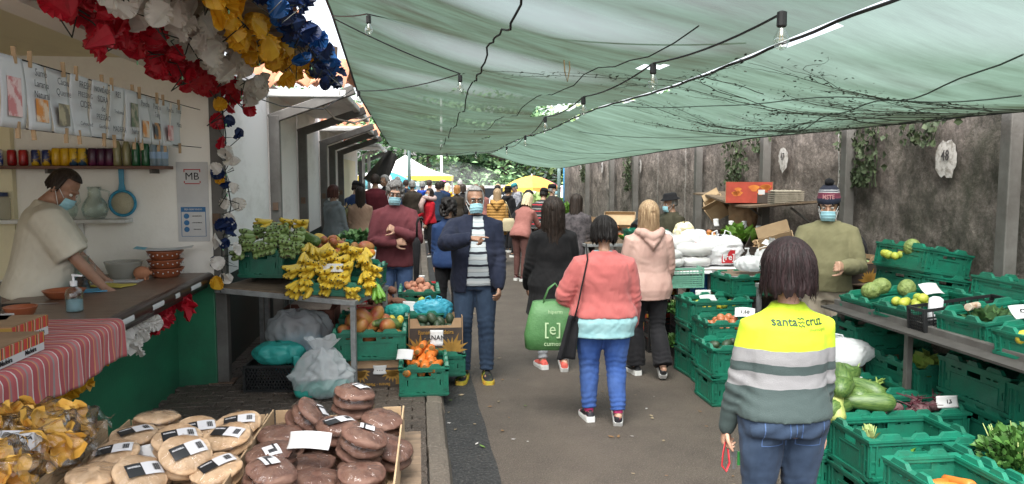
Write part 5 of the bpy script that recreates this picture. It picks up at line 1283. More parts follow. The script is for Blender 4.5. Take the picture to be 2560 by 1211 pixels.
for i, (x, y, z, a, b_) in enumerate(((2.42,3.05,.42,.6,.1),(2.38,3.18,.40,2.6,0),(2.55,3.24,.38,1.5,.2),(2.50,3.0,.37,.2,0),(2.36,2.95,.36,1.2,0),(2.56,3.06,.40,1.4,.5),(2.44,3.25,.37,.4,0),(2.45,2.92,.38,2.2,0))): item('bigcarrot', rotm(0,b_,a,(x,y,z)), 'fat orange carrot in the nearest crate', 'carrot', 'carrots in the nearest crate')
leaves('leafy_greens', m_pars, (2.92,3.26,.44), (.17,.26,.20), 700, .024, 'dark leafy greens in the bottom right crate', 'greens', 8, stalks=20)
leaves('loose_leaves', m_leaf, (2.60,3.78,.275), (.22,.12,.05), 26, .035, 'few limp leaves left in the empty front crate', 'leaves', 9, stalks=8)
leaves('cut_stalks', m_stalk, (2.46,3.82,.40), (.05,.04,.09), 16, .025, 'pale green cut stalks poking out of the empty front crate', 'stalks', 19, stalks=12)
for i, (x, y, z, a, b_) in enumerate(((2.47,4.10,.63,-2.3,-.1),(2.52,4.22,.66,-2.0,.1),(2.60,4.16,.60,-1.0,.1),(2.62,4.30,.62,-2.4,0),(2.44,4.30,.68,-1.9,.3),(2.55,4.40,.64,-.7,0),(2.40,4.18,.56,-1.6,.2),(2.48,4.45,.60,-2.2,0),(2.58,4.05,.54,-.3,0),(2.42,4.05,.52,-2.6,0))): item('courg', rotm(0,b_,a,(x,y,z)) @ Matrix.Diagonal((1.25,1.2,1.2,1)), 'dark green striped courgette in the front heap', 'courgette', 'courgettes beside the high vis woman')
for i in range(5): item('rsquash', rotm(q.gauss(0,.3),q.gauss(0,.3),q.uniform(0,3),(2.55+.06*(i%2),4.10+.09*i,.55+.02*(i%3))), 'round green striped squash on the front heap', 'squash', 'round squashes on the front heap')
for i in range(3): item('squash', rotm(.2,.75-.15*i,-2.0+.4*i,(2.38+.05*i,4.03+.15*i,.55)), 'pale yellow green squash standing in the front heap', 'squash', 'pale squashes in the front heap')
for i in range(14):
    x, y, z = 2.92+q.uniform(-.22,.22), 4.20+q.uniform(-.13,.13), .41+.025*(i%3); item('beet', rotm(q.random()*6,q.random()*.6,q.random()*6,(x,y,z)), 'muddy beetroot in the crate behind the empty one', 'beetroot', 'beetroots in the front crate')
    if i % 2 == 0:
        mb = MB()
        for k in range(6): mb.tube([(0,0,.02),(q.gauss(0,.02),q.gauss(0,.02),.05),(q.gauss(0,.05),q.gauss(0,.05),.07)],[.005,.004,.002],5)
        o = mb.build('beet_stalks', mat('dark_red_stalk',(.07,.012,.02),.6)); o.location = (x,y,z); tag(o,'dark red cut stalks of the muddy beetroots','stalks','beetroot stalks')
for i in range(44): item('bean', rotm(q.gauss(0,.15),q.gauss(0,.1),q.gauss(0,.35),(2.86+q.uniform(-.19,.19),4.62+q.uniform(-.12,.12),.41+.008*(i//5)+q.random()*.01)), 'flat green bean pod in the crate near the rack post', 'bean', 'flat beans near the rack post')
item('bean', rotm(0,-1.2,.4,(2.81,4.56,.55)), 'single bean pod standing upright in the bean crate', 'bean')
note('white price card lying on the flat beans near the post',(2.80,4.52,.52),.14,.07,6,.9,txt='E2'); note('white price card beside the beetroots',(3.12,4.08,.51),.14,.07,0,.3,txt='1,5'); note('white price card above the striped courgettes',(2.36,4.64,.66),.15,.14,-8,.5,txt='2,00')
pile_bag('clear white carrier bag lying over the crates behind the courgettes',(2.82,4.98,.50),(.34,.22,.20),f_milky,'carrier_bag',23,False,handles=True)
crate('g24','green crate supporting the white carrier bag',(2.80,5.04,.24),0); crate('g24','bottom crate below the white carrier bag',(2.80,5.04,0),0)
# rack
rk = thing('display_rack','long dark steel rack of crates along the mossy wall','rack',(3.12,0,0))
mb = MB(); mb.box(0,.045,1.6,5.36,.87,.925); mb.build('front_rail', m_steel, rk, bevel=.006)
mb = MB(); mb.box(.046,1.0,1.6,5.36,.865,.88,Matrix.Rotation(rad(-5),4,'Y') @ Matrix.Translation((-.075,0,-.0))); mb.build('shelf', mat('dark_rack_board',(.06,.055,.05),.8,(.04,.036,.032),8), rk)
for y in (1.7,4.50,5.30):
    mb = MB(); mb.box(.005,.045,y-.02,y+.02,0,.869); mb.build('leg', m_steel, rk, bevel=.004)
K_ = [('g10','green crate of cherimoyas at the left end of the rack',3.42,5.08,.90,0,5),('g10','green crate of small green fruit, second from the rack left end',3.42,4.66,.925,3,7),('g16','green crate of broccoli leaves on the rack beside the black crate',3.44,4.05,.905,3,6),('g16','green crate with one yellow fruit at the rack right end',3.42,3.56,.905,4,6),('g20','green crate at the bottom of the tall stack against the wall',3.90,5.50,.90,90,9),('g20','green crate on top of the tall stack against the wall',3.90,5.50,1.095,94,10),('g16','green crate behind the broccoli crate',3.98,4.5,1.0,90,6)]
for k, l, x, y, z, rz, tl_ in K_: crate(k,l,(x,y,z),rot=((0,rad(-tl_),rad(rz)) if rz < 45 else (rad(tl_),0,rad(rz))))
crate('b','narrow black crate wedged between green crates on the rack',(3.40,4.37,.89),rot=(0,rad(-6),0),sc=(1,.42,1))
mb = MB(); mb.lathe([(.0,0),(.035,.0),(.042,.03),(.042,.15),(.02,.165),(0,.165)],18,rotm(0,.05,0,(3.22,4.37,.93))); tag(mb.build('paper_roll', m_bagwhite, smooth=True),'white roll standing in the narrow black crate','paper roll')
for i, (x, y, z) in enumerate(((3.22,5.05,1.03),(3.34,5.12,1.05),(3.50,5.06,1.04))): item('cher', rotm(q.random(),q.random(),q.random(),(x,y,z)), 'knobbly green cherimoya in the leftmost rack crate', 'cherimoya', 'cherimoyas in the leftmost rack crate')
pile('lime',(3.26,4.64,.97),(.10,.12),9,'small green fruit in the second rack crate','fruit','small green fruits in the second rack crate',.034,heap=.04,seed=33)
leaves('broccoli_leaves', m_brocc, (3.36,4.06,1.0), (.18,.13,.06), 150, .03, 'broccoli leaves lying in the rack crate', 'leaves', 12)
mb = MB(); mb.tube([(-.06,0,0),(.06,0,0)],.022,12,rotm(0,0,.5,(3.28,4.12,1.075))); tag(mb.build('printed_roll', mat('printed_brown_wrapper',(.30,.16,.09),.5,(.6,.55,.45),14), smooth=False),'printed brown roll on the broccoli leaves','roll')
item('lemon', rotm(0,0,.3,(3.16,3.58,1.0),1.5), 'single yellow fruit in the rack right end crate', 'fruit')
note('white card pencilled with a price in the broccoli crate',(3.42,3.86,1.08),.18,.11,-12,1.0,txt='C 2,3'); note('white price card leaning in the second rack crate',(3.52,4.82,1.07),.16,.10,10,.9)
item('cher', rotm(0,0,0,(3.78,5.42,1.30)), 'green cherimoya in the topmost crate by the wall', 'cherimoya')
pile('lime',(3.70,5.55,1.2),(.08,.12),5,'green fruit in the topmost crate by the wall','fruit','green fruits in the topmost wall crate',.035,seed=35)
U_ = [('g24',3.44,4.05,.02,90,'bottom crate of the stack under the rack behind the beetroots'),('g24',3.44,4.05,.26,90,'middle crate of the stack under the rack behind the beetroots'),('g24',3.44,4.05,.50,90,'top crate of the stack under the rack behind the beetroots'),('g24',3.38,3.40,.02,90,'bottom crate of the rightmost stack under the rack'),('g24',3.38,3.40,.26,90,'second crate of the rightmost stack under the rack'),('g24',3.38,3.40,.50,90,'top crate of the rightmost stack under the rack'),
 ('g24',3.37,4.72,.38,90,'green crate with a pale lettuce under the rack'),('g20',3.37,4.72,.18,90,'crate below the pale lettuce under the rack'),('g20',3.40,5.22,.58,0,'shaded green crate under the left end of the rack'),('g24',3.86,3.9,.05,90,'shaded crate deep under the rack')]
for k, x, y, z, rz, l in U_: crate(k,l,(x,y,z),rz)
leaves('lettuce', m_lett, (3.36,4.62,.52), (.11,.12,.13), 90, .06, 'pale frilly lettuce in the crate under the rack', 'lettuce', 14)
carton('banana carton under the shaded crate at the rack left end',(3.40,5.22,.33),0,.46,.32,.24,m_card,deco=lambda t,W,D,H: print_banana(t,W,D,H,1,'Madeira'),cut=False); carton('brown carton on the ground at the rack left end',(3.40,5.22,.02),0,.48,.34,.30,m_card,cut=False,hole=False)
carton('dark printed banana carton holding bananas behind the tall stack',(3.72,6.25,.92),8,.46,.30,.24,m_card,deco=lambda t,W,D,H: print_banana(t,W,D,H,1,'Banana'))
for i in range(3): bunch('g', rotm(.2,.1,-1.6+.4*i,(3.62+.1*i,6.30,1.08)), 'greenish banana bunch in the carton behind the tall stack', 'bananas in the wall carton', 6, 80+i)
note('large white price card on the wall banana carton',(3.66,6.06,1.10),.20,.10,-4,.5)
crate('g20','green crate of oranges behind the beanie man',(3.36,6.32,.86),20); pile('orange',(3.36,6.32,.95),(.2,.12),9,'orange in the crate behind the beanie man','orange','oranges behind the beanie man',.037,seed=37)
table('dark low table behind the beanie man', (3.62,6.35,0), 0, 1.0, .75, .86)
pile_bag('black jacket bundled against the wall behind the beanie man',(3.95,6.65,1.0),(.16,.2,.30),c_black,'jacket_bundle',41,False,cat='jacket')
# ================================================================== RIGHT: middle stall
for k, l, x, y, z, rz in (('g24','bottom crate of the avocado stack left of the high vis woman',2.62,5.92,0,0),('g24','green crate of avocados left of the high vis woman',2.62,5.92,.24,0),('g20','bottom crate under the shallots',2.74,6.34,0,0),('g20','second crate under the shallots',2.74,6.34,.20,0),('g20','green crate of shallots behind the avocados',2.74,6.34,.40,0),
 ('g24','bottom crate of the lemon stack',2.74,6.78,0,4),('g24','middle crate of the lemon stack',2.74,6.78,.24,0),('g24','green crate of yellow and green lemons',2.74,6.78,.48,3)): crate(k,l,(x,y,z),rz)
pile('avo',(2.60,5.92,.36),(.2,.11),14,'dark green avocado in the crate left of the high vis woman','avocado','avocados left of the high vis woman',.042,heap=.06,seed=43)
leaves('herb_bunch', m_pars, (2.82,5.86,.46), (.08,.08,.10), 120, .02, 'small green herb bunch beside the avocados', 'herbs', 15)
pile('onion',(2.68,6.34,.50),(.2,.11),38,'reddish shallot in the crate behind the avocados','shallot','shallots behind the avocados',.026,heap=.10,seed=44)
pile('lemon',(2.74,6.78,.60),(.22,.12),12,'yellow lemon in the crate left of the high vis woman','lemon','lemons left of the high vis woman',.031,heap=.03,seed=45); pile('lime',(2.78,6.76,.62),(.2,.10),9,'green lemon in the crate left of the high vis woman','lemon','green lemons left of the high vis woman',.031,seed=46)
note('white price card lying over the shallots',(2.82,6.26,.66),.17,.11,-25,.9,txt='1,50'); note('white price card lying across the lemons',(2.66,6.70,.72),.16,.08,5,1.0); note('folded white card on the avocados',(2.70,5.80,.50),.08,.09,20,.5)
for k, (l, x, y, z) in enumerate((('bottom black crate of the parsley stack',2.66,7.22,0),('middle black crate of the parsley stack',2.66,7.22,.17),('black crate heaped with parsley',2.66,7.22,.34),('black crate under the loose celery',2.68,7.70,.17),('lowest black crate behind the parsley stack',2.68,7.70,0),('black crate of garlic under the mint crate',2.62,7.78,.40))): crate('b',l,(x,y,z),90 if k < 3 else 0)
leaves('parsley', m_pars, (2.62,7.18,.50), (.17,.26,.15), 1100, .020, 'curly parsley heaped on the black crate stack', 'parsley', 16, stalks=40)
leaves('celery', m_leaf, (2.76,7.0,.50), (.15,.15,.13), 300, .026, 'pale stalked celery beside the parsley', 'celery', 17, stalks=50); leaves('parsley', m_pars, (2.5,7.1,.20), (.10,.20,.10), 260, .02, 'parsley poking from the lower black crates', 'parsley', 18, stalks=10)
note('white price card standing in the parsley',(2.72,6.98,.70),.15,.11,-6,.25,txt='0,80')
pile('garlic',(2.50,7.72,.54),(.2,.13),28,'white garlic bulb in the black crate under the mint crate','garlic','garlic bulbs under the mint crate',.027,heap=.09,seed=47)
crate('m','mint green slatted crate holding bagged loaves',(2.58,7.40,.74),0,sc=(.8,.9,1)); crate('m','mint green slatted crate under the trestle table',(2.66,7.95,.74),0,sc=(.8,.9,1))
t = thing('paper_sack','brown potato sack with a net window under the table','sack',(2.96,7.35,.0)); mb = MB(); mb.loft([[(math.cos(a)*.16*k,math.sin(a)*.12*k,z) for a in [2*PI*j/16 for j in range(16)]] for z, k in ((0,.9),(.1,1.05),(.35,1.0),(.55,.9),(.62,.6))]); mb.build('sack', m_card, t, smooth=True); mb = MB(); mb.sph((0,-.05,.56),(.11,.09,.10)); mb.build('net_window', mat('potato_net',(.18,.13,.10),.8,(.30,.22,.16),40), t, smooth=True)
t = thing('printed_sack','red and yellow printed sack behind the garlic','sack',(2.62,8.05,.0)); mb = MB(); mb.loft([[(math.cos(a)*.22*k,math.sin(a)*.12*k,z) for a in [2*PI*j/16 for j in range(16)]] for z, k in ((0,.9),(.1,1.05),(.45,1.0),(.70,.9),(.73,.6))]); mb.build('sack', mat('red_yellow_sack',(.50,.06,.03),.5,(.62,.36,.04),3,lo=.48,hi=.52), t, smooth=True)
# trestle table, white cloth, bagged loaves
t = thing('trestle_table','wooden trestle table with A shaped legs under a white sheet','table',(2.95,7.78,0))
mb = MB(); mb.box(-.55,.42,-.42,.42,.885,.905); mb.build('tabletop', m_board, t)
for x in (.10,):
    for sy in (-1,1):
        for sx in (-1,1):
            mb = MB(); mb.tube([(x+sx*.03,sy*.32,.884),(x+sx*.15,sy*.36,0)],.022,6); mb.build('leg', m_timber, t)
mb = MB(); mb.grid(lambda u, v: (2.42+1.02*u, 7.33+.9*v, .914+.004*math.sin(u*21)*math.sin(v*17)-(.05*max(0,.06-v)/.06)-.03*max(0,u-.95)/.05), 40, 30); tag(mb.build('table_cloth', c_white, smooth=True, solid=.006),'white sheet spread over the trestle table','tablecloth')
pile_bag('blue carrier bag hanging between the trestle legs',(3.02,7.60,.50),(.18,.10,.36),mat('blue_carrier_plastic',(.05,.22,.55),.35,(.04,.17,.45),8),'carrier_bag',51,False)
m_loaf = mat('bagged_pale_dough', (.60,.50,.40), .6, (.50,.40,.31), 10, .4, 30)
def loafbag(x, y, z, s, label, a=0, fl=1.0):
    t = thing('loaf_bag', label, 'bread bag', (x,y,z), a, 'bagged loaves on the trestle table'); mb = MB(); g = random.Random(int(x*991+y*77+z*13))
    ph = [g.uniform(0,6) for _ in range(4)]
    def f(k): return lambda u, v: (.17*s*k*(1+(.03*math.sin(u*31+v*11+ph[2])+.025*math.sin(u*57-v*23)) * (k > 1))*max(.05,math.sin(PI*v))**.5*math.cos(2*PI*u)*(1+.05*math.sin(2*PI*u*3+ph[0])), .13*s*k*max(.05,math.sin(PI*v))**.5*math.sin(2*PI*u), .055*fl*s+.055*fl*s*k*-math.cos(PI*v)+(.004*math.sin(u*40+v*9+ph[1]) if k > 1 else 0))
    mb.grid(f(.95), 24, 12); mb.build('loaf', m_loaf, t, smooth=True); mb = MB(); mb.grid(f(1.06), 36, 16); mb.build('film', f_milky, t, smooth=True)
for i, (x, y, z, s, a, fl) in enumerate(((2.50,7.42,.935,1.0,.1,.8),(2.48,7.44,1.02,.95,-.1,.8),(2.52,7.74,.92,1.0,.3,1.0),(2.50,7.74,1.03,1.0,0,1.0),(2.55,7.95,1.13,1.1,.2,1.1),(2.84,7.52,.92,1.0,.1,1.0),(2.82,7.52,1.03,1.0,-.2,1.2),(2.74,7.86,.92,1.05,.4,1.2),(2.74,7.86,1.05,1.15,.1,1.3),(2.98,7.80,.92,.9,.8,1.0),(2.44,7.60,1.16,.9,0,1.0))): loafbag(x,y,z,s,'pale loaf in a clear bag stacked on the trestle table',a,fl)
def re_logo(t):
    for dx, m, s in ((.02,mat('red_logo_square',(.52,.02,.03),.5),.125),):
        mb = MB(); mb.box(dx-s*.55,dx+s*.55,-.165,-.152,.04,.04+s*1.05); mb.build('logo_square', m, t)
        text_mb('[re]', .088, face_my(dx,-.167,.10), bold=.0012).build('lettering', m_bagwhite, t)
pile_bag('white carrier bag with a red square logo on the trestle table',(3.13,7.58,.92),(.23,.15,.30),m_bagwhite,'carrier_bag',53,False,handles=True,extra=re_logo)
def re2(t):
    mb = MB(); mb.box(-.06,.06,-.125,-.115,.10,.22); mb.build('logo_square', mat('red_logo_square',(.52,.02,.03),.5), t)
pile_bag('smaller white carrier bag behind the red logo bag',(2.98,7.95,.92),(.17,.11,.33),m_bagwhite,'carrier_bag',54,False,extra=re2)
# sloping display against the wall
t = table('dark sloping display stand against the mossy wall',(3.62,8.35,0),0,1.0,1.5,.92,-4)
def slope(label, c, W, D, H, rz, m, words=None, tx=24):
    def deco(t_, w, d, h):
        if words:
            text_mb(words, h*.62, face_my(0,-d/2-.004,h*.42), bold=.0012).build('lettering', mat('yellow_print',(.70,.55,.05),.6), t_)
    return carton(label, c, rz, W, D, H, m, rot=(rad(tx),0,rad(rz)), hole=False, deco=deco, cut=False)
slope('black tray of peaches on the sloping stand',(3.38,8.45,1.06),.40,.32,.11,10,m_carddk,None)
tq = lambda rz, tx=24: Matrix.Rotation(rad(rz),4,'Z') @ Matrix.Rotation(rad(tx),4,'X')
pile('apple',(3.38,8.45,1.09),(.16,.13),18,'peach in the black tray on the sloping stand','peach','peaches on the sloping stand',.036,tilt=tq(10),seed=61)
slope('black tray of lettuce on the sloping stand',(3.62,8.30,1.04),.42,.34,.12,8,m_carddk); slope('black tray of tan nuts beside the lettuce',(3.80,7.95,1.02),.36,.34,.12,-38,m_carddk,'Ajes')
leaves('lettuce', m_leaf, (3.62,8.24,1.14), (.20,.16,.12), 110, .07, 'bright green lettuces heaped in the sloping tray', 'lettuce', 62)
pile('nut',(3.80,7.95,1.06),(.14,.13),60,'tan nut in the sloping black tray','nut','nuts in the sloping tray',.019,tilt=tq(-38),heap=.02,seed=63)
pile('orange',(3.42,8.12,1.02),(.10,.06),6,'small orange in front of the peach tray','orange','oranges in front of the peach tray',.035,seed=64)
slope('black and yellow lettered tray below the nuts',(3.50,7.62,.93),.34,.26,.15,-30,m_carddk,'Ajes',8)
for i, (x, y, z, l) in enumerate(((3.50,8.62,1.30,'white card standing above the peaches'),(3.66,8.55,1.28,'white card standing above the lettuces, left one'),(3.80,8.50,1.28,'white card standing above the lettuces, right one'),(3.86,8.25,1.24,'white card leaning beside the nuts'))): note(l,(x,y,z),.07,.09,10,.3)
carton('open brown box with raised flaps right of the nut tray',(3.66,7.30,1.02),-28,.34,.28,.20,m_cardpale,rot=(rad(30),rad(-18),rad(-28)),hole=False,flaps=3,cut=False)
leaves('paper_packing', m_paper, (3.60,7.24,1.14), (.12,.09,.06), 30, .05, 'crumpled white packing in the open brown box', 'packing', 66)
pile_bag('crumpled white carrier bag in front of the open brown box',(3.52,7.12,.93),(.20,.13,.22),f_milky,'carrier_bag',67,False); pile_bag('white bag on the table edge behind the dark bob',(3.20,6.98,.93),(.16,.1,.14),f_milky,'carrier_bag',68,False)
t = thing('soap_bottle','clear pump bottle on the display table behind the hairline','bottle',(3.36,7.42,.93)); mb = MB(); mb.lathe([(.032,0),(.036,.01),(.036,.10),(.014,.125),(.012,.14)],16); mb.build('bottle', f_clear, t, smooth=True); mb = MB(); mb.tube([(0,0,.14),(0,0,.175)],.006,6); mb.box(-.035,.01,-.008,.008,.172,.185); mb.build('pump', m_bagwhite, t)
table('dark table carrying the white bags beside the beanie man',(3.40,7.20,0),0,.90,.62,.90); crate('g20','green crate under the table behind the dark bob',(3.20,7.06,.70),10); pile('lemon',(3.18,7.06,.80),(.18,.1),6,'lemon in the crate behind the dark bob','lemon','lemons behind the dark bob',.03,seed=69)
# wall shelf
t = thing('wall_shelf','warped plywood shelf fixed to the mossy wall','shelf')
mb = MB(); mb.loft([[(3.72,y,z),(4.16,y,z+.02),(4.16,y,z+.045),(3.72,y,z+.022)] for y, z in ((10.0,1.60),(9.5,1.585),(9.0,1.53),(8.6,1.49),(8.2,1.49),(7.8,1.52),(7.35,1.56))]); mb.build('board', m_board, t)
for y in (9.6,8.62,7.5):
    mb = MB(); mb.tube([(4.15,y,1.3),(3.85,y,1.52)],.012,6); mb.build('bracket', m_steel, t)
def redbox(t, W, D, H):
    for (x0,x1,z0,z1,m) in ((-W/2,W*.18,.0,H*.98,m_cardred),(W*.18,W/2,.0,H*.5,m_carddk),(W*.18,W/2,H*.5,H*.98,m_cardred)): sheet_on(t,[(x0,-D/2-.003,z0),(x1,-D/2-.003,z0),(x1,-D/2-.003,z1),(x0,-D/2-.003,z1)],m,'printed_panel')
    mb = MB(); g = random.Random(4)
    for k in range(8):
        cx, cz, r_ = g.uniform(-W*.42,W*.42), g.uniform(H*.40,H*.8), g.uniform(.03,.06); mb.add([(cx+r_*math.cos(a)*(1+.3*math.sin(3*a)),-D/2-.0045,cz+r_*.7*math.sin(a)) for a in [2*PI*j/14 for j in range(14)]],[tuple(range(14))])
    mb.build('fruit_print', m_orangeprint, t)
    sheet_on(t,[(W*.2,-D/2-.005,H*.4),(W*.34,-D/2-.005,H*.4),(W*.34,-D/2-.005,H*.62),(W*.2,-D/2-.005,H*.62)],m_paper,'label')
carton('red and orange printed fruit box on the wall shelf',(3.92,8.68,1.535),-24,.52,.34,.25,m_card,deco=redbox)
t = thing('egg_trays','stack of grey cardboard egg trays on the wall shelf','egg trays',(3.93,7.78,1.545),rad(-12)); m_egg = mat('egg_tray_pulp',(.33,.29,.23),.95,(.25,.22,.17),14)
for k in range(7):
    mb = MB(); mb.grid(lambda u, v: (-.15+.30*u, -.15+.30*v, .022*k+.012*(math.sin(u*PI*6)*math.sin(v*PI*6))+.012), 36, 36); mb.box(-.152,.152,-.152,-.150,.022*k,.022*k+.014); mb.box(-.152,-.150,-.15,.152,.022*k,.022*k+.014); mb.build('egg_tray', m_egg, t, smooth=False)
carton('brown box hanging askew below the wall shelf',(3.90,9.45,1.36),-20,.24,.22,.22,m_cardpale,rot=(rad(35),rad(-30),rad(-35)),hole=False,flaps=2,cut=False)
pile_bag('brown paper sack hanging below the wall shelf',(4.02,9.05,1.20),(.14,.22,.34),m_card,'paper_sack',71,False,cat='sack')
# far right stall: onions, covers
table('far right stall table under the onions',(2.75,10.7,0),0,1.1,1.6,.95); pile('onion',(2.62,10.55,.97),(.26,.25),60,'golden onion heaped on the far right stall','onion','onions on the far right stall',.043,heap=.26,seed=73)
carton('open brown box behind the onions',(2.80,11.3,1.02),15,.45,.3,.22,m_card); carton('pale wooden tray propped beside the onions',(2.98,11.05,1.18),-20,.45,.30,.06,m_cardpale,rot=(rad(38),0,rad(-20)),hole=False,cut=False)
pile_bag('black plastic cover bundled beside the onions',(3.25,10.1,1.05),(.32,.25,.24),mat('black_bin_plastic',(.012,.012,.014),.3),'plastic_cover',74,False,cat='cover'); crate('g24','green crate in front of the black plastic cover',(3.05,9.75,.9),10)
pile('apple',(2.95,10.25,1.0),(.15,.15),12,'reddish fruit beside the onions','fruit','reddish fruits beside the onions',.037,heap=.06,seed=75)
leaves('greens', m_leaf, (2.86,10.0,1.0), (.14,.10,.08), 60, .05, 'green leaves beside the far onions', 'greens', 76)
pile_bag('yellow printed bag hanging behind the blonde woman',(3.35,9.3,.95),(.12,.09,.30),mat('yellow_white_bag',(.65,.50,.12),.4,(.7,.68,.62),8),'carrier_bag',77,False)
for k, (l, x, y, z) in enumerate((('green crate on the ground by the rose jacket woman',2.32,12.9,0),('green crate behind the rose jacket woman',2.45,13.3,0),('banana carton crate by the rose jacket woman',2.5,12.7,.24))):
    if k < 2: crate('g24',l,(x,y,z),90)
    else: carton('brown carton of leaves by the rose jacket woman',(x-.1,y,z),0,.4,.3,.3,m_card)
leaves('salad_greens', m_leaf, (2.75,15.6,.95), (.55,.45,.40), 420, .09, 'light green salad plants piled on the far stall', 'greens', 78)
table('far stall table under the salad plants',(2.75,15.6,0),0,1.2,1.2,.9); table('far stall table beside the rose jacket woman',(2.72,13.4,0),0,.9,1.5,.88)
# ================================================================== bar counter (left)
t = thing('bar_counter','long dark bar counter with a brown rounded edge over the green wall','counter',(0,0,0))
mb = MB(); mb.box(-2.62,-1.735,.9,6.53,1.0,1.05); mb.build('worktop', m_woodtop, t)
mb = MB(); mb.tube([(-1.735,.9,1.008),(-1.735,6.52,1.008)],.047,14); mb.box(-1.80,-1.742,.9,6.53,.93,.985); mb.build('rounded_edge', m_nosing, t, smooth=True)
for y, l, tx in ((4.62,.20,''),(5.15,.22,''),(5.55,.10,''),(6.0,.26,'')):
    mb = MB(); mb.grid(lambda u, v: (-1.735+.0485*math.cos(-.3+.7*v), y-l/2+l*u, 1.008+.0485*math.sin(-.3+.7*v)), 3, 6); mb.build('label_strip', m_paper, t)
mb = MB(); mb.box(-3.5,-2.64,5.75,6.55,.93,1.0); mb.build('back_worktop', m_woodtop, t)
tag(mb.build('worktop_board', m_timber), 'x', 'y') if False else None
W3 = bands('striped_table_cloth', [(0,(.48,.10,.11)),(.10,(.66,.60,.55)),(.14,(.45,.10,.11)),(.30,(.62,.28,.14)),(.34,(.50,.14,.14)),(.46,(.33,.27,.26)),(.52,(.55,.17,.17)),(.66,(.68,.64,.60)),(.69,(.42,.08,.09)),(.84,(.60,.25,.13)),(.88,(.36,.22,.22)),(.93,(.50,.12,.12))], scale=4.3, axis='Y')
mb = MB()
def cl(u, v):
    y = 2.2+2.24*u; s = v*.62
    if s < .40: return (-2.08+s*1.0-.04*math.sin(u*3), y, 1.056+.004*math.sin(u*60)*math.sin(v*20))
    a = min(1,(s-.40)/.06)*PI/2; d = max(0,s-.46)
    return (-1.68+.04*math.sin(a)+.008*math.sin(u*70)*d*6, y, 1.056-.045*(1-math.cos(a))-d*1.05-.012*math.sin(u*19)*(d > .1))
mb.grid(cl, 160, 40); tag(mb.build('striped_cloth', W3, smooth=True, solid=.003), 'pink and white striped cloth draped over the near end of the bar counter', 'cloth')
m_boxst = bands('striped_gift_box', [(0,(.50,.05,.04)),(.22,(.70,.45,.05)),(.30,(.10,.03,.06)),(.42,(.55,.10,.04)),(.58,(.65,.62,.58)),(.64,(.30,.18,.03)),(.78,(.55,.05,.05))], scale=14, axis='Y', rough=.4, bump=0, sheen=0)
for (x, y, z, W_, D_, H_, l) in ((-1.83,3.42,1.062,.26,.46,.085,'red striped gift box standing nearest on the counter cloth'),(-1.98,3.85,1.06,.26,.34,.10,'red striped gift box behind the nearest one on the cloth')):
    t = thing('gift_box', l, 'box', (x,y,z)); mb = MB(); mb.box(-W_/2,W_/2,-D_/2,D_/2,0,H_*.42); mb.build('box', m_paper, t, bevel=.002)
    mb = MB(); mb.box(-W_/2-.001,W_/2+.001,-D_/2-.001,D_/2+.001,H_*.421,H_*.97); mb.build('striped_sleeve', m_boxst, t); mb = MB(); mb.box(-W_/2+.004,W_/2-.004,-D_/2+.004,D_/2-.004,H_*.971,H_); mb.build('lid', m_card, t)
    text_mb('Madeira', .03, face_px(W_/2+.003,D_*.22,H_*.25), bold=.0005).build('lettering', m_ink, t)
    text_mb('Madeira', .03, face_px(W_/2+.003,-D_*.22,H_*.25), bold=.0005).build('lettering', m_ink, t)
t = thing('paper_box','white paper box with dark lines behind the striped gift boxes','box',(-2.12,3.95,1.06),.3); mb = MB(); mb.box(-.12,.12,-.10,.10,0,.10); mb.build('box', m_paper, t, bevel=.003); mb = MB(); [mb.box(.121,.1215,-.07,.07-.02*k,.03+.015*k,.036+.015*k) for k in range(3)]; mb.build('print', m_ink, t)
t = thing('soap_bottle','clear hand gel pump bottle standing on the bar counter','bottle',(-2.02,4.72,1.05)); mb = MB()
mb.lathe([(.042,0),(.047,.008),(.048,.11),(.040,.135),(.018,.15),(.016,.165)],24); mb.build('bottle', glass('clear_bottle',(.86,.93,.95),.75), t, smooth=True)
mb = MB(); mb.lathe([(.040,.006),(.044,.012),(.044,.075),(.0,.076)],20); mb.build('gel', plastic_film('hand_gel',(.55,.75,.80),.5,.1), t, smooth=True)
mb = MB(); mb.lathe([(.019,.155),(.020,.185),(.008,.187),(.006,.215)],14); mb.loft([[(-.006,-.007,.213),(.05,-.005,.210),(.05,.005,.210),(-.006,.007,.213)],[(-.008,-.008,.226),(.052,-.004,.219),(.052,.004,.219),(-.008,.008,.226)]]); mb.build('pump', m_bagwhite, t)
def bowl(name, label, loc, r, h, m, cat, rim=.006, mats=None, deco=False, n=28):
    t = thing(name, label, cat, loc); mb = MB(); mb.lathe([(r*.65,0),(r*.80,h*.25),(r,h*.9),(r*1.04,h),(r*.98,h),(r*.93,h*.88),(r*.72,h*.3),(r*.5,h*.18),(.001,h*.17)], n); mb.build('bowl', m, t, smooth=True)
    if deco:
        mb = MB()
        for j in range(22):
            a = 2*PI*j/22; mb.sph((r*.955*math.cos(a), r*.955*math.sin(a), h*(.55 if j % 2 else .68)), (.006,.006,.006), 6, 5)
        mb.build('painted_dots', m_paper, t)
    return t
bowl('terracotta_dish','shallow terracotta dish with a fluted rim behind the hand gel bottle',(-2.32,5.28,1.05),.125,.055,m_terra,'dish'); bowl('terracotta_dish','small terracotta dish behind the gift boxes',(-2.26,4.60,1.05),.085,.06,m_terra,'dish')
for k, l in enumerate(('lowest patterned terracotta bowl of the stack by the wall','middle patterned terracotta bowl of the stack by the wall','topmost patterned terracotta bowl of the stack by the wall')): bowl('terracotta_bowl',l,(-2.0,6.30,1.05+.068*k),.135,.075,m_terra,'bowl',deco=True)
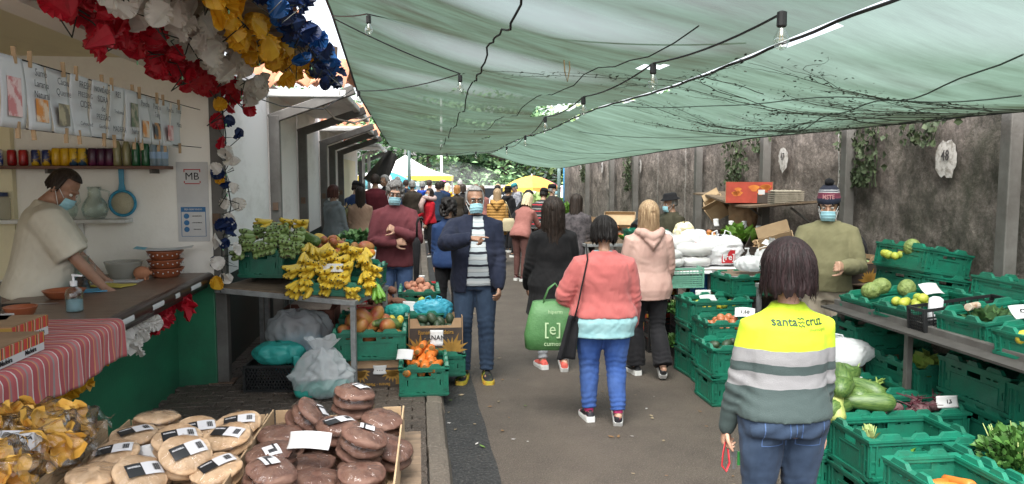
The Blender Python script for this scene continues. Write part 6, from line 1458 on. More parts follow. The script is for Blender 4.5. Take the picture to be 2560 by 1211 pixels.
t = thing('leaflet','blue and white leaflet lying on the terracotta bowls','leaflet',(-2.0,6.28,1.272),.2); mb = MB(); mb.grid(lambda u, v: ((u-.5)*.42,(v-.5)*.22,.03*(2*u-1)**2*.6), 10, 3); mb.build('sheet', m_paper, t, solid=.002)
mb = MB(); mb.grid(lambda u, v: (-.21+.08*u,(v-.5)*.2,.022-.012*u), 3, 3); mb.build('blue_corner', f_blue, t)
t = thing('piggy_bank','small round terracotta piggy bank beside the bowls','piggy bank',(-2.12,6.12,1.05)); mb = MB(); mb.sph((0,0,.058),(.062,.05,.05),18,12); mb.tube([(.055,0,.058),(.075,0,.056)],.016,10)
for sx in (-1,1):
    for sy in (-1,1): mb.tube([(sx*.03,sy*.025,.025),(sx*.032,sy*.028,0)],.010,8)
for sy in (-1,1): mb.loft([[(.035,sy*.02,.09),(.045,sy*.03,.09),(.035,sy*.035,.09)],[(.04,sy*.027,.112),(.041,sy*.028,.112),(.04,sy*.029,.112)]])
link('body', union(mb,.004,2,'body',mat('unglazed_terracotta',(.44,.19,.10),.8)), t)
g_glass = glass('clear_glass',(.93,.96,.95),.8); g_mist = plastic_film('steamed_glass',(.62,.62,.58),.62,.1)
t = bowl('glass_bowl','large frosted glass bowl on the bar counter',(-2.28,6.20,1.05),.135,.14,g_mist,'bowl')
t = thing('glass_jug','straight glass jug with brown fruit pulp on the counter','jug',(-2.36,5.62,1.055)); mb = MB(); mb.lathe([(.055,0),(.062,.005),(.064,.23),(.066,.235),(.060,.232),(.058,.012),(.001,.012)],24); mb.build('jug', g_glass, t, smooth=True); mb = MB(); q = random.Random(2)
for _ in range(16): mb.sph((q.uniform(-.03,.03),q.uniform(-.03,.03),.03+q.random()*.05),.02,8,6)
mb.build('fruit_pulp', mat('brown_pulp',(.22,.09,.03),.6), t, smooth=True); mb = MB(); mb.tube([(.06,0,.19),(.10,0,.18),(.105,0,.10),(.062,0,.06)],.007,8); mb.build('handle', g_glass, t, smooth=True)
for (x, y, m, l, r_) in ((-2.30,5.55,mat('light_blue_cloth',(.12,.40,.62),.9),'light blue cleaning cloth under the glass jug',.3),(-2.22,5.80,mat('yellow_cloth',(.60,.50,.10),.9),'yellow cleaning cloth behind the blue one',-.3)):
    mb = MB(); mb.grid(lambda u, v: ((u-.5)*.28,(v-.5)*.18,.006+.005*math.sin(u*9)*math.sin(v*7)), 16, 10); o = mb.build('cleaning_cloth', m, smooth=True, solid=.004); o.location = (x,y,1.051); o.rotation_euler = (0,0,r_); tag(o,l,'cloth')
t = thing('serving_tray','flat white tray under the frosted glass bowl','tray',(-2.30,6.12,1.051)); mb = MB(); mb.box(-.22,.20,-.14,.12,0,.008); mb.build('tray', m_paper, t, bevel=.003)
t = thing('knife','knife with a yellow tipped black handle on the counter','knife',(-2.42,5.0,1.056),.25); mb = MB(); mb.tube([(-.14,0,0),(.02,0,0)],.011,8); mb.build('handle', m_rub, t); mb = MB(); mb.tube([(-.19,0,.0),(-.141,0,0)],.008,8); mb.build('handle_tip', mat('yellow_plastic',(.6,.42,.03),.5), t); mb = MB(); mb.box(.021,.17,-.009,.009,-.001,.001); mb.build('blade', m_metal, t)
t = thing('shot_glass','small shot glass standing by the wall','glass',(-2.50,6.3,1.05)); mb = MB(); mb.lathe([(.02,0),(.027,.05),(.024,.05),(.018,.006),(.001,.006)],14); mb.build('glass', g_glass, t, smooth=True)
pile_bag('bright green bag bundled beside the vendor arm',(-2.72,6.10,1.0),(.16,.10,.13),mat('bright_green_plastic',(.03,.42,.06),.4),'carrier_bag',91,False)
pile_bag('clear bag with brown contents at the left picture edge',(-2.02,3.30,1.06),(.12,.10,.14),plastic_film('brownish_bag',(.32,.24,.20),.4,.15),'polythene_bag',92,True)
t = thing('spice_jar','dark glass jar at the left end of the counter','jar',(-2.50,4.75,1.05)); mb = MB(); mb.lathe([(.045,0),(.055,.01),(.058,.09),(.035,.115),(.036,.135),(.001,.135)],18); mb.build('jar', mat('dark_speckled_jar',(.07,.06,.05),.3,(.14,.12,.10),40), t, smooth=True)
# shelves on the end wall
t = thing('wall_shelf','brown plank shelf of cans and bottles above the vendor','shelf'); mb = MB(); mb.box(-4.6,-1.99,6.36,6.555,1.905,1.93); mb.build('plank', mat('reddish_brown_plank',(.14,.055,.03),.5,(.09,.035,.02),5,sx=(1,6,6)), t, bevel=.003)
for x in (-2.12,-2.9): mb = MB(); mb.box(x,x+.02,6.38,6.555,1.87,1.9045); mb.build('bracket', m_steel, t)
t = thing('wall_shelf','short white shelf of glass pitchers behind the vendor','shelf'); mb = MB(); mb.box(-3.6,-2.32,6.38,6.555,1.475,1.505); mb.build('plank', m_alu, t, bevel=.003); mb = MB(); mb.box(-2.74,-2.70,6.535,6.555,1.15,1.474); mb.build('bracket', m_alu, t)
def can(x, c1, c2, label, h=.122, r=.033):
    t = thing('drink_can', label, 'can', (x,6.43,1.93)); mb = MB(); mb.lathe([(r*.8,0),(r,.010),(r,h-.014),(r*.82,h-.002),(r*.80,h-.002),(r*.78,h-.006),(.001,h-.006)],18); mb.build('can', mat('can_'+c1,hexc(c1),.3,hexc(c2),5,lo=.48,hi=.52), t, smooth=True); mb = MB(); mb.lathe([(r*.83,h-.0015),(r*.84,h+.001),(r*.78,h+.001)],18,caps=False); mb.build('rim', m_metal, t, smooth=True)
for i, (x, a, b_, l) in enumerate(((-3.26,'2a4aa0','d8d8d8','blue and white drink can, leftmost on the plank shelf'),(-3.16,'a81c1c','7a1010','left one of the two red drink cans'),(-3.075,'a81c1c','7a1010','right one of the two red drink cans'),(-2.985,'1c2a60','c8a018','left navy and yellow drink can'),(-2.905,'1c2a60','c8a018','right navy and yellow drink can'),(-2.83,'d0a414','c09010','first of the four yellow drink cans'),(-2.765,'d0a414','c09010','second of the four yellow drink cans'),(-2.70,'d0a81c','20405a','third of the four yellow drink cans, with a dark mark'),(-2.635,'d0a81c','20405a','fourth of the four yellow drink cans, with a dark mark'),(-2.56,'3a1230','5a1c40','dark purple drink can, first of three'),(-2.495,'3a1230','5a1c40','dark purple drink can, second of three'),(-2.435,'3a1230','2a0c24','dark purple drink can, third of three'))): can(x,a,b_,l,.14 if i > 4 else .125,.036 if i > 4 else .033)
def bottle(x, m, cap, label, h=.22, r=.032, lab=None, name='drink_bottle'):
    t = thing(name, label, 'bottle', (x,6.43,1.93)); mb = MB(); mb.lathe([(r*.9,0),(r,.008),(r*.96,h*.3),(r,h*.55),(r*.85,h*.66),(r*.42,h*.82),(r*.40,h*.93),(r*.40,h*.94)],18); mb.build('bottle', m, t, smooth=True)
    mb = MB(); mb.lathe([(r*.46,h*.93),(r*.46,h),(.001,h)],14); mb.build('cap', cap, t, smooth=False)
    if lab: mb = MB(); mb.lathe([(r*1.02,h*.25),(r*1.02,h*.48)],18,caps=False); mb.build('label', lab, t, smooth=True)
g_green = mat('green_bottle_glass',(.015,.09,.035),.12,(.02,.12,.05),5); g_pale = mat('pale_amber_glass',(.28,.26,.13),.15,(.20,.18,.09),6); g_water = plastic_film('water_bottle_plastic',(.45,.58,.68),.45,.08); m_gold = mat('gold_cap',(.45,.33,.08),.35,metal=.6); m_navycap = mat('navy_cap',(.03,.05,.14),.5)
for x, m, c, l, h in ((-2.375,g_pale,m_gold,'slim pale bottle with gold cap, left of the pair',.25),(-2.305,g_pale,m_gold,'slim pale bottle with gold cap, right of the pair',.25),(-2.235,g_green,m_navycap,'green glass bottle, left of the pair',.25),(-2.16,g_green,m_navycap,'green glass bottle, right of the pair',.25)): bottle(x,m,c,l,h)
for x, l in ((-2.10,'plastic water bottle, first of three at the shelf end'),(-2.055,'plastic water bottle, second of three at the shelf end'),(-2.02,'plastic water bottle, last at the shelf end')): bottle(x,g_water,m_navycap,l,.235,.031,mat('water_label',(.30,.45,.65),.5))
for x, l in ((-2.80,'round glass pitcher on the white shelf, left one'),(-2.57,'round glass pitcher on the white shelf, right one')):
    t = thing('glass_pitcher', l, 'pitcher', (x,6.45,1.505)); mb = MB(); mb.lathe([(.06,0),(.085,.03),(.098,.08),(.085,.13),(.052,.18),(.045,.23),(.055,.26),(.050,.26),(.040,.23),(.047,.18),(.08,.13),(.092,.08),(.08,.03),(.001,.012)],26); mb.build('pitcher', g_glass, t, smooth=True); mb = MB(); mb.tube([(.048,0,.24),(.11,0,.22),(.12,0,.14),(.088,0,.11)],.008,8); mb.build('handle', g_glass, t, smooth=True)
t = thing('jar','tall glass jar with a blue lid at the left end of the white shelf','jar',(-3.28,6.45,1.505)); mb = MB(); mb.lathe([(.07,0),(.075,.01),(.075,.17),(.05,.19)],20); mb.build('jar', g_mist, t, smooth=True); mb = MB(); mb.lathe([(.06,.185),(.06,.215),(.001,.22)],20); mb.build('lid', m_nav if False else m_navycap, t)
t = thing('strainer','blue plastic strainer hanging by its handle on the wall','strainer',(-2.385,6.52,1.63)); m_bp = mat('blue_plastic',(.03,.28,.46),.4)
mb = MB(); mb.tube([(.10*math.cos(a),0,.10*math.sin(a)) for a in np.linspace(0,2*PI,29)],.012,8); mb.build('rim', m_bp, t, smooth=True); mb = MB(); mb.grid(lambda u, v: (.095*v*math.cos(2*PI*u),.025*(1-v*v)*-1+.01,.095*v*math.sin(2*PI*u)), 24, 6); mb.build('mesh_bowl', mat('strainer_mesh',(.45,.42,.30),.7,(.36,.33,.23),120), t, smooth=True)
mb = MB(); mb.loft([[(-.03,-.008,.105),(.03,-.008,.105),(.03,.008,.105),(-.03,.008,.105)],[(-.020,-.006,.16),(.020,-.006,.16),(.020,.006,.16),(-.020,.006,.16)],[(-.022,-.006,.29),(.022,-.006,.29),(.022,.006,.29),(-.022,.006,.29)]]); mb.build('handle', m_bp, t, bevel=.004)
# sheets on the wall
t = thing('bank_sign','white wall sheet with the black MB letters in red brackets','sign',(-1.845,6.556,1.80)); mb = MB(); mb.box(-.125,.125,-.004,0,-.17,.165); mb.build('sheet', m_paper, t)
text_mb('MB', .085, face_my(0,-.007,.045), thick=.0002).build('lettering', m_ink, t); m_rl = mat('red_print',(.45,.03,.03),.6)
for sz in (-1,1):
    mb = MB(); z = .045+sz*.058; mb.box(-.058,.058,-.0065,-.0045,z-.004,z+.004)
    for sx in (-1,1): mb.box(min(sx*.0585,sx*.066),max(sx*.0585,sx*.066),-.0065,-.0045,min(z-.004*sz,z-.022*sz),max(z+.004*sz,z-.022*sz))
    mb.build('bracket_mark', m_rl, t)
t = thing('welcome_notice','white wall notice with a blue SEJA BEM VINDO header','notice',(-1.845,6.556,1.47)); mb = MB(); mb.box(-.125,.125,-.004,0,-.16,.16); mb.build('sheet', m_paper, t); m_bl = mat('blue_print',(.03,.16,.36),.6)
mb = MB(); mb.box(-.098,.098,-.0065,-.0045,.085,.125); mb.box(-.098,-.094,-.0065,-.0045,-.115,.0845); mb.box(.094,.098,-.0065,-.0045,-.115,.0845); mb.box(-.098,.098,-.0065,-.0045,-.119,-.1155); mb.build('header_frame', m_bl, t); text_mb('SEJA BEM VINDO', .019, face_my(0,-.008,.105), bold=.0004).build('lettering', m_paper, t)
for k in range(3):
    mb = MB(); z = .05-.055*k; mb.add([(-.055+.022*math.cos(a),-.0065,z+.022*math.sin(a)) for a in [2*PI*j/18 for j in range(18)]],[tuple(range(18))]); mb.build('blue_icon', m_bl, t); text_mb(('USE MASCARA','LAVE AS MAOS','MANTENHA'), .010, face_my(.03,-.0065,z), bold=.0002) if False else text_mb(('USE MASCARA','LAVE AS MAOS','DISTANCIA')[k], .0115, face_my(.028,-.0065,z), bold=.0002).build('lettering', m_ink, t)
# menu sheets pegged to two strings
PST = [(None,None,'pink',3.39),(('Sumo','Laranja','Natural'),None,'orange',3.60),(('Cacau','Quente'),None,'cup',3.83),(('FRESH','PRESSING','CIDER','','Carbonated!'),None,None,4.05),(('NOVIDADE','SIDRA','de','PRESSÃO','Gaseificada'),None,None,4.27),(('RES','','Tradicional','','MADEIRA'),None,None,4.49),(('','','','','Natur'),None,'green',4.70),(('Poncha',),None,'orange',4.91),(('Poncha','Tang'),None,'dark',5.12),(('Poncha',),None,'pink',5.34),(('Tosta','','Mista'),None,None,5.56)]
LB = ['leftmost menu sheet with a pink drink picture','menu sheet reading Sumo Laranja Natural with an orange','menu sheet reading Cacau Quente with a cup picture','menu sheet reading FRESH PRESSING CIDER','menu sheet reading NOVIDADE SIDRA','menu sheet reading MADEIRA at its foot','menu sheet with a green drink picture','menu sheet reading Poncha with an orange picture','menu sheet reading Poncha Tang with a dark picture','menu sheet with a small pink picture, second from the right','rightmost menu sheet with text only']
PICS = dict(pink=((.55,.20,.20),(.70,.52,.50)),orange=((.60,.22,.04),(.66,.50,.36)),cup=((.40,.34,.22),(.16,.14,.10)),green=((.10,.14,.08),(.34,.30,.22)),dark=((.05,.06,.07),(.50,.22,.07)))
m_peg = mat('wooden_peg',(.40,.27,.15),.8)
for z, l in ((2.35,'upper string holding the menu sheets'),(2.06,'lower string holding the menu sheets')):
    mb = MB(); mb.tube([(-1.655,2.6,z-.01),(-1.66,4.4,z-.01),(-1.67,6.2,z+.01)],.003,5); tag(mb.build('string', m_cord, smooth=True),l,'string')
for i, ((words, _, pic, y), lb) in enumerate(zip(PST, LB)):
    t = thing('menu_sheet', lb, 'menu sheet', (-1.655,y,2.195)); mb = MB(); cv = .012*math.sin(i*2.3)
    mb.grid(lambda u, v: (cv*math.sin(PI*u)+.012*math.sin(PI*v+i), (u-.5)*.205, (v-.5)*.295), 8, 10); mb.build('sheet', m_paper, t, smooth=True, solid=.001)
    fx = .016+max(0,cv)
    for k, w in enumerate(words or ()):
        if w: text_mb(w, min(.046,.185/(.62*len(w))), face_px(fx,0,.10-.047*k if len(words) > 2 else .09-.05*k), sx=1.05, thick=.0002).build('lettering', mat('grey_print_ink',(.07,.07,.075),.8), t)
    if pic:
        a, b_ = PICS[pic]; z0, z1 = (-.11,-.01) if words and len(words) < 4 else ((-.06,.075) if words else (-.10,.06)); mb = MB(); mb.box(fx-.002,fx-.001,-.055,.055,z0,z1); mb.build('picture', mat('picture_'+pic,a,.6,b_,16,lo=.45,hi=.55), t)
    for zz in (.150,-.150):
        for dy in ((-.06,) if i % 2 else (.05,)):
            mb = MB(); mb.box(-.006,.010,dy-.006,dy+.006,zz-.035,zz+.035, Matrix.Rotation(.1*math.sin(i*3+zz*9),4,'X')); mb.build('peg', m_peg, t)
# ================================================================== paper flower garlands
def rosette(mode, r=.085, seed=0):
    g = random.Random(seed); n = 26; mb = MB(); rings = []
    fold = {0:.10,1:.7,2:1.2}[mode]; ph = g.uniform(0,6)
    for k, f in enumerate((.06,.35,.7,1.0)):
        ring = []
        for j in range(n):
            a = 2*PI*j/n; z = (.013 if j % 2 else -.013)*f*r/.085-.012*(1-f); rr = r*f*(1+(.05*math.sin(a*11) if k == 3 else 0)+.05*math.sin(a*3+ph)*f)
            x, y = rr*math.cos(a), rr*math.sin(a)
            z += .022*f*math.sin(a*2+ph)*(.12+mode*.5)+.012*math.sin(a*5+ph)*f*mode
            if mode: c = abs(y); z += c*math.sin(fold)*.8; y *= math.cos(fold*.8)
            ring.append((x,y,z))
        rings.append(ring)
    mb.loft(rings, True); return mb
def crepe(name, c, c2, tr=.38):
    m, nt, b = nodes(name); L = nt.links.new; tc = N(nt,'ShaderNodeTexCoord'); nz = N(nt,'ShaderNodeTexNoise',Scale=18.0,Detail=3.0); L(tc.outputs['Object'],nz.inputs['Vector'])
    cr = N(nt,'ShaderNodeValToRGB'); e = cr.color_ramp.elements; e[0].position=.35; e[1].position=.65; e[0].color=rgba(c); e[1].color=rgba(c2); L(nz.outputs['Fac'],cr.inputs[0]); L(cr.outputs[0],b.inputs['Base Color']); b.inputs['Roughness'].default_value=.38
    tl = N(nt,'ShaderNodeBsdfTranslucent'); L(cr.outputs[0],tl.inputs['Color']); mx = N(nt,'ShaderNodeMixShader',Fac=tr); L(b.outputs[0],mx.inputs[1]); L(tl.outputs[0],mx.inputs[2]); L(mx.outputs[0],nt.nodes['Material Output'].inputs['Surface']); return m
PF = dict(red=crepe('red_crepe_plastic',(.62,.018,.040),(.48,.012,.030)),white=crepe('white_crepe_plastic',(.84,.81,.76),(.74,.70,.66)),yellow=crepe('yellow_crepe_plastic',(.85,.52,.04),(.76,.42,.025)),blue=crepe('navy_crepe_plastic',(.016,.04,.15),(.010,.024,.085)),bright=crepe('blue_crepe_plastic',(.02,.14,.42),(.016,.10,.32)),pink=crepe('pinkish_crepe_plastic',(.55,.05,.13),(.45,.04,.10)))
RO = {}
def flower(col, M, parent):
    v = RN.choice((0,0,0,0,1,1,2)); k = (col, v, RN.randrange(2))
    if k not in RO: RO[k] = rosette(v, .085, k[2]+v*5).mesh('paper_flower', PF[col])
    return link('paper_flower', RO[k], parent, M)
m_wire = mat('dark_light_wire',(.012,.02,.015),.5); m_led = mat('fairy_bulb',(.35,.75,.45),.2)
def garland(label, pts, cols, n, spread, sc=1.0, seed=0, wire=True):
    q = random.Random(seed); t = thing('paper_garland', label, 'garland'); P = [Vector(p) for p in pts]; seg = [(P[i+1]-P[i]).length for i in range(len(P)-1)]; T0 = sum(seg)
    def along(f):
        d = f*T0
        for i, s_ in enumerate(seg):
            if d <= s_ or i == len(seg)-1: return P[i].lerp(P[i+1], d/s_)
            d -= s_
    mb = MB(); mb.tube([along(k/20) for k in range(21)],.005,5); mb.build('cord', m_cord, t)
    for k in range(n):
        p = along((k+q.random())/n); off = Vector((q.gauss(0,spread),q.gauss(0,.03),q.gauss(0,spread*.9)))
        # most flowers look outwards and down, towards the passers-by
        d = Vector((off.x*6+.5*q.gauss(0,1)+.35, -1.1+q.gauss(0,.32), off.z*5-.30+q.gauss(0,.38))).normalized(); s_ = sc*q.uniform(.75,1.15)
        flower(q.choice(cols), Matrix.Translation(p+off) @ d.to_track_quat('Z','Y').to_matrix().to_4x4() @ Matrix.Rotation(q.uniform(0,6),4,'Z') @ Matrix.Diagonal((s_,s_,s_,1)), t)
    if wire:
        mb = MB(); w = []
        for k in range(60):
            p = along(k/59); w.append(p+Vector((q.gauss(0,.05),0,-abs(q.gauss(.05,.06)))))
        mb.tube(w,.004,5); mb.build('light_wire', m_wire, t)
        for k in range(4,60,8): mb = MB(); mb.sph(w[k]+Vector((0,0,-.015)),(.006,.006,.012),8,6); mb.build('fairy_bulb', m_led, t, smooth=True)
    return t
garland('red paper flower garland along the bar front under the eaves',[(-1.60,2.6,2.80),(-1.62,3.8,2.66),(-1.63,5.2,2.60),(-1.62,6.6,2.60),(-1.52,7.2,2.52)],['red'],92,.055,.86,1)
garland('white paper flower garland hanging beside the red one',[(-1.38,2.8,2.96),(-1.40,4.0,2.74),(-1.40,5.2,2.70),(-1.41,6.4,2.66),(-1.35,7.0,2.62)],['white'],62,.065,.95,2)
garland('yellow paper flower garland under the eaves',[(-1.03,3.0,2.98),(-1.05,4.4,2.80),(-1.06,5.6,2.76),(-1.05,6.6,2.82),(-1.0,7.2,2.88)],['yellow'],62,.06,.92,3)
garland('navy blue paper flower garland at the eaves edge',[(-.80,3.6,3.0),(-.82,5.2,2.88),(-.80,6.2,2.80),(-.74,7.1,2.74)],['blue','blue','blue','bright'],62,.06,.85,4)
garland('mixed colour paper flower string hanging down the bar corner post',[(-1.58,6.50,2.40),(-1.55,6.48,2.2),(-1.56,6.46,1.9),(-1.52,6.46,1.6),(-1.60,6.44,1.3),(-1.60,6.40,.98)],['red','yellow','blue','white','white','blue'],26,.045,.72,5)
garland('red white and yellow paper flowers strung below the counter edge',[(-1.80,6.1,.90),(-1.80,5.3,.84)],['red'],12,.04,.85,6,False); garland('white paper flowers strung below the counter edge',[(-1.80,5.25,.84),(-1.80,4.45,.84)],['white'],16,.035,.8,7,False); garland('yellow paper flowers strung below the striped cloth',[(-1.80,4.4,.84),(-1.84,3.5,.76)],['yellow'],17,.045,1.0,8,False)
# ================================================================== foreground table: cartons of bread and snack bags
TZ = .76
t = thing('market_table','low trestle table of bread cartons in the foreground','table'); mb = MB(); mb.box(-1.95,.0,1.75,3.2,TZ-.03,TZ); mb.build('tabletop', m_board, t)
for x in (-1.88,-.07):
    for y in (1.82,3.13): mb = MB(); mb.box(x-.02,x+.02,y-.02,y+.02,PZ,TZ-.0305); mb.build('leg', m_galv, t)
carton('shallow brown carton of pale round breads in the foreground',(-.885,2.72,TZ+.001),1,.53,.86,.115,m_cardpale,hole=False); carton('shallow brown carton of dark round cakes in the foreground',(-.34,2.70,TZ+.001),-1,.52,.84,.14,m_cardpale,hole=False); carton('brown carton of snack bags at the lower left corner',(-1.48,2.52,TZ+.001),3,.62,.94,.16,m_cardpale,hole=False,cut=False)
m_bread = mat('pale_flour_bread',(.62,.45,.29),.8,(.44,.27,.14),12,.9,45,rnd=.08,bdist=.006); m_cake = mat('dark_molasses_cake',(.095,.040,.026),.75,(.170,.095,.068),18,.9,38,rnd=.12,bdist=.006)
m_lab = mat('white_label',(.56,.56,.57),.5,(.52,.52,.53)); m_labk = mat('black_label',(.016,.017,.018),.4)
def disc(mb, R, h, z, seed, nu=36, nr=7, k=1.0):
    g = random.Random(seed); ph = [g.uniform(0,6) for _ in range(4)]; rings = []
    for i in range(2*nr+1):
        u = -1+i/nr; rr = max(.03,(1-abs(u)**2.6))**.42 if abs(u) < 1 else .03
        rr = max(.04,(1-abs(u)**2.4))**.36 if abs(u) < .995 else .04
        rings.append([(R*k*rr*math.cos(a)*(1+.03*math.sin(2*a+ph[0])+.012*math.sin(5*a+ph[1])), R*k*rr*math.sin(a)*(1+.03*math.sin(3*a+ph[2])), z+h/2*u*k+.003*math.sin(3*a+ph[3])*rr) for a in [2*PI*j/nu for j in range(nu)]])
    b0 = len(mb.v); mb.loft(rings); a = np.array(mb.v[b0:]); d = wnoise(a/R, 3.6, seed+5, 3)*.0055+wnoise(a/R, 10, seed+9, 2)*.0026; a[:,2] += d*np.sign(a[:,2]-z); mb.v[b0:] = [tuple(x) for x in a]
def pack(kind, M, label, group, seed, lab=True, ang=0):
    R_, h, nd = (.082,.034,2) if kind == 'p' else (.081,.038,3-(seed % 3 == 0))
    t = thing('bread_pack' if kind == 'p' else 'cake_pack', label, 'bread' if kind == 'p' else 'cake', group=group); t.matrix_world = M
    for k in range(nd): mb = MB(); disc(mb,R_,h,h*.5+h*.92*k,seed*7+k); mb.build('bread' if kind == 'p' else 'cake', m_bread if kind == 'p' else m_cake, t, smooth=True)
    H = h*.92*nd+h*.1
    mb = MB(); g = random.Random(seed); p0 = g.uniform(0,6)
    def f(u, v):
        a = 2*PI*u; e = -PI/2+PI*v; c = max(.02,math.cos(e))**.40
        w = .0015*math.sin(a*17+v*9+p0)+.0012*math.sin(a*29-v*17); return ((R_*1.035*c+w)*math.cos(a),(R_*1.035*c+w)*math.sin(a),H/2+(H/2+.004)*math.sin(e)+w*1.6*math.sin(a*5))
    mb.grid(f, 90, 26); mb.build('wrapping_film', film('bread_wrap',(.97,.96,.95),.34,.04,24.0,.16), t, smooth=True)
    if lab:
        def patch(x0, x1, y0, y1, dz): 
            mb = MB(); mb.grid(lambda u, v: (lambda x, y: (x, y, H/2+(H/2+.0075+dz)*math.sqrt(max(.05,1-((x*x+y*y)/(R_*1.06)**2)**1.9))))(x0+(x1-x0)*u, y0+(y1-y0)*v), 10, 8); mb.v = [tuple(Matrix.Rotation(ang,4,'Z') @ Vector(p)) for p in mb.v]; return mb
        (patch(-.050,.0,-.026,.026,0).build('black_label', m_labk, t, smooth=True) if kind == 'p' or seed % 3 == 0 else None); patch(.0005,.062,-.026,.026,0).build('white_label', m_lab, t, smooth=True)
        b_ = MB()
        for k in range(9): s_ = patch(.032+.0022*k,.0330+.0022*k+.0007*(k % 3),-.014,.014,.0012); b_.merge(s_)
        b_.build('barcode', m_ink, t)
        tx = text_mb('MADEIRA', .009, Matrix.Rotation(ang,4,'Z') @ Matrix.Translation((-.025 if kind == 'p' or seed % 3 == 0 else .016,.010,0)), bold=.0002); tx.v = [(x,y,H/2+(H/2+.0095)*math.sqrt(max(.05,1-((x*x+y*y)/(R_*1.06)**2)**1.9))+z) for x,y,z in tx.v]; tx.build('lettering', m_lab if kind == 'p' or seed % 3 == 0 else m_ink, t)
LIGHT = [(-1.02,2.98,.845,8,0,.2,0),(-1.0,2.98,.91,-6,5,1,0),(-1.03,2.82,.85,4,3,2,0),(-1.02,2.80,.905,10,0,.4,1),(-.83,2.90,.89,38,4,.25,1),(-.68,2.92,.90,30,-4,.1,1),(-.70,2.99,.85,5,0,0,0),(-1.02,2.64,.90,22,-6,.1,1),(-.85,2.72,.92,34,6,.3,1),(-.67,2.72,.92,26,-5,-.2,1),(-.78,2.56,.93,52,10,.5,1),(-1.02,2.45,.90,6,4,.2,0),(-.90,2.47,.90,40,20,.5,1),(-.66,2.52,.88,20,-8,.4,1),(-.90,2.84,.82,0,0,0,0),(-.75,2.78,.82,0,0,0,0),(-.92,2.60,.80,0,0,0,0),(-.75,2.45,.82,0,0,0,0)]
for i, (x, y, z, tx, ty, a, lb) in enumerate(LIGHT): pack('p', rotm(rad(tx*.62),rad(ty),a*.6,(x,y,z-.03)), 'pale round bread pair wrapped in film in the foreground carton' , 'pale breads in the foreground carton', i, bool(lb), a)
DARK = [(-.27,3.0,.985,16,10,.5,1),(-.46,2.90,.96,40,58,.6,1),(-.31,2.80,.95,10,4,.4,1),(-.51,2.82,.89,14,-4,.2,0),(-.22,2.60,.95,34,18,1.0,1),(-.12,2.70,.90,30,20,.3,0),(-.16,2.92,.90,20,10,.2,0),(-.50,2.60,.90,16,-4,-.7,1),(-.35,2.50,.87,10,6,.5,0),(-.49,2.42,.91,36,4,1.4,1),(-.20,2.45,.87,12,6,.3,0),(-.38,2.95,.85,4,0,0,0),(-.25,2.85,.84,4,0,0,0),(-.38,2.66,.83,0,0,0,0),(-.22,2.72,.82,0,0,0,0),(-.50,2.98,.84,0,0,0,0)]
for i, (x, y, z, tx, ty, a, lb) in enumerate(DARK): pack('d', rotm(rad(tx*.45),rad(ty*.7),a*.6,(x,y,z-.075)), 'dark molasses cake wrapped in film in the foreground carton', 'dark cakes in the foreground carton', i+40, bool(lb), a)
note('plain cream price card lying on the dark cakes',(-.375,2.575,.955),.145,.062,-12,.75); note('white slip stuck between the pale breads',(-.92,2.66,.90),.10,.07,25,.9)
m_flake = mat('yellow_snack_flake',(.85,.52,.11),.5,(.72,.38,.055),14,.15,60,sss=0)
def snackbag(x, y, z, W_, D_, H_, rz, tx, label, seed, card=True, words='BATATA'):
    t = thing('snack_bag', label, 'snack bag'); t.matrix_world = rotm(rad(tx),rad(RN.uniform(-6,6)),rad(rz),(x,y,z)); q = random.Random(seed); mb = MB()
    for k in range(120):
        v = Vector((q.uniform(-1,1),q.uniform(-1,1),q.uniform(-.9,.95)))
        if v.x**2*.8+v.y**2*.8+v.z**2 > 1.15: continue
        s_ = q.uniform(.030,.056); cu = q.uniform(.3,1.0)
        M = rotm(q.gauss(0,.7),q.gauss(0,.7),q.uniform(0,6),(v.x*W_*.40,v.y*D_*.40,H_*.5+v.z*H_*.38))
        mb.grid(lambda u, w_: ((u-.5)*s_*2*(1-.5*(w_-.5)**2*2),(w_-.5)*s_*1.3,cu*s_*((u-.5)**2*2.2)+.004*math.sin(u*9+w_*7)), 5, 3, M)
    mb.build('snack_flakes', m_flake, t, smooth=True)
    mb = MB(); ph = q.uniform(0,6)
    def f(u, v):
        a = 2*PI*u; e = -PI/2+PI*v; ce = max(0.0,math.cos(e)); p_ = 2.8
        ca, sa = math.cos(a), math.sin(a); k = (abs(ca)**p_+abs(sa)**p_)**(-1/p_); r = ce**.5
        w = .010*math.sin(a*7+ph+v*6)+.007*math.sin(a*15-v*13+ph)+.005*math.sin(v*31+a*3)
        return ((W_*.5*k*r+w)*ca,(D_*.5*k*r+w)*sa,H_*.5+(H_*.5*math.sin(e))*(1-.25*r*abs(ca)**4)+w*.8)
    mb.grid(f, 70, 30)
    for sx in (-1,1): mb.grid(lambda u, v: (sx*(W_*.47+.05*u+.004*math.sin(v*20)),(v-.5)*D_*.9*(1-.1*u),H_*.5+.02*math.sin(v*9+u*4)+.012*math.sin(v*23)), 6, 24)
    mb.build('film', film('crisp_bag_film',(.98,.97,.94),.75,.10,20.0), t, smooth=True)
    if card:
        M = rotm(rad(8),rad(4),rad(q.uniform(-30,30)),(q.uniform(-.05,.05),-.02,H_*1.0-.004)); mb = MB(); mb.grid(lambda u, v: ((u-.5)*.12,(v-.5)*.07,.006*math.sin(PI*u)), 8, 4, M); mb.build('white_label', m_lab, t, smooth=True)
        text_mb(words, .017, M @ Matrix.Translation((0,.008,.0085)), bold=.0004).build('lettering', m_ink, t); mb = MB(); [mb.box(-.03+.006*k,-.0275+.006*k,-.026,-.008,.0068,.0074,M) for k in range(9)]; mb.build('barcode', m_ink, t)
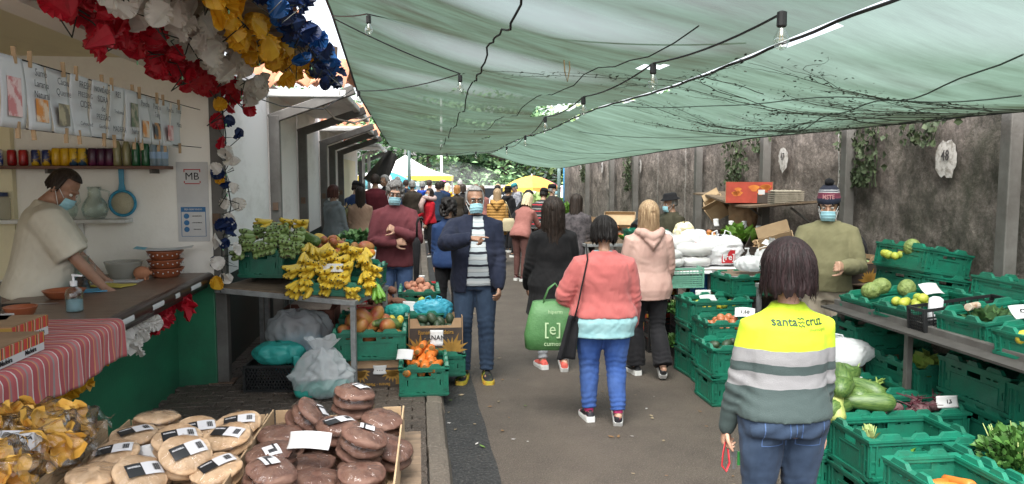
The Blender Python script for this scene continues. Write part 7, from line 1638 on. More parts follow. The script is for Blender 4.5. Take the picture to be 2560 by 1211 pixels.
snackbag(-1.33,2.78,.90,.36,.28,.13,10,18,'clear bag of yellow crisps at the back of the snack carton',1); snackbag(-1.62,2.72,.90,.36,.28,.14,-8,14,'clear bag of yellow crisps at the left picture edge',2,False)
snackbag(-1.26,2.58,.93,.30,.26,.12,35,30,'clear bag of yellow crisps leaning on the bread carton side',3); snackbag(-1.47,2.52,.96,.36,.26,.12,-12,20,'clear bag of yellow crisps in the middle of the snack pile',4,True,'MANDIOCA'); snackbag(-1.30,2.32,.92,.34,.26,.13,15,22,'clear bag of yellow crisps in front of the snack pile',5); snackbag(-1.62,2.34,.94,.34,.26,.13,-10,14,'clear bag of yellow crisps at the lower left corner',6,False); snackbag(-1.45,2.50,.82,.5,.5,.12,0,0,'clear bag of yellow crisps at the bottom of the carton',7,False)
# ================================================================== people of the foreground and middle ground
def opening(o, x0, w_top, w_bot, zt, zb, s, ymax=-.02):
    """cut the front of a garment open; w = half width of the gap from top to hem"""
    bm = bmesh.new(); bm.from_mesh(o.data); kill = []
    for f in bm.faces:
        c = f.calc_center_median()/s
        if c.y < ymax:
            t = min(1,max(0,(zt-c.z)/(zt-zb)))
            if abs(c.x-x0) < w_top+(w_bot-w_top)*t and zb-.05 < c.z < zt+.08: kill.append(f)
    bmesh.ops.delete(bm, geom=kill, context='FACES'); bm.to_mesh(o.data); bm.free()
    m = o.modifiers.new('s','SOLIDIFY'); m.thickness = .010; m.offset = -1; bake(o)
def project(mbx, garment, parent, name, m, off=.0045, back=True):
    bv = BVHTree.FromPolygons([tuple(v) for v in co(garment.data)], [tuple(p.vertices) for p in garment.data.polygons]); out = []
    for x, y, z in mbx.v:
        h = bv.ray_cast(Vector((x, 2 if back else -2, z)), Vector((0,-1 if back else 1,0)))
        yy = h[0].y if h[0] is not None else 0; out.append((x, yy+(off+y if back else -off+y), z))
    mbx.v = out; return mbx.build(name, m, parent)
def pockets(p, tro, m):
    """two stitched back pockets and the seat seam laid on the trousers"""
    for cx in (-.085,.085):
        mb = MB(); cx *= p.s; w, h, z0 = .058*p.s, .068*p.s, .845*p.s
        for (x0,x1,za,zb) in ((-w,-w+.004,-h,h),(w-.004,w,-h,h),(-w,w,h-.005,h),(-w,w,-h,-h+.004)):
            mb.grid(lambda u, v: (cx+x0+(x1-x0)*u, 0, z0+za+(zb-za)*v), 8 if x1-x0 > .02 else 1, 8 if zb-za > .02 else 1)
        project(mb, tro, tro, 'pocket_seam', m, .002)
    mb = MB(); mb.grid(lambda u, v: (.004*(u-.5), 0, p.s*(.76+.19*v)), 1, 10); project(mb, tro, tro, 'seat_seam', m, .002)
# woman in the high visibility sweatshirt
c_hv = bands('high_vis_sweatshirt',[(0,(.040,.062,.060)),(.962,(.22,.22,.225)),(1.026,(.040,.062,.060)),(1.066,(.22,.22,.225)),(1.132,(.44,.60,.02))],rough=.8,bump=.35,bscale=260)
p = Person('woman in a lime and dark green work sweatshirt seen from behind',(1.565,3.06,0),178,1.565,True,1.22,armL=((38,-78),(20,-72)),armR=((-38,-80),(-25,-74)),handL=dict(curl=.75),handR=dict(curl=.5),legL=((0,-86),(180,-87)),legR=((10,-87),(180,-84)),head=(-6,4,0))
hv = p.top('sweatshirt', c_hv, hem=.90, ease=.016, seed=7, fold=.0025, flare=-.02); pockets(p, p.trousers(c_denim2, seed=8, hipk=1.05), MATS['blue_denim']); p.shoes(s_black,s_white)
p.hair(h_plum, bottom=1.500, vol=.044, open_=64, flare=.34, gro=.016, nu=140, nv=60, tipin=.30, seed=5, strands=420)
lt = text_mb('santa', .049, Matrix.Identity(4), bold=.0008, align='RIGHT', thick=0); lt.v = [(-(x-.018)-0*.0, 0, 1.245+y) for x, y, z in lt.v]
l2 = text_mb('cruz', .049, Matrix.Identity(4), bold=.0008, align='LEFT', thick=0); l2.v = [(-(x+.018), 0, 1.245+y) for x, y, z in l2.v]; l3 = text_mb('município', .022, Matrix.Identity(4), align='RIGHT', thick=0); l3.v = [(-(x+.118), 0, 1.213+y) for x, y, z in l3.v]
lt.merge(l2)
for k in range(3):
    w = MB(); pts = [(-.015+.030*i/16, 1.229+.0145*k+.0028*math.sin(i/16*4*PI)) for i in range(17)]; w.loft([[(-x,0,z-.0022),(-x,0,z+.0022)] for x, z in pts], False, closed=False); lt.merge(w)
for v_ in (lt,): v_.v = [(x-.016, y, z) for x, y, z in v_.v]
l3.v = [(x-.016, y, z) for x, y, z in l3.v]
o = project(lt, hv, p.root, 'back_lettering', mat('dark_green_print',(.020,.045,.022),.7)); o2 = project(l3, hv, p.root, 'small_lettering', mat('olive_print',(.12,.16,.02),.7))
W_ = Vector(p.arm['L'][2])*p.s; t = thing('key_ring','red lanyard and keys held by the woman in the work sweatshirt','keys'); t.parent = None
Mw = Matrix.Translation((1.565,3.06,0)) @ Matrix.Rotation(rad(178),4,'Z'); wp = Mw @ W_; t.location = wp+Vector((0,0,-.05))
mb = MB(); mb.tube([(0,0,0),(-.025,-.03,-.05),(-.03,-.03,-.11),(-.01,-.03,-.14),(.005,-.03,-.10),(.0,-.02,-.04)],.010,6,flat=(1,.3)); mb.build('lanyard', mat('red_strap',(.45,.02,.03),.6), t, smooth=True)
mb = MB(); mb.box(.02,.034,-.03,-.027,-.13,-.06); mb.box(.012,.042,-.031,-.026,-.075,-.045); mb.build('key', m_metal, t); mb = MB(); mb.box(.04,.055,-.04,-.03,-.11,-.05); mb.build('green_tag', mat('green_tag',(.03,.22,.05),.5), t)
# pointing man
p = Person('grey haired masked man pointing, in a navy cardigan over a striped polo',(.50,6.80,0),-6,1.755,False,1.10,belly=.05,head=(12,2,0),armR=((-14,-26),(62,12)),armL=((30,-80),(5,-62)),handR=dict(point=True,curl=.75,d=dirv(74,0),n=Vector((.1,-.35,.9)),side=-1),handL=dict(curl=.45),legL=((10,-86),(170,-87)),legR=((-12,-86),(-170,-87)),skin=m_skin2)
p.top('striped_polo', c_stripe, hem=.86, ease=.012, sleeve=.25, fold=.003, collar=.035, seed=3); o = p.top('cardigan', c_navy, hem=.80, ease=.026, seed=4, fold=.006, sr=1.02, flare=.03); opening(o, .035, .045, .115, 1.44, .80, p.s)
p.trousers(c_denim2, seed=5, lr=1.05); p.shoes(mat('black_lime_trainer',(.016,.016,.016),.6,(.20,.22,.03),22,lo=.55,hi=.6),s_lime,big=1.05); p.hair(h_grey, **SHORT); p.mask(); p.glasses(); p.brows(h_salt)
# man in maroon
p = Person('curly grey haired masked man in a maroon jersey with folded arms',(-.24,7.85,PZ),-4,1.70,False,1.06,belly=.03,head=(6,12,4),armR=((-20,-66),(64,-2)),armL=((28,-58),(-66,24)),handR=dict(curl=.5,d=dirv(80,10),n=Vector((0,-1,.2))),handL=dict(curl=.9),skin=m_skin)
p.top('jersey', c_maroon, hem=.84, ease=.018, seed=14, collar=.03); p.trousers(c_denim, seed=15); p.shoes(s_black,s_white); p.curls(h_salt, n=150, r=.020, bottom=1.57, vol=.024, open_=58, line=1.675); p.mask(); p.glasses(); p.brows(h_salt)
t = thing('umbrella','black folded umbrella hanging beside the man in maroon','umbrella',(-.03,7.62,.60)); mb = MB(); mb.tube([(0,0,.0),(0,0,.05),(.005,0,.35),(.01,0,.58),(.012,0,.64)],[.006,.018,.030,.042,.012],12); mb.build('folded_canopy', c_black, t, smooth=True); mb = MB(); mb.tube([(.012,0,.64),(.014,0,.78),(.03,0,.83),(.06,0,.84),(.08,0,.81)],.011,8); mb.build('handle', m_rub, t, smooth=True); mb = MB(); mb.tube([(0,0,-.05),(0,0,.0)],.004,6); mb.build('tip', m_metal, t)
# pink fleece woman
p = Person('woman in a coral pink top and bright blue jeans walking away',(1.37,5.52,0),176,1.545,True,1.42,armL=((70,-62),(-25,-52)),armR=((-50,-76),(-15,-68)),handL=dict(curl=.9),handR=dict(curl=.4),legL=((0,-86),(180,-88)),legR=((180,-88),(180,-72)),head=(-5,14,0),belly=.05)
p.top('shirt', c_aqua, hem=.73, ease=.022, sleeve=.2, seed=22, flare=.10, fold=.005); p.top('fleece', c_coral, hem=.90, ease=.034, seed=21, fold=.006, sr=1.14, collar=.045)
pockets(p, p.trousers(c_denim3, seed=23, lr=1.08, hem=.93), c_denim); p.shoes(mat('black_pink_trainer',(.016,.015,.02),.6,(.45,.08,.14),30,lo=.56,hi=.6),s_white,pitch=(0,-28))
mb = MB(); [mb.tube([p.leg[a][1].lerp(p.leg[a][2],.90), p.leg[a][1].lerp(p.leg[a][2],1.0)],.040,10) for a in 'L']; p.m(mb).build('sock', mat('pink_sock',(.62,.06,.20),.9), p.root, smooth=True); mb = MB(); mb.tube([p.leg['R'][1].lerp(p.leg['R'][2],.90), p.leg['R'][1].lerp(p.leg['R'][2],1.0)],.040,10); p.m(mb).build('sock', MATS['pink_sock'], p.root, smooth=True)
p.hair(h_black, bottom=1.525, vol=.034, open_=60, gro=.045, tipin=.5, wave=.01, seed=6, nu=110, strands=260)
PW = p
# shoulder strap + bags
t = thing('shoulder_bag','black shoulder bag strap and long dark bag of the coral top woman','bag',(1.10,5.62,0)); mb = MB(); mb.tube([(.145,-.06,1.33),(.13,-.18,1.24),(.08,-.22,1.05),(.05,-.22,.90),(.03,-.19,.80)],.024,8,flat=(1,.25)); mb.build('strap', c_black, t, smooth=True); mb = MB(); mb.grid(lambda u, v: (.03-.06*v+.20*(u-.5)*(.35+.3*v)*.9, -.20+.05*math.sin(u*PI), .82-.32*v), 10, 12); mb.build('pouch', c_black, t, smooth=True, solid=.03)
t = thing('tote_bag','green reusable tote bag carried by the coral top woman','bag',(1.0,5.62,.54),rad(-8)); m_tote = mat('green_woven_tote',(.050,.155,.045),.55,(.085,.21,.075),6,.3,90)
mb = MB(); mb.loft([[(math.copysign(abs(math.cos(a))**.5,math.cos(a))*W2, math.copysign(abs(math.sin(a))**.5,math.sin(a))*D2, z+.02*math.cos(a)*z) for a in [2*PI*j/28 for j in range(28)]] for z, W2, D2 in ((0,.19,.07),(.01,.205,.085),(.12,.21,.095),(.26,.185,.08),(.37,.15,.045))], True); o = mb.build('bag', m_tote, t, smooth=True); a = co(o.data); n_ = nrm(o.data); setco(o.data, a+n_*(wnoise(a,22,4)*.008)[:,None])
text_mb('[e]', .13, face_my(.0,-.106,.17), sx=.9).build('lettering', mat('pale_green_print',(.45,.60,.35),.6), t); text_mb('hiperm', .038, face_my(.02,-.10,.30)).build('lettering', MATS['pale_green_print'], t); text_mb('cumos', .05, face_my(.0,-.107,.06)).build('lettering', MATS['pale_green_print'], t)
for sy in (-1,1): mb = MB(); mb.tube([(-.07,sy*.04,.36),(-.03,sy*.03,.46),(.02,sy*.01,.50),(.05,sy*.02,.46),(.08,sy*.04,.36)],.014,8,flat=(1,.35)); mb.build('handle', m_tote, t, smooth=True)
# blush raincoat woman
p = Person('woman with long light hair in a blush pink raincoat walking away',(2.10,6.78,0),180,1.63,True,1.15,armL=((40,-78),(15,-60)),armR=((-40,-76),(-5,-48)),legL=((0,-84),(180,-88)),legR=((180,-84),(180,-62)),handR=dict(curl=.8),head=(0,0,0))
p.top('raincoat', c_blush, hem=.76, ease=.030, seed=31, fold=.009, hood=True, sr=1.12, flare=.10, k=19); p.trousers(c_black, seed=32, flare=.045, lr=1.05); p.shoes(s_black,s_white,pitch=(0,-35))
p.hair(h_blond, bottom=1.33, vol=.020, open_=60, flare=.10, gro=.035, nu=120, nv=60, seed=8, fall=.14, strands=320)
# black coat woman
p = Person('woman with wavy dark hair in a long black coat seen from behind',(1.27,7.12,0),182,1.64,True,1.12,armL=((40,-76),(5,-60)),armR=((-40,-76),(-5,-60)),legL=((0,-85),(180,-86)),legR=((180,-87),(180,-74)),head=(-8,0,0))
p.top('long_coat', c_coat, hem=.56, ease=.034, seed=41, fold=.006, sr=1.12, flare=.16); p.trousers(c_ltgrey, seed=42, hem=.95); p.shoes(s_coral,s_white,big=1.05,pitch=(0,-18)); p.hair(h_dark, bottom=1.30, vol=.036, open_=58, flare=.22, wave=.010, gro=.05, nu=110, nv=60, seed=9, fall=.16, strands=320)
# beanie man
c_bean = bands('navy_red_beanie',[(0,(.010,.014,.035)),(1.672,(.42,.02,.04)),(1.676,(.16,.03,.06)),(1.724,(.45,.45,.46)),(1.730,(.010,.014,.035)),(1.742,(.35,.35,.37)),(1.750,(.012,.014,.03))],bump=.6,bscale=300)
p = Person('masked vendor in a pompom beanie and olive sweatshirt handling a bag',(3.37,5.92,0),-26,1.73,False,1.04,belly=.05,head=(-6,12,0),armR=((-38,-64),(8,8)),armL=((30,-66),(-30,6)),handR=dict(curl=.9),handL=dict(curl=.9))
p.top('sweatshirt', c_olive, hem=.90, ease=.022, seed=51, fold=.005, sr=1.05, collar=.03); p.trousers(c_khaki, seed=52, lr=1.15, fold=.012); p.shoes(s_black,s_white); p.hair(h_dark, **SHORT); p.mask(); p.brows(h_dark)
T = p.TH
mb = MB(); mb.loft([[T @ v for v in ell((0,.012+.004,z),rx,ry,40)] for z, rx, ry in ((1.628,.086,.105),(1.636,.091,.110),(1.672,.091,.110),(1.678,.086,.104),(1.70,.085,.102),(1.74,.074,.088),(1.765,.05,.062),(1.778,.012,.016))]); o = p.m(mb).build('beanie', c_bean, p.root, smooth=True); a = co(o.data)
mb = MB(); mb.sph(T @ Vector((0,.012,1.795)),(.036,.036,.032),18,14); b_ = p.m(mb).build('pompom', c_black, o, smooth=True); a = co(b_.data); setco(b_.data, a+nrm(b_.data)*(wnoise(a,160,3)*.006)[:,None])
tx = text_mb('MSTE', .052, Matrix.Identity(4), bold=.0015, sx=.85, thick=0); tx.v = [((T @ Vector((.087*math.sin(x/.095), .016-.106*math.cos(x/.095), 1.692+y)))*p.s) for x, y, z in tx.v]; tx.build('lettering', mat('pale_red_lettering',(.62,.30,.32),.8), o)
pile_bag('thin white bag in the beanie vendor hands',(2.98,5.60,1.02),(.10,.07,.16),f_milky,'carrier_bag',95,False)
# bucket hat man
p = Person('masked man in a black bucket hat and olive jacket by the wall',(3.32,9.75,0),-72,1.60,False,1.15,belly=.05,head=(-6,8,0),armR=((-20,-75),(10,-40)),armL=((20,-75),(-10,-40)))
p.top('jacket', c_green, hem=.84, ease=.03, seed=61, sr=1.1, collar=.05); p.trousers(c_black, seed=62); p.shoes(s_black,s_black); p.hair(h_grey, **SHORT); p.mask(); T = p.TH
mb = MB(); mb.loft([[T @ v for v in ell((0,.014,z),rx,ry,28)] for z, rx, ry in ((1.655,.125,.145),(1.662,.125,.145),(1.685,.090,.108),(1.735,.082,.096),(1.748,.070,.084),(1.752,.01,.01))]); p.m(mb).build('bucket_hat', c_black, p.root, smooth=True)
# vendor in the bar
p = Person('vendor in an ivory polo leaning over the bar counter',(-2.66,5.60,PZ),112,1.84,False,1.25,belly=.07,lean=15,head=(-24,26,0),armR=((-18,-58),(6,-52)),armL=((24,-58),(-4,-50)),handR=dict(curl=.8),handL=dict(curl=.8),skin=m_skin2)
p.top('polo_shirt', c_polo, hem=.84, ease=.030, sleeve=.42, seed=71, fold=.007, sr=1.25, collar=.045, flare=.10); c_track = bands('black_side_striped_trousers',[(0,(.012,.013,.018)),(.5,(.012,.013,.018))]); p.trousers(c_black, seed=72); p.shoes(s_black,s_white); p.hair(h_dark, **SHORT); p.mask()
def cap(p, m, brim=True):
    T = p.TH; f = p.f; mb = MB(); mb.loft([[T @ v for v in ell((0,.014,z+f),rx,ry,24)] for z, rx, ry in ((1.648,.087,.106),(1.70,.084,.100),(1.735,.062,.075),(1.745,.01,.012))])
    if brim: mb.loft([[T @ Vector((x,y,z+f)) for x, y, z in ((-.065,-.07,1.650),(.065,-.07,1.650),(.05,-.165,1.635),(-.05,-.165,1.635))],[T @ Vector((x,y,z+f)) for x, y, z in ((-.065,-.07,1.658),(.065,-.07,1.658),(.05,-.165,1.643),(-.05,-.165,1.643))]])
    p.m(mb).build('cap', m, p.root, smooth=True)
CURLY = dict(n=110, r=.026, bottom=1.50, vol=.05)
# ================================================================== the crowd behind
stock('woman in a dusty rose jacket and boots leaning over the far stall',(1.80,13.3,0),142,True,1.60,c_rose,c_mauve,dict(bottom=1.46,vol=.022,open_=60,flare=.2),h_pale,near=False,mask=False,lean=24,coat=.80,shoe=s_brown,walk=2,arms=dict(armR=((-10,-55),(0,-30)),armL=((10,-55),(0,-30))),bw=1.12,seed=81)
stock('woman in a mustard quilted jacket carrying a cream bag',(1.62,15.6,0),168,True,1.60,c_mustard,c_denim,LONG,h_blond,mask=False,coat=.70,bw=1.15,puff=.012,hood=True,seed=82)
stock('masked woman in a red jumper with a pale scarf',(.25,17.5,0),-62,True,1.58,c_red,c_black,dict(bottom=1.50,vol=.012,open_=66),h_dark,walk=10,arms=dict(armR=((-10,-70),(10,-15)),armL=((10,-75),(-10,-60))),bw=1.1,seed=83)
pr = Person.__new__(Person)
mb = MB(); mb.tube([(.25+.13*math.cos(a), 17.5+.12*math.sin(a), 1.345+.02*math.sin(a*2)) for a in np.linspace(0,2*PI,17)],.05,10); mb.tube([(.12,17.40,1.33),(.06,17.36,1.20),(.08,17.35,1.02)],[.06,.06,.05],8); tag(mb.build('scarf', c_scarf, smooth=True),'pale pink scarf around the neck of the woman in red','scarf')
stock('grey haired man in a dark brown jacket seen from behind',(-.14,18.6,0),176,False,1.74,c_brownj,c_black,SHORT,h_grey,mask=False,coat=.74,bw=1.1,seed=84)
stock('woman in a grey hooded sweatshirt with tied auburn hair',(-1.30,12.1,PZ),140,True,1.62,c_grey,c_denim2,dict(bottom=1.52,vol=.016,open_=66),hairm('auburn_hair',(.04,.012,.010),(.10,.03,.02)),mask=False,hood=True,bw=1.2,seed=85)
stock('woman with long dark hair in a tan knit top',(-.95,12.8,PZ),184,True,1.58,c_beige,c_black,dict(bottom=1.30,vol=.014,open_=60),h_dark,mask=False,coat=.85,bw=1.1,seed=86)
stock('broad man in a dark maroon sweater seen from behind',(-.78,14.2,PZ),182,False,1.78,c_dkmar,c_denim2,SHORT,h_dark,mask=False,bw=1.2,seed=87)
p = stock('person in a navy cap bending behind the tan top woman',(-1.18,13.9,PZ),150,False,1.66,c_nblue,c_black,SHORT,h_dark,lean=14,mask=False,seed=88); cap(p,c_black)
stock('man in a black jacket looking down beside the dark tarp',(-.72,17.4,PZ),-60,False,1.78,c_black,c_black,SHORT,h_grey,head=(0,20,0),mask=False,coat=.74,seed=89)
stock('woman with bushy dark curls behind the pointing man',(.36,9.2,0),172,True,1.60,c_nblue,c_black,CURLY,h_black,mask=False,cur=True,coat=.80,bw=1.12,seed=90)
stock('man in a navy jacket with short dark hair in the far crowd',(.62,20.2,0),178,False,1.72,c_nblue,c_denim2,SHORT,h_dark,mask=False,coat=.74,bw=1.05,seed=91)
stock('person in a royal blue hooded jacket in the far crowd',(.12,21.2,0),170,False,1.70,c_blue,c_black,SHORT,h_grey,mask=False,coat=.74,hood=True,bw=1.15,seed=92)
stock('person in a yellow jacket in the far crowd',(.86,22.6,0),175,True,1.64,c_yel,c_denim,BOB,h_pale,mask=False,coat=.74,hood=True,seed=93)
stock('person with ginger hair in a brown coat in the far crowd',(1.06,21.0,0),178,True,1.60,c_brownj,c_black,BOB,h_ginger,mask=False,coat=.70,seed=94)
p = stock('person in a bright pink woolly hat in the far crowd',(.80,24.5,0),180,True,1.72,c_pink,c_black,BOB,h_dark,mask=False,coat=.74,seed=95); cap(p,c_pink,False)
stock('dark haired shopper left of the quilted jacket woman',(1.62,19.6,0),176,True,1.62,c_rose,c_black,LONG,h_brown,mask=False,coat=.74,seed=96)
stock('shopper with short black hair and pale shirt behind the quilted jacket',(1.98,19.0,0),150,False,1.62,c_white,c_black,SHORT,h_black,mask=False,seed=97)
p = stock('shopper in a dark hood right of the quilted jacket woman',(2.18,18.4,0),130,False,1.60,c_black,c_black,SHORT,h_black,mask=False,coat=.74,hood=True,seed=98); cap(p,c_black,False)
stock('masked woman in black bending over the salad plants',(2.20,17.2,0),70,True,1.62,c_black,c_black,dict(bottom=1.50,vol=.02,open_=62),h_black,lean=30,mask=True,msk=m_mask,coat=.74,arms=dict(armR=((-5,-50),(0,-40)),armL=((5,-50),(0,-40))),seed=99)
p = stock('man in a pale mottled hoodie and teal cap facing left',(2.74,20.6,0),-68,False,1.66,c_camo,c_denim,SHORT,h_grey,lean=14,mask=False,hood=True,bw=1.1,seed=100); cap(p,cloth('teal_cap',(.06,.30,.34)),True)
p = stock('man in a red and black striped jumper leaning at the stall',(2.38,14.7,0),150,False,1.62,c_rstripe,c_black,SHORT,h_black,lean=16,mask=False,bw=1.18,seed=101); cap(p,c_black,True)
p = stock('masked man in a plaid jacket and dark cap facing right',(2.92,16.4,0),62,False,1.66,c_check,c_black,SHORT,h_grey,coat=.76,bw=1.12,seed=102); cap(p,c_black,True)
stock('person in a dark plaid jacket beyond the black coat',(2.12,10.2,0),150,False,1.60,c_check,c_black,dict(bottom=1.42,vol=.018,open_=60),h_dark,mask=False,coat=.74,lean=8,bw=1.1,seed=103)
stock('person in dark clothes between the stalls by the kerb',(.50,19.2,0),182,False,1.70,c_denim2,c_black,SHORT,h_dark,mask=False,coat=.74,seed=104)
stock('distant shopper in a white top near the parasol',(2.9,24.2,0),-30,True,1.60,c_white,c_denim,BOB,h_brown,seed=105); stock('distant shopper in a grey coat beyond the far stalls',(1.4,25.6,0),160,False,1.72,c_grey,c_black,SHORT,h_grey,mask=False,coat=.70,seed=106); stock('distant shopper in black beyond the tall post',(-.35,22.8,0),150,False,1.74,c_black,c_black,SHORT,h_dark,mask=False,coat=.70,seed=107)
t = thing('handbag','cream handbag hanging from the quilted jacket woman shoulder','bag',(1.83,15.42,.72)); mb = MB(); mb.loft([[(math.cos(a)*W2,math.sin(a)*.05,z) for a in [2*PI*j/20 for j in range(20)]] for z, W2 in ((0,.13),(.02,.15),(.18,.14),(.27,.10))]); mb.build('bag', cloth('cream_leather',(.50,.42,.28)), t, smooth=True)
for dx in (-.06,.06): mb = MB(); mb.tube([(dx,-.03,.26),(-.03+dx*.3,-.02,.50),(-.06,.0,.62)],.010,6,flat=(1,.4)); mb.build('strap', MATS['cream_leather'], t, smooth=True)
for x, y, l, fem, a, b_, hr, hm in ((.35,23.4,'distant shopper in grey between the blue jacket and the red jumper',False,c_ltgrey,c_black,SHORT,h_dark),(1.30,22.2,'distant shopper in a dark coat left of the quilted jacket',True,c_coat,c_black,BOB,h_dark),(1.75,23.0,'distant shopper in pale pink behind the quilted jacket',True,c_scarf,c_denim,LONG,h_brown),(-.55,20.8,'distant shopper in a navy jumper under the white canopy',False,c_nblue,c_denim2,SHORT,h_grey),(2.3,22.0,'distant shopper in white near the parasol pole',True,c_white,c_black,BOB,h_blond),(-1.2,16.2,'shopper in a dark coat by the far grey posts',True,c_coat,c_denim2,BOB,h_dark)):
    stock(l,(x,y,PZ if x < 0 and y < 22 else 0),170+30*math.sin(y),fem,1.62 if fem else 1.73,a,b_,hr,hm,mask=False,coat=.74,bw=1.08,seed=int(y*10))
# ================================================================== square beyond the nets
def tree(label, x, y, h, r, seed, c=None, n=6500, low=.10):
    t = thing('broadleaf_tree', label, 'tree', (x,y,0)); q = random.Random(seed); mb = MB()
    mb.tube([(0,0,0),(.1,0,h*.2),(.0,.1,h*.45),(.2,0,h*.8)],[.32,.26,.18,.05],10); limbs = []
    for k in range(14):
        z = h*q.uniform(low,.8); a = q.uniform(0,6.3); l = r*q.uniform(.6,1.0)*(1-.4*z/h); e = Vector((math.cos(a)*l,math.sin(a)*l,z+l*q.uniform(.0,.35))); mb.tube([(0,.05,z*.85),e*.5+Vector((0,0,z*.45)),e],[.09,.06,.02],6); limbs.append((e,l))
    mb.build('trunk', mat('grey_bark',(.10,.085,.07),.9,(.06,.05,.04),8,.5,30), t)
    cl = [(Vector((q.gauss(0,.34)*r,q.gauss(0,.34)*r,h*(low+(1-low)*q.random()**1.6))), r*q.uniform(.16,.32)) for _ in range(46)]+[(e,r*.30) for e, l in limbs]
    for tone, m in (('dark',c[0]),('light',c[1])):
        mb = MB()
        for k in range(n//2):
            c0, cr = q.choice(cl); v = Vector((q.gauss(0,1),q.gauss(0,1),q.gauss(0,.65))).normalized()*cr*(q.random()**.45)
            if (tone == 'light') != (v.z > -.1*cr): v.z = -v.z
            s_ = q.uniform(.10,.22); M = rotm(q.gauss(0,.5),q.gauss(0,.5),q.uniform(0,6.3),c0+v,s_)
            mb.add([(-1,0,0),(-.2,.5,.12),(.9,.15,-.25),(.5,-.45,-.1),(-.5,-.5,.05)],[(0,1,2,3,4)],M)
        mb.build('crown', m, t)
    return t
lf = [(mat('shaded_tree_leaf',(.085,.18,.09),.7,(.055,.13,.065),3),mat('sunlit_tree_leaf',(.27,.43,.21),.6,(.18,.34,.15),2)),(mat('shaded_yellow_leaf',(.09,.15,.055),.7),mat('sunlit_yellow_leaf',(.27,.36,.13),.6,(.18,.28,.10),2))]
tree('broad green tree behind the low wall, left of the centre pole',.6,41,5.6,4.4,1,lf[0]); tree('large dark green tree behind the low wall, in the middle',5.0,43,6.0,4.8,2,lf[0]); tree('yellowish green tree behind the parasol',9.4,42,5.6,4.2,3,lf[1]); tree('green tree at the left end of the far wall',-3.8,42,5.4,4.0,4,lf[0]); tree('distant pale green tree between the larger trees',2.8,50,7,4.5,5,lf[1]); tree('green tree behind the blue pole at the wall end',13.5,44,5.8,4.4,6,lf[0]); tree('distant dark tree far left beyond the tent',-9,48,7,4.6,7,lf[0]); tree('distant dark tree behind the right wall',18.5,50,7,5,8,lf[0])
m_hill = mat('far_hill_green_shade',(.03,.05,.035),.9,(.018,.03,.022),.25)  # green darkened so its colour stands for the shade behind the trees
mb = MB(); mb.grid(lambda u, v: (-90+180*u, 60+50*v, -1+(9+3*math.sin(u*9)+2*math.sin(u*23))*min(1,v*1.6)), 60, 10); tag(mb.build('hill', m_hill, smooth=True), kind='structure')
t = thing('boundary_wall','low pinkish white boundary wall at the end of the square','wall',(0,36,0),rad(-4)); mb = MB(); mb.box(-14,22,0,.3,0,1.32); mb.build('wall', paint('pinkish_white_render',(.66,.58,.54),(.46,.38,.35)), t); mb = MB(); mb.box(-14.05,22.05,-.05,.35,1.321,1.40); mb.build('coping', m_alu, t)
def car(label, x, y, rz, col, L_=4.3, h=1.5):
    t = thing('parked_car', label, 'car', (x,y,0), rad(rz)); e = L_/2; m = mat('car_paint_'+label[:6].strip(),col,.25,tuple(c*.95 for c in col),coat=.6)
    prof = [(-e,.45),(-e+.05,.72),(-e+.5,.86),(-e+1.05,.95),(-e+1.75,h-.04),(-.1,h),(e-1.2,h-.06),(e-.45,.98),(e-.05,.90),(e,.50),(e-.05,.28),(-e+.05,.28)]
    mb = MB(); mb.loft([[(px,sy*w,pz) for px, pz in prof] for sy, w in ((-1,.80),(-1,.86),(1,.86),(1,.80))]); mb.build('body', m, t, bevel=.05)
    g = mat('dark_car_glass',(.02,.025,.03),.08)
    for sy in (-1,1):
        mb = MB(); P = [(-e+1.25,.98),(-e+1.85,h-.12),(e-1.3,h-.13),(e-.75,.98)]; mb.add([(px,sy*.866,pz) for px, pz in P],[(0,1,2,3)]); mb.build('side_window', g, t)
        for px in (-e+.85,e-.85):
            mb = MB(); mb.tube([(px,sy*.70,.31),(px,sy*.87,.31)],.31,20); w = mb.build('wheel', m_rub, t); mb = MB(); mb.tube([(px,sy*.871,.31),(px,sy*.882,.31)],.19,14); mb.build('rim', m_metal, w)
    mb = MB(); mb.add([(-e+1.06,-.74,.985),(-e+1.06,.74,.985),(-e+1.73,.66,h-.05),(-e+1.73,-.66,h-.05)],[(0,1,2,3)]); o = mb.build('windscreen', g, t); o.location = (-.02,0,.012)
    for sy in (-.6,.6): mb = MB(); mb.sph((-e+.06,sy,.70),(.06,.14,.07),10,8); mb.build('headlight', m_alu, t, smooth=True)
car('white parked car behind the far shoppers',3.6,31,172,(.75,.75,.75)); car('white parked car left of the tall pale pole',-1.2,32,5,(.72,.73,.75)); car('silver parked car beyond the parasol',8.2,32,176,(.45,.46,.48))
def pole(label, x, y, h, r, m, name='pole'):
    t = thing(name, label, 'pole', (x,y,0)); mb = MB(); mb.tube([(0,0,0),(0,0,h)],r,12); mb.build('shaft', m, t, smooth=True); mb = MB(); mb.lathe([(r*2.2,0),(r*2.2,.03),(r*1.2,.05)],12); mb.build('base', m_steel, t)
pole('dark green steel pole in front of the white canopy',-.27,24,3.2,.055,mat('dark_green_steel',(.03,.07,.06),.5)); pole('pale lamp pole in front of the trees',.95,31,5.0,.05,m_alu); pole('blue painted pole at the end of the mossy wall',4.25,21.9,2.9,.05,mat('blue_pole_paint',(.03,.22,.42),.5)); pole('grey green pole beside the blue one',4.02,21.6,2.9,.05,mat('grey_green_pole',(.14,.22,.21),.6))
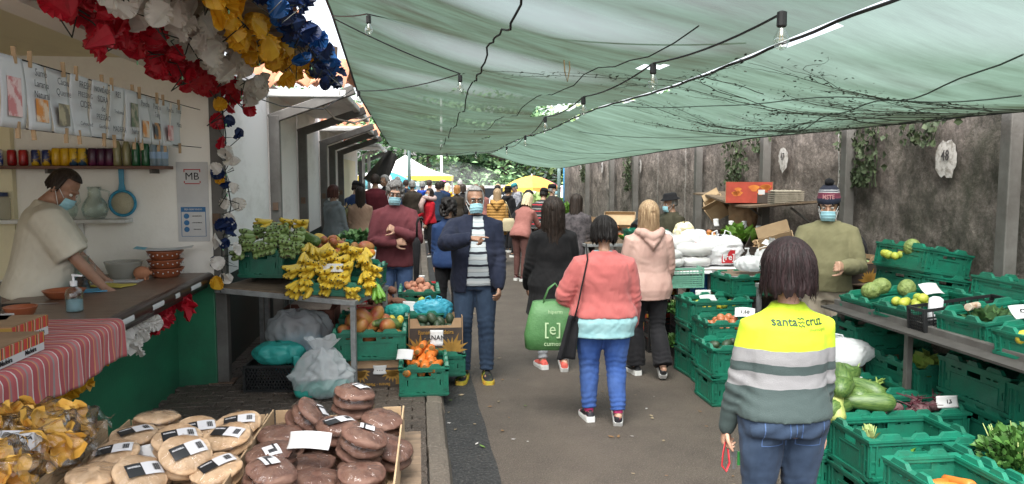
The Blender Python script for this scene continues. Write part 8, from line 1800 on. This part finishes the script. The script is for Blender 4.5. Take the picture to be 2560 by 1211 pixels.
# white pavilion with a yellow edge
t = thing('canopy_tent','white peaked market canopy with a yellow valance','canopy',(-.45,27.5,0)); mb = MB(); c0 = (.0,.8,2.62); sq = [(-1.7,-1.2,1.86),(1.65,-1.2,1.86),(1.65,2.8,1.86),(-1.7,2.8,1.86)]
for i in range(4):
    a, b_ = Vector(sq[i]), Vector(sq[(i+1)%4]); mb.grid(lambda u, v: tuple((a.lerp(b_,u)).lerp(Vector(c0),v)+Vector((0,0,-.12*math.sin(PI*v)))), 8, 8)
mb.build('roof', mat('white_tent_fabric',(.78,.78,.78),.7), t, smooth=True); mb = MB()
for i in range(4):
    a, b_ = Vector(sq[i]), Vector(sq[(i+1)%4]); mb.grid(lambda u, v: tuple(a.lerp(b_,u)+Vector((0,0,-.16*v-.015*math.sin(u*40)*v))), 30, 2)
mb.build('valance', mat('yellow_tent_fabric',(.72,.52,.06),.7), t, smooth=True)
for x, y, z in sq: mb = MB(); mb.tube([(x*.98,y*.98,0),(x*.98,y*.98,1.86)],.03,8); mb.build('leg', m_galv, t)
def parasol(label, x, y, h, R_, cols, drop, n=8, rot=0, val=.14):
    t = thing('parasol', label, 'parasol', (x,y,0), rot); mb = MB(); mb.tube([(0,0,0),(0,0,h)],.022,10); mb.build('pole', m_galv, t, smooth=True)
    for i in range(n):
        a0, a1 = 2*PI*i/n, 2*PI*(i+1)/n
        def f(u, v):
            a = a0+(a1-a0)*u; d = 1-.05*math.sin(PI*u)*v; r = R_*v*d; return (r*math.cos(a),r*math.sin(a),h-drop*(v**1.7)-.02*math.sin(PI*u)*v)
        m = cols[i % len(cols)]; mb = MB(); mb.grid(f, 6, 8); mb.build('panel', m, t, smooth=True); mb = MB(); mb.grid(lambda u, v: tuple(Vector(f(u,1))+Vector((0,0,-val*v*(.75+.25*math.sin(PI*u))))), 6, 2); mb.build('valance', m, t, smooth=True)
    mb = MB(); mb.tube([(0,0,h),(0,0,h+.06)],.02,8); mb.build('finial', m_bagwhite, t)
    return t
pf = lambda n_, c: mat(n_, c, .7)
parasol('yellow and pink beach parasol over the far stall',3.62,24.2,1.86,.98,[pf('yellow_parasol',(.75,.52,.07)),pf('yellow_parasol',(.75,.52,.07)),pf('orange_parasol',(.72,.30,.05)),pf('pink_parasol',(.62,.10,.20)),pf('red_parasol',(.60,.09,.06)),pf('yellow_parasol',(.75,.52,.07))],.36,6,2.5)
parasol('teal and white striped parasol under the white canopy',-.95,24.6,1.98,1.05,[pf('dark_teal_parasol',(.05,.20,.22)),pf('white_parasol',(.75,.76,.76)),pf('teal_parasol',(.04,.32,.42)),pf('pale_teal_parasol',(.35,.55,.56))],.42,8,.2)
# dark tarp hanging off the last beam
t = thing('hanging_tarp','dark grey tarp hanging twisted from the last beam','tarp',(0,0,0)); mb = MB(); mb.grid(lambda u, v: ((-1.42+.50*u)*(1-v)+(-.72+.22*u)*v, 20.0-.3*v+.06*math.sin(u*9+v*5), (1.76-.16*u)*(1-v)+(2.52-.16*u)*v+.02*math.sin(u*17+v*3)-.10*math.sin(PI*v)*u), 16, 24); mb.build('tarp', mat('dark_grey_tarp',(.045,.045,.048),.6,(.07,.068,.066),3,.5,14), t, smooth=True)
leaves('leafy_plants', lf[1][1], (4.2,26.5,.2), (.9,.6,1.3), 420, .14, 'tall pale leafy plants standing beside the far parasol', 'plants', 88); leaves('flower_bunches', mat('pale_flower_petals',(.60,.42,.25),.7,(.20,.28,.10),9), (-1.15,13.1,1.05), (.22,.2,.34), 160, .04, 'cut flowers and foliage between the grey hoodie and navy cap', 'flowers', 89)
# smoke drifting over the square
m = bpy.data.materials.new('barbecue_smoke'); m.use_nodes = True; nt = m.node_tree; L = nt.links.new; nt.nodes.remove(nt.nodes['Principled BSDF'])
vs = N(nt,'ShaderNodeVolumeScatter'); vs.inputs['Color'].default_value = (.95,.95,.95,1); tc = N(nt,'ShaderNodeTexCoord'); nz = N(nt,'ShaderNodeTexNoise',Scale=.9,Detail=3.0); L(tc.outputs['Object'],nz.inputs['Vector']); mr = N(nt,'ShaderNodeMapRange'); mr.inputs[1].default_value=.42; mr.inputs[2].default_value=.75; mr.inputs[4].default_value=.14; L(nz.outputs['Fac'],mr.inputs[0]); L(mr.outputs[0],vs.inputs['Density']); L(vs.outputs[0],nt.nodes['Material Output'].inputs['Volume'])
mb = MB(); mb.sph((0,0,0),(2.6,1.6,1.0),24,14); o = mb.build('smoke', m, smooth=True); o.location = (1.2,33.2,1.5); tag(o,'pale barbecue smoke drifting in front of the low wall','smoke',kind='stuff')
# litter on the ground
q = random.Random(77); cs = [mat('dry_leaf_litter',(.22,.12,.05),.8),mat('pale_leaf_litter',(.28,.22,.14),.8),mat('paper_scrap',(.42,.40,.38),.8),mat('green_leaf_scrap',(.14,.25,.05),.7)]
for i in range(150):
    k = i % 10; m = cs[0] if k < 4 else cs[1] if k < 7 else cs[2] if k < 9 else cs[3]
    y = 3.4+10*q.random()**1.6; x = q.uniform(.5,2.3) if q.random() < .9 else q.uniform(.2,.48)
    if i % 6 == 5: x = q.uniform(-1.9,.02)
    z = (PZ+.012 if x < .04 else .008); s_ = q.uniform(.008,.026)
    mb = MB(); mb.add([(-1,0,0),(-.3,.5,.12),(.4,.42,.1),(1.1,.05,.25),(.4,-.4,.05),(-.3,-.5,.15)],[(0,1,2,3,4,5)],Matrix.Diagonal((s_,s_,s_,1))); o = mb.build('ground_scrap', m); o.location = (x,y,z); o.rotation_euler = (q.gauss(0,.1),q.gauss(0,.1),q.uniform(0,6.28))
    tag(o, {0:'dry brown leaf scrap lying on the ground',1:'pale dry leaf scrap lying on the ground',2:'white paper scrap lying on the ground',3:'green leaf scrap lying on the ground'}[cs.index(m)], 'scrap', 'scraps lying on the ground %d' % cs.index(m) if False else {0:'dry brown leaf scraps',1:'pale leaf scraps',2:'paper scraps',3:'green leaf scraps'}[cs.index(m)])
# ------------------------------------------------------------------ everything joins the scene
for o in list(COL.objects): SC.collection.objects.link(o)
bpy.data.collections.remove(COL)
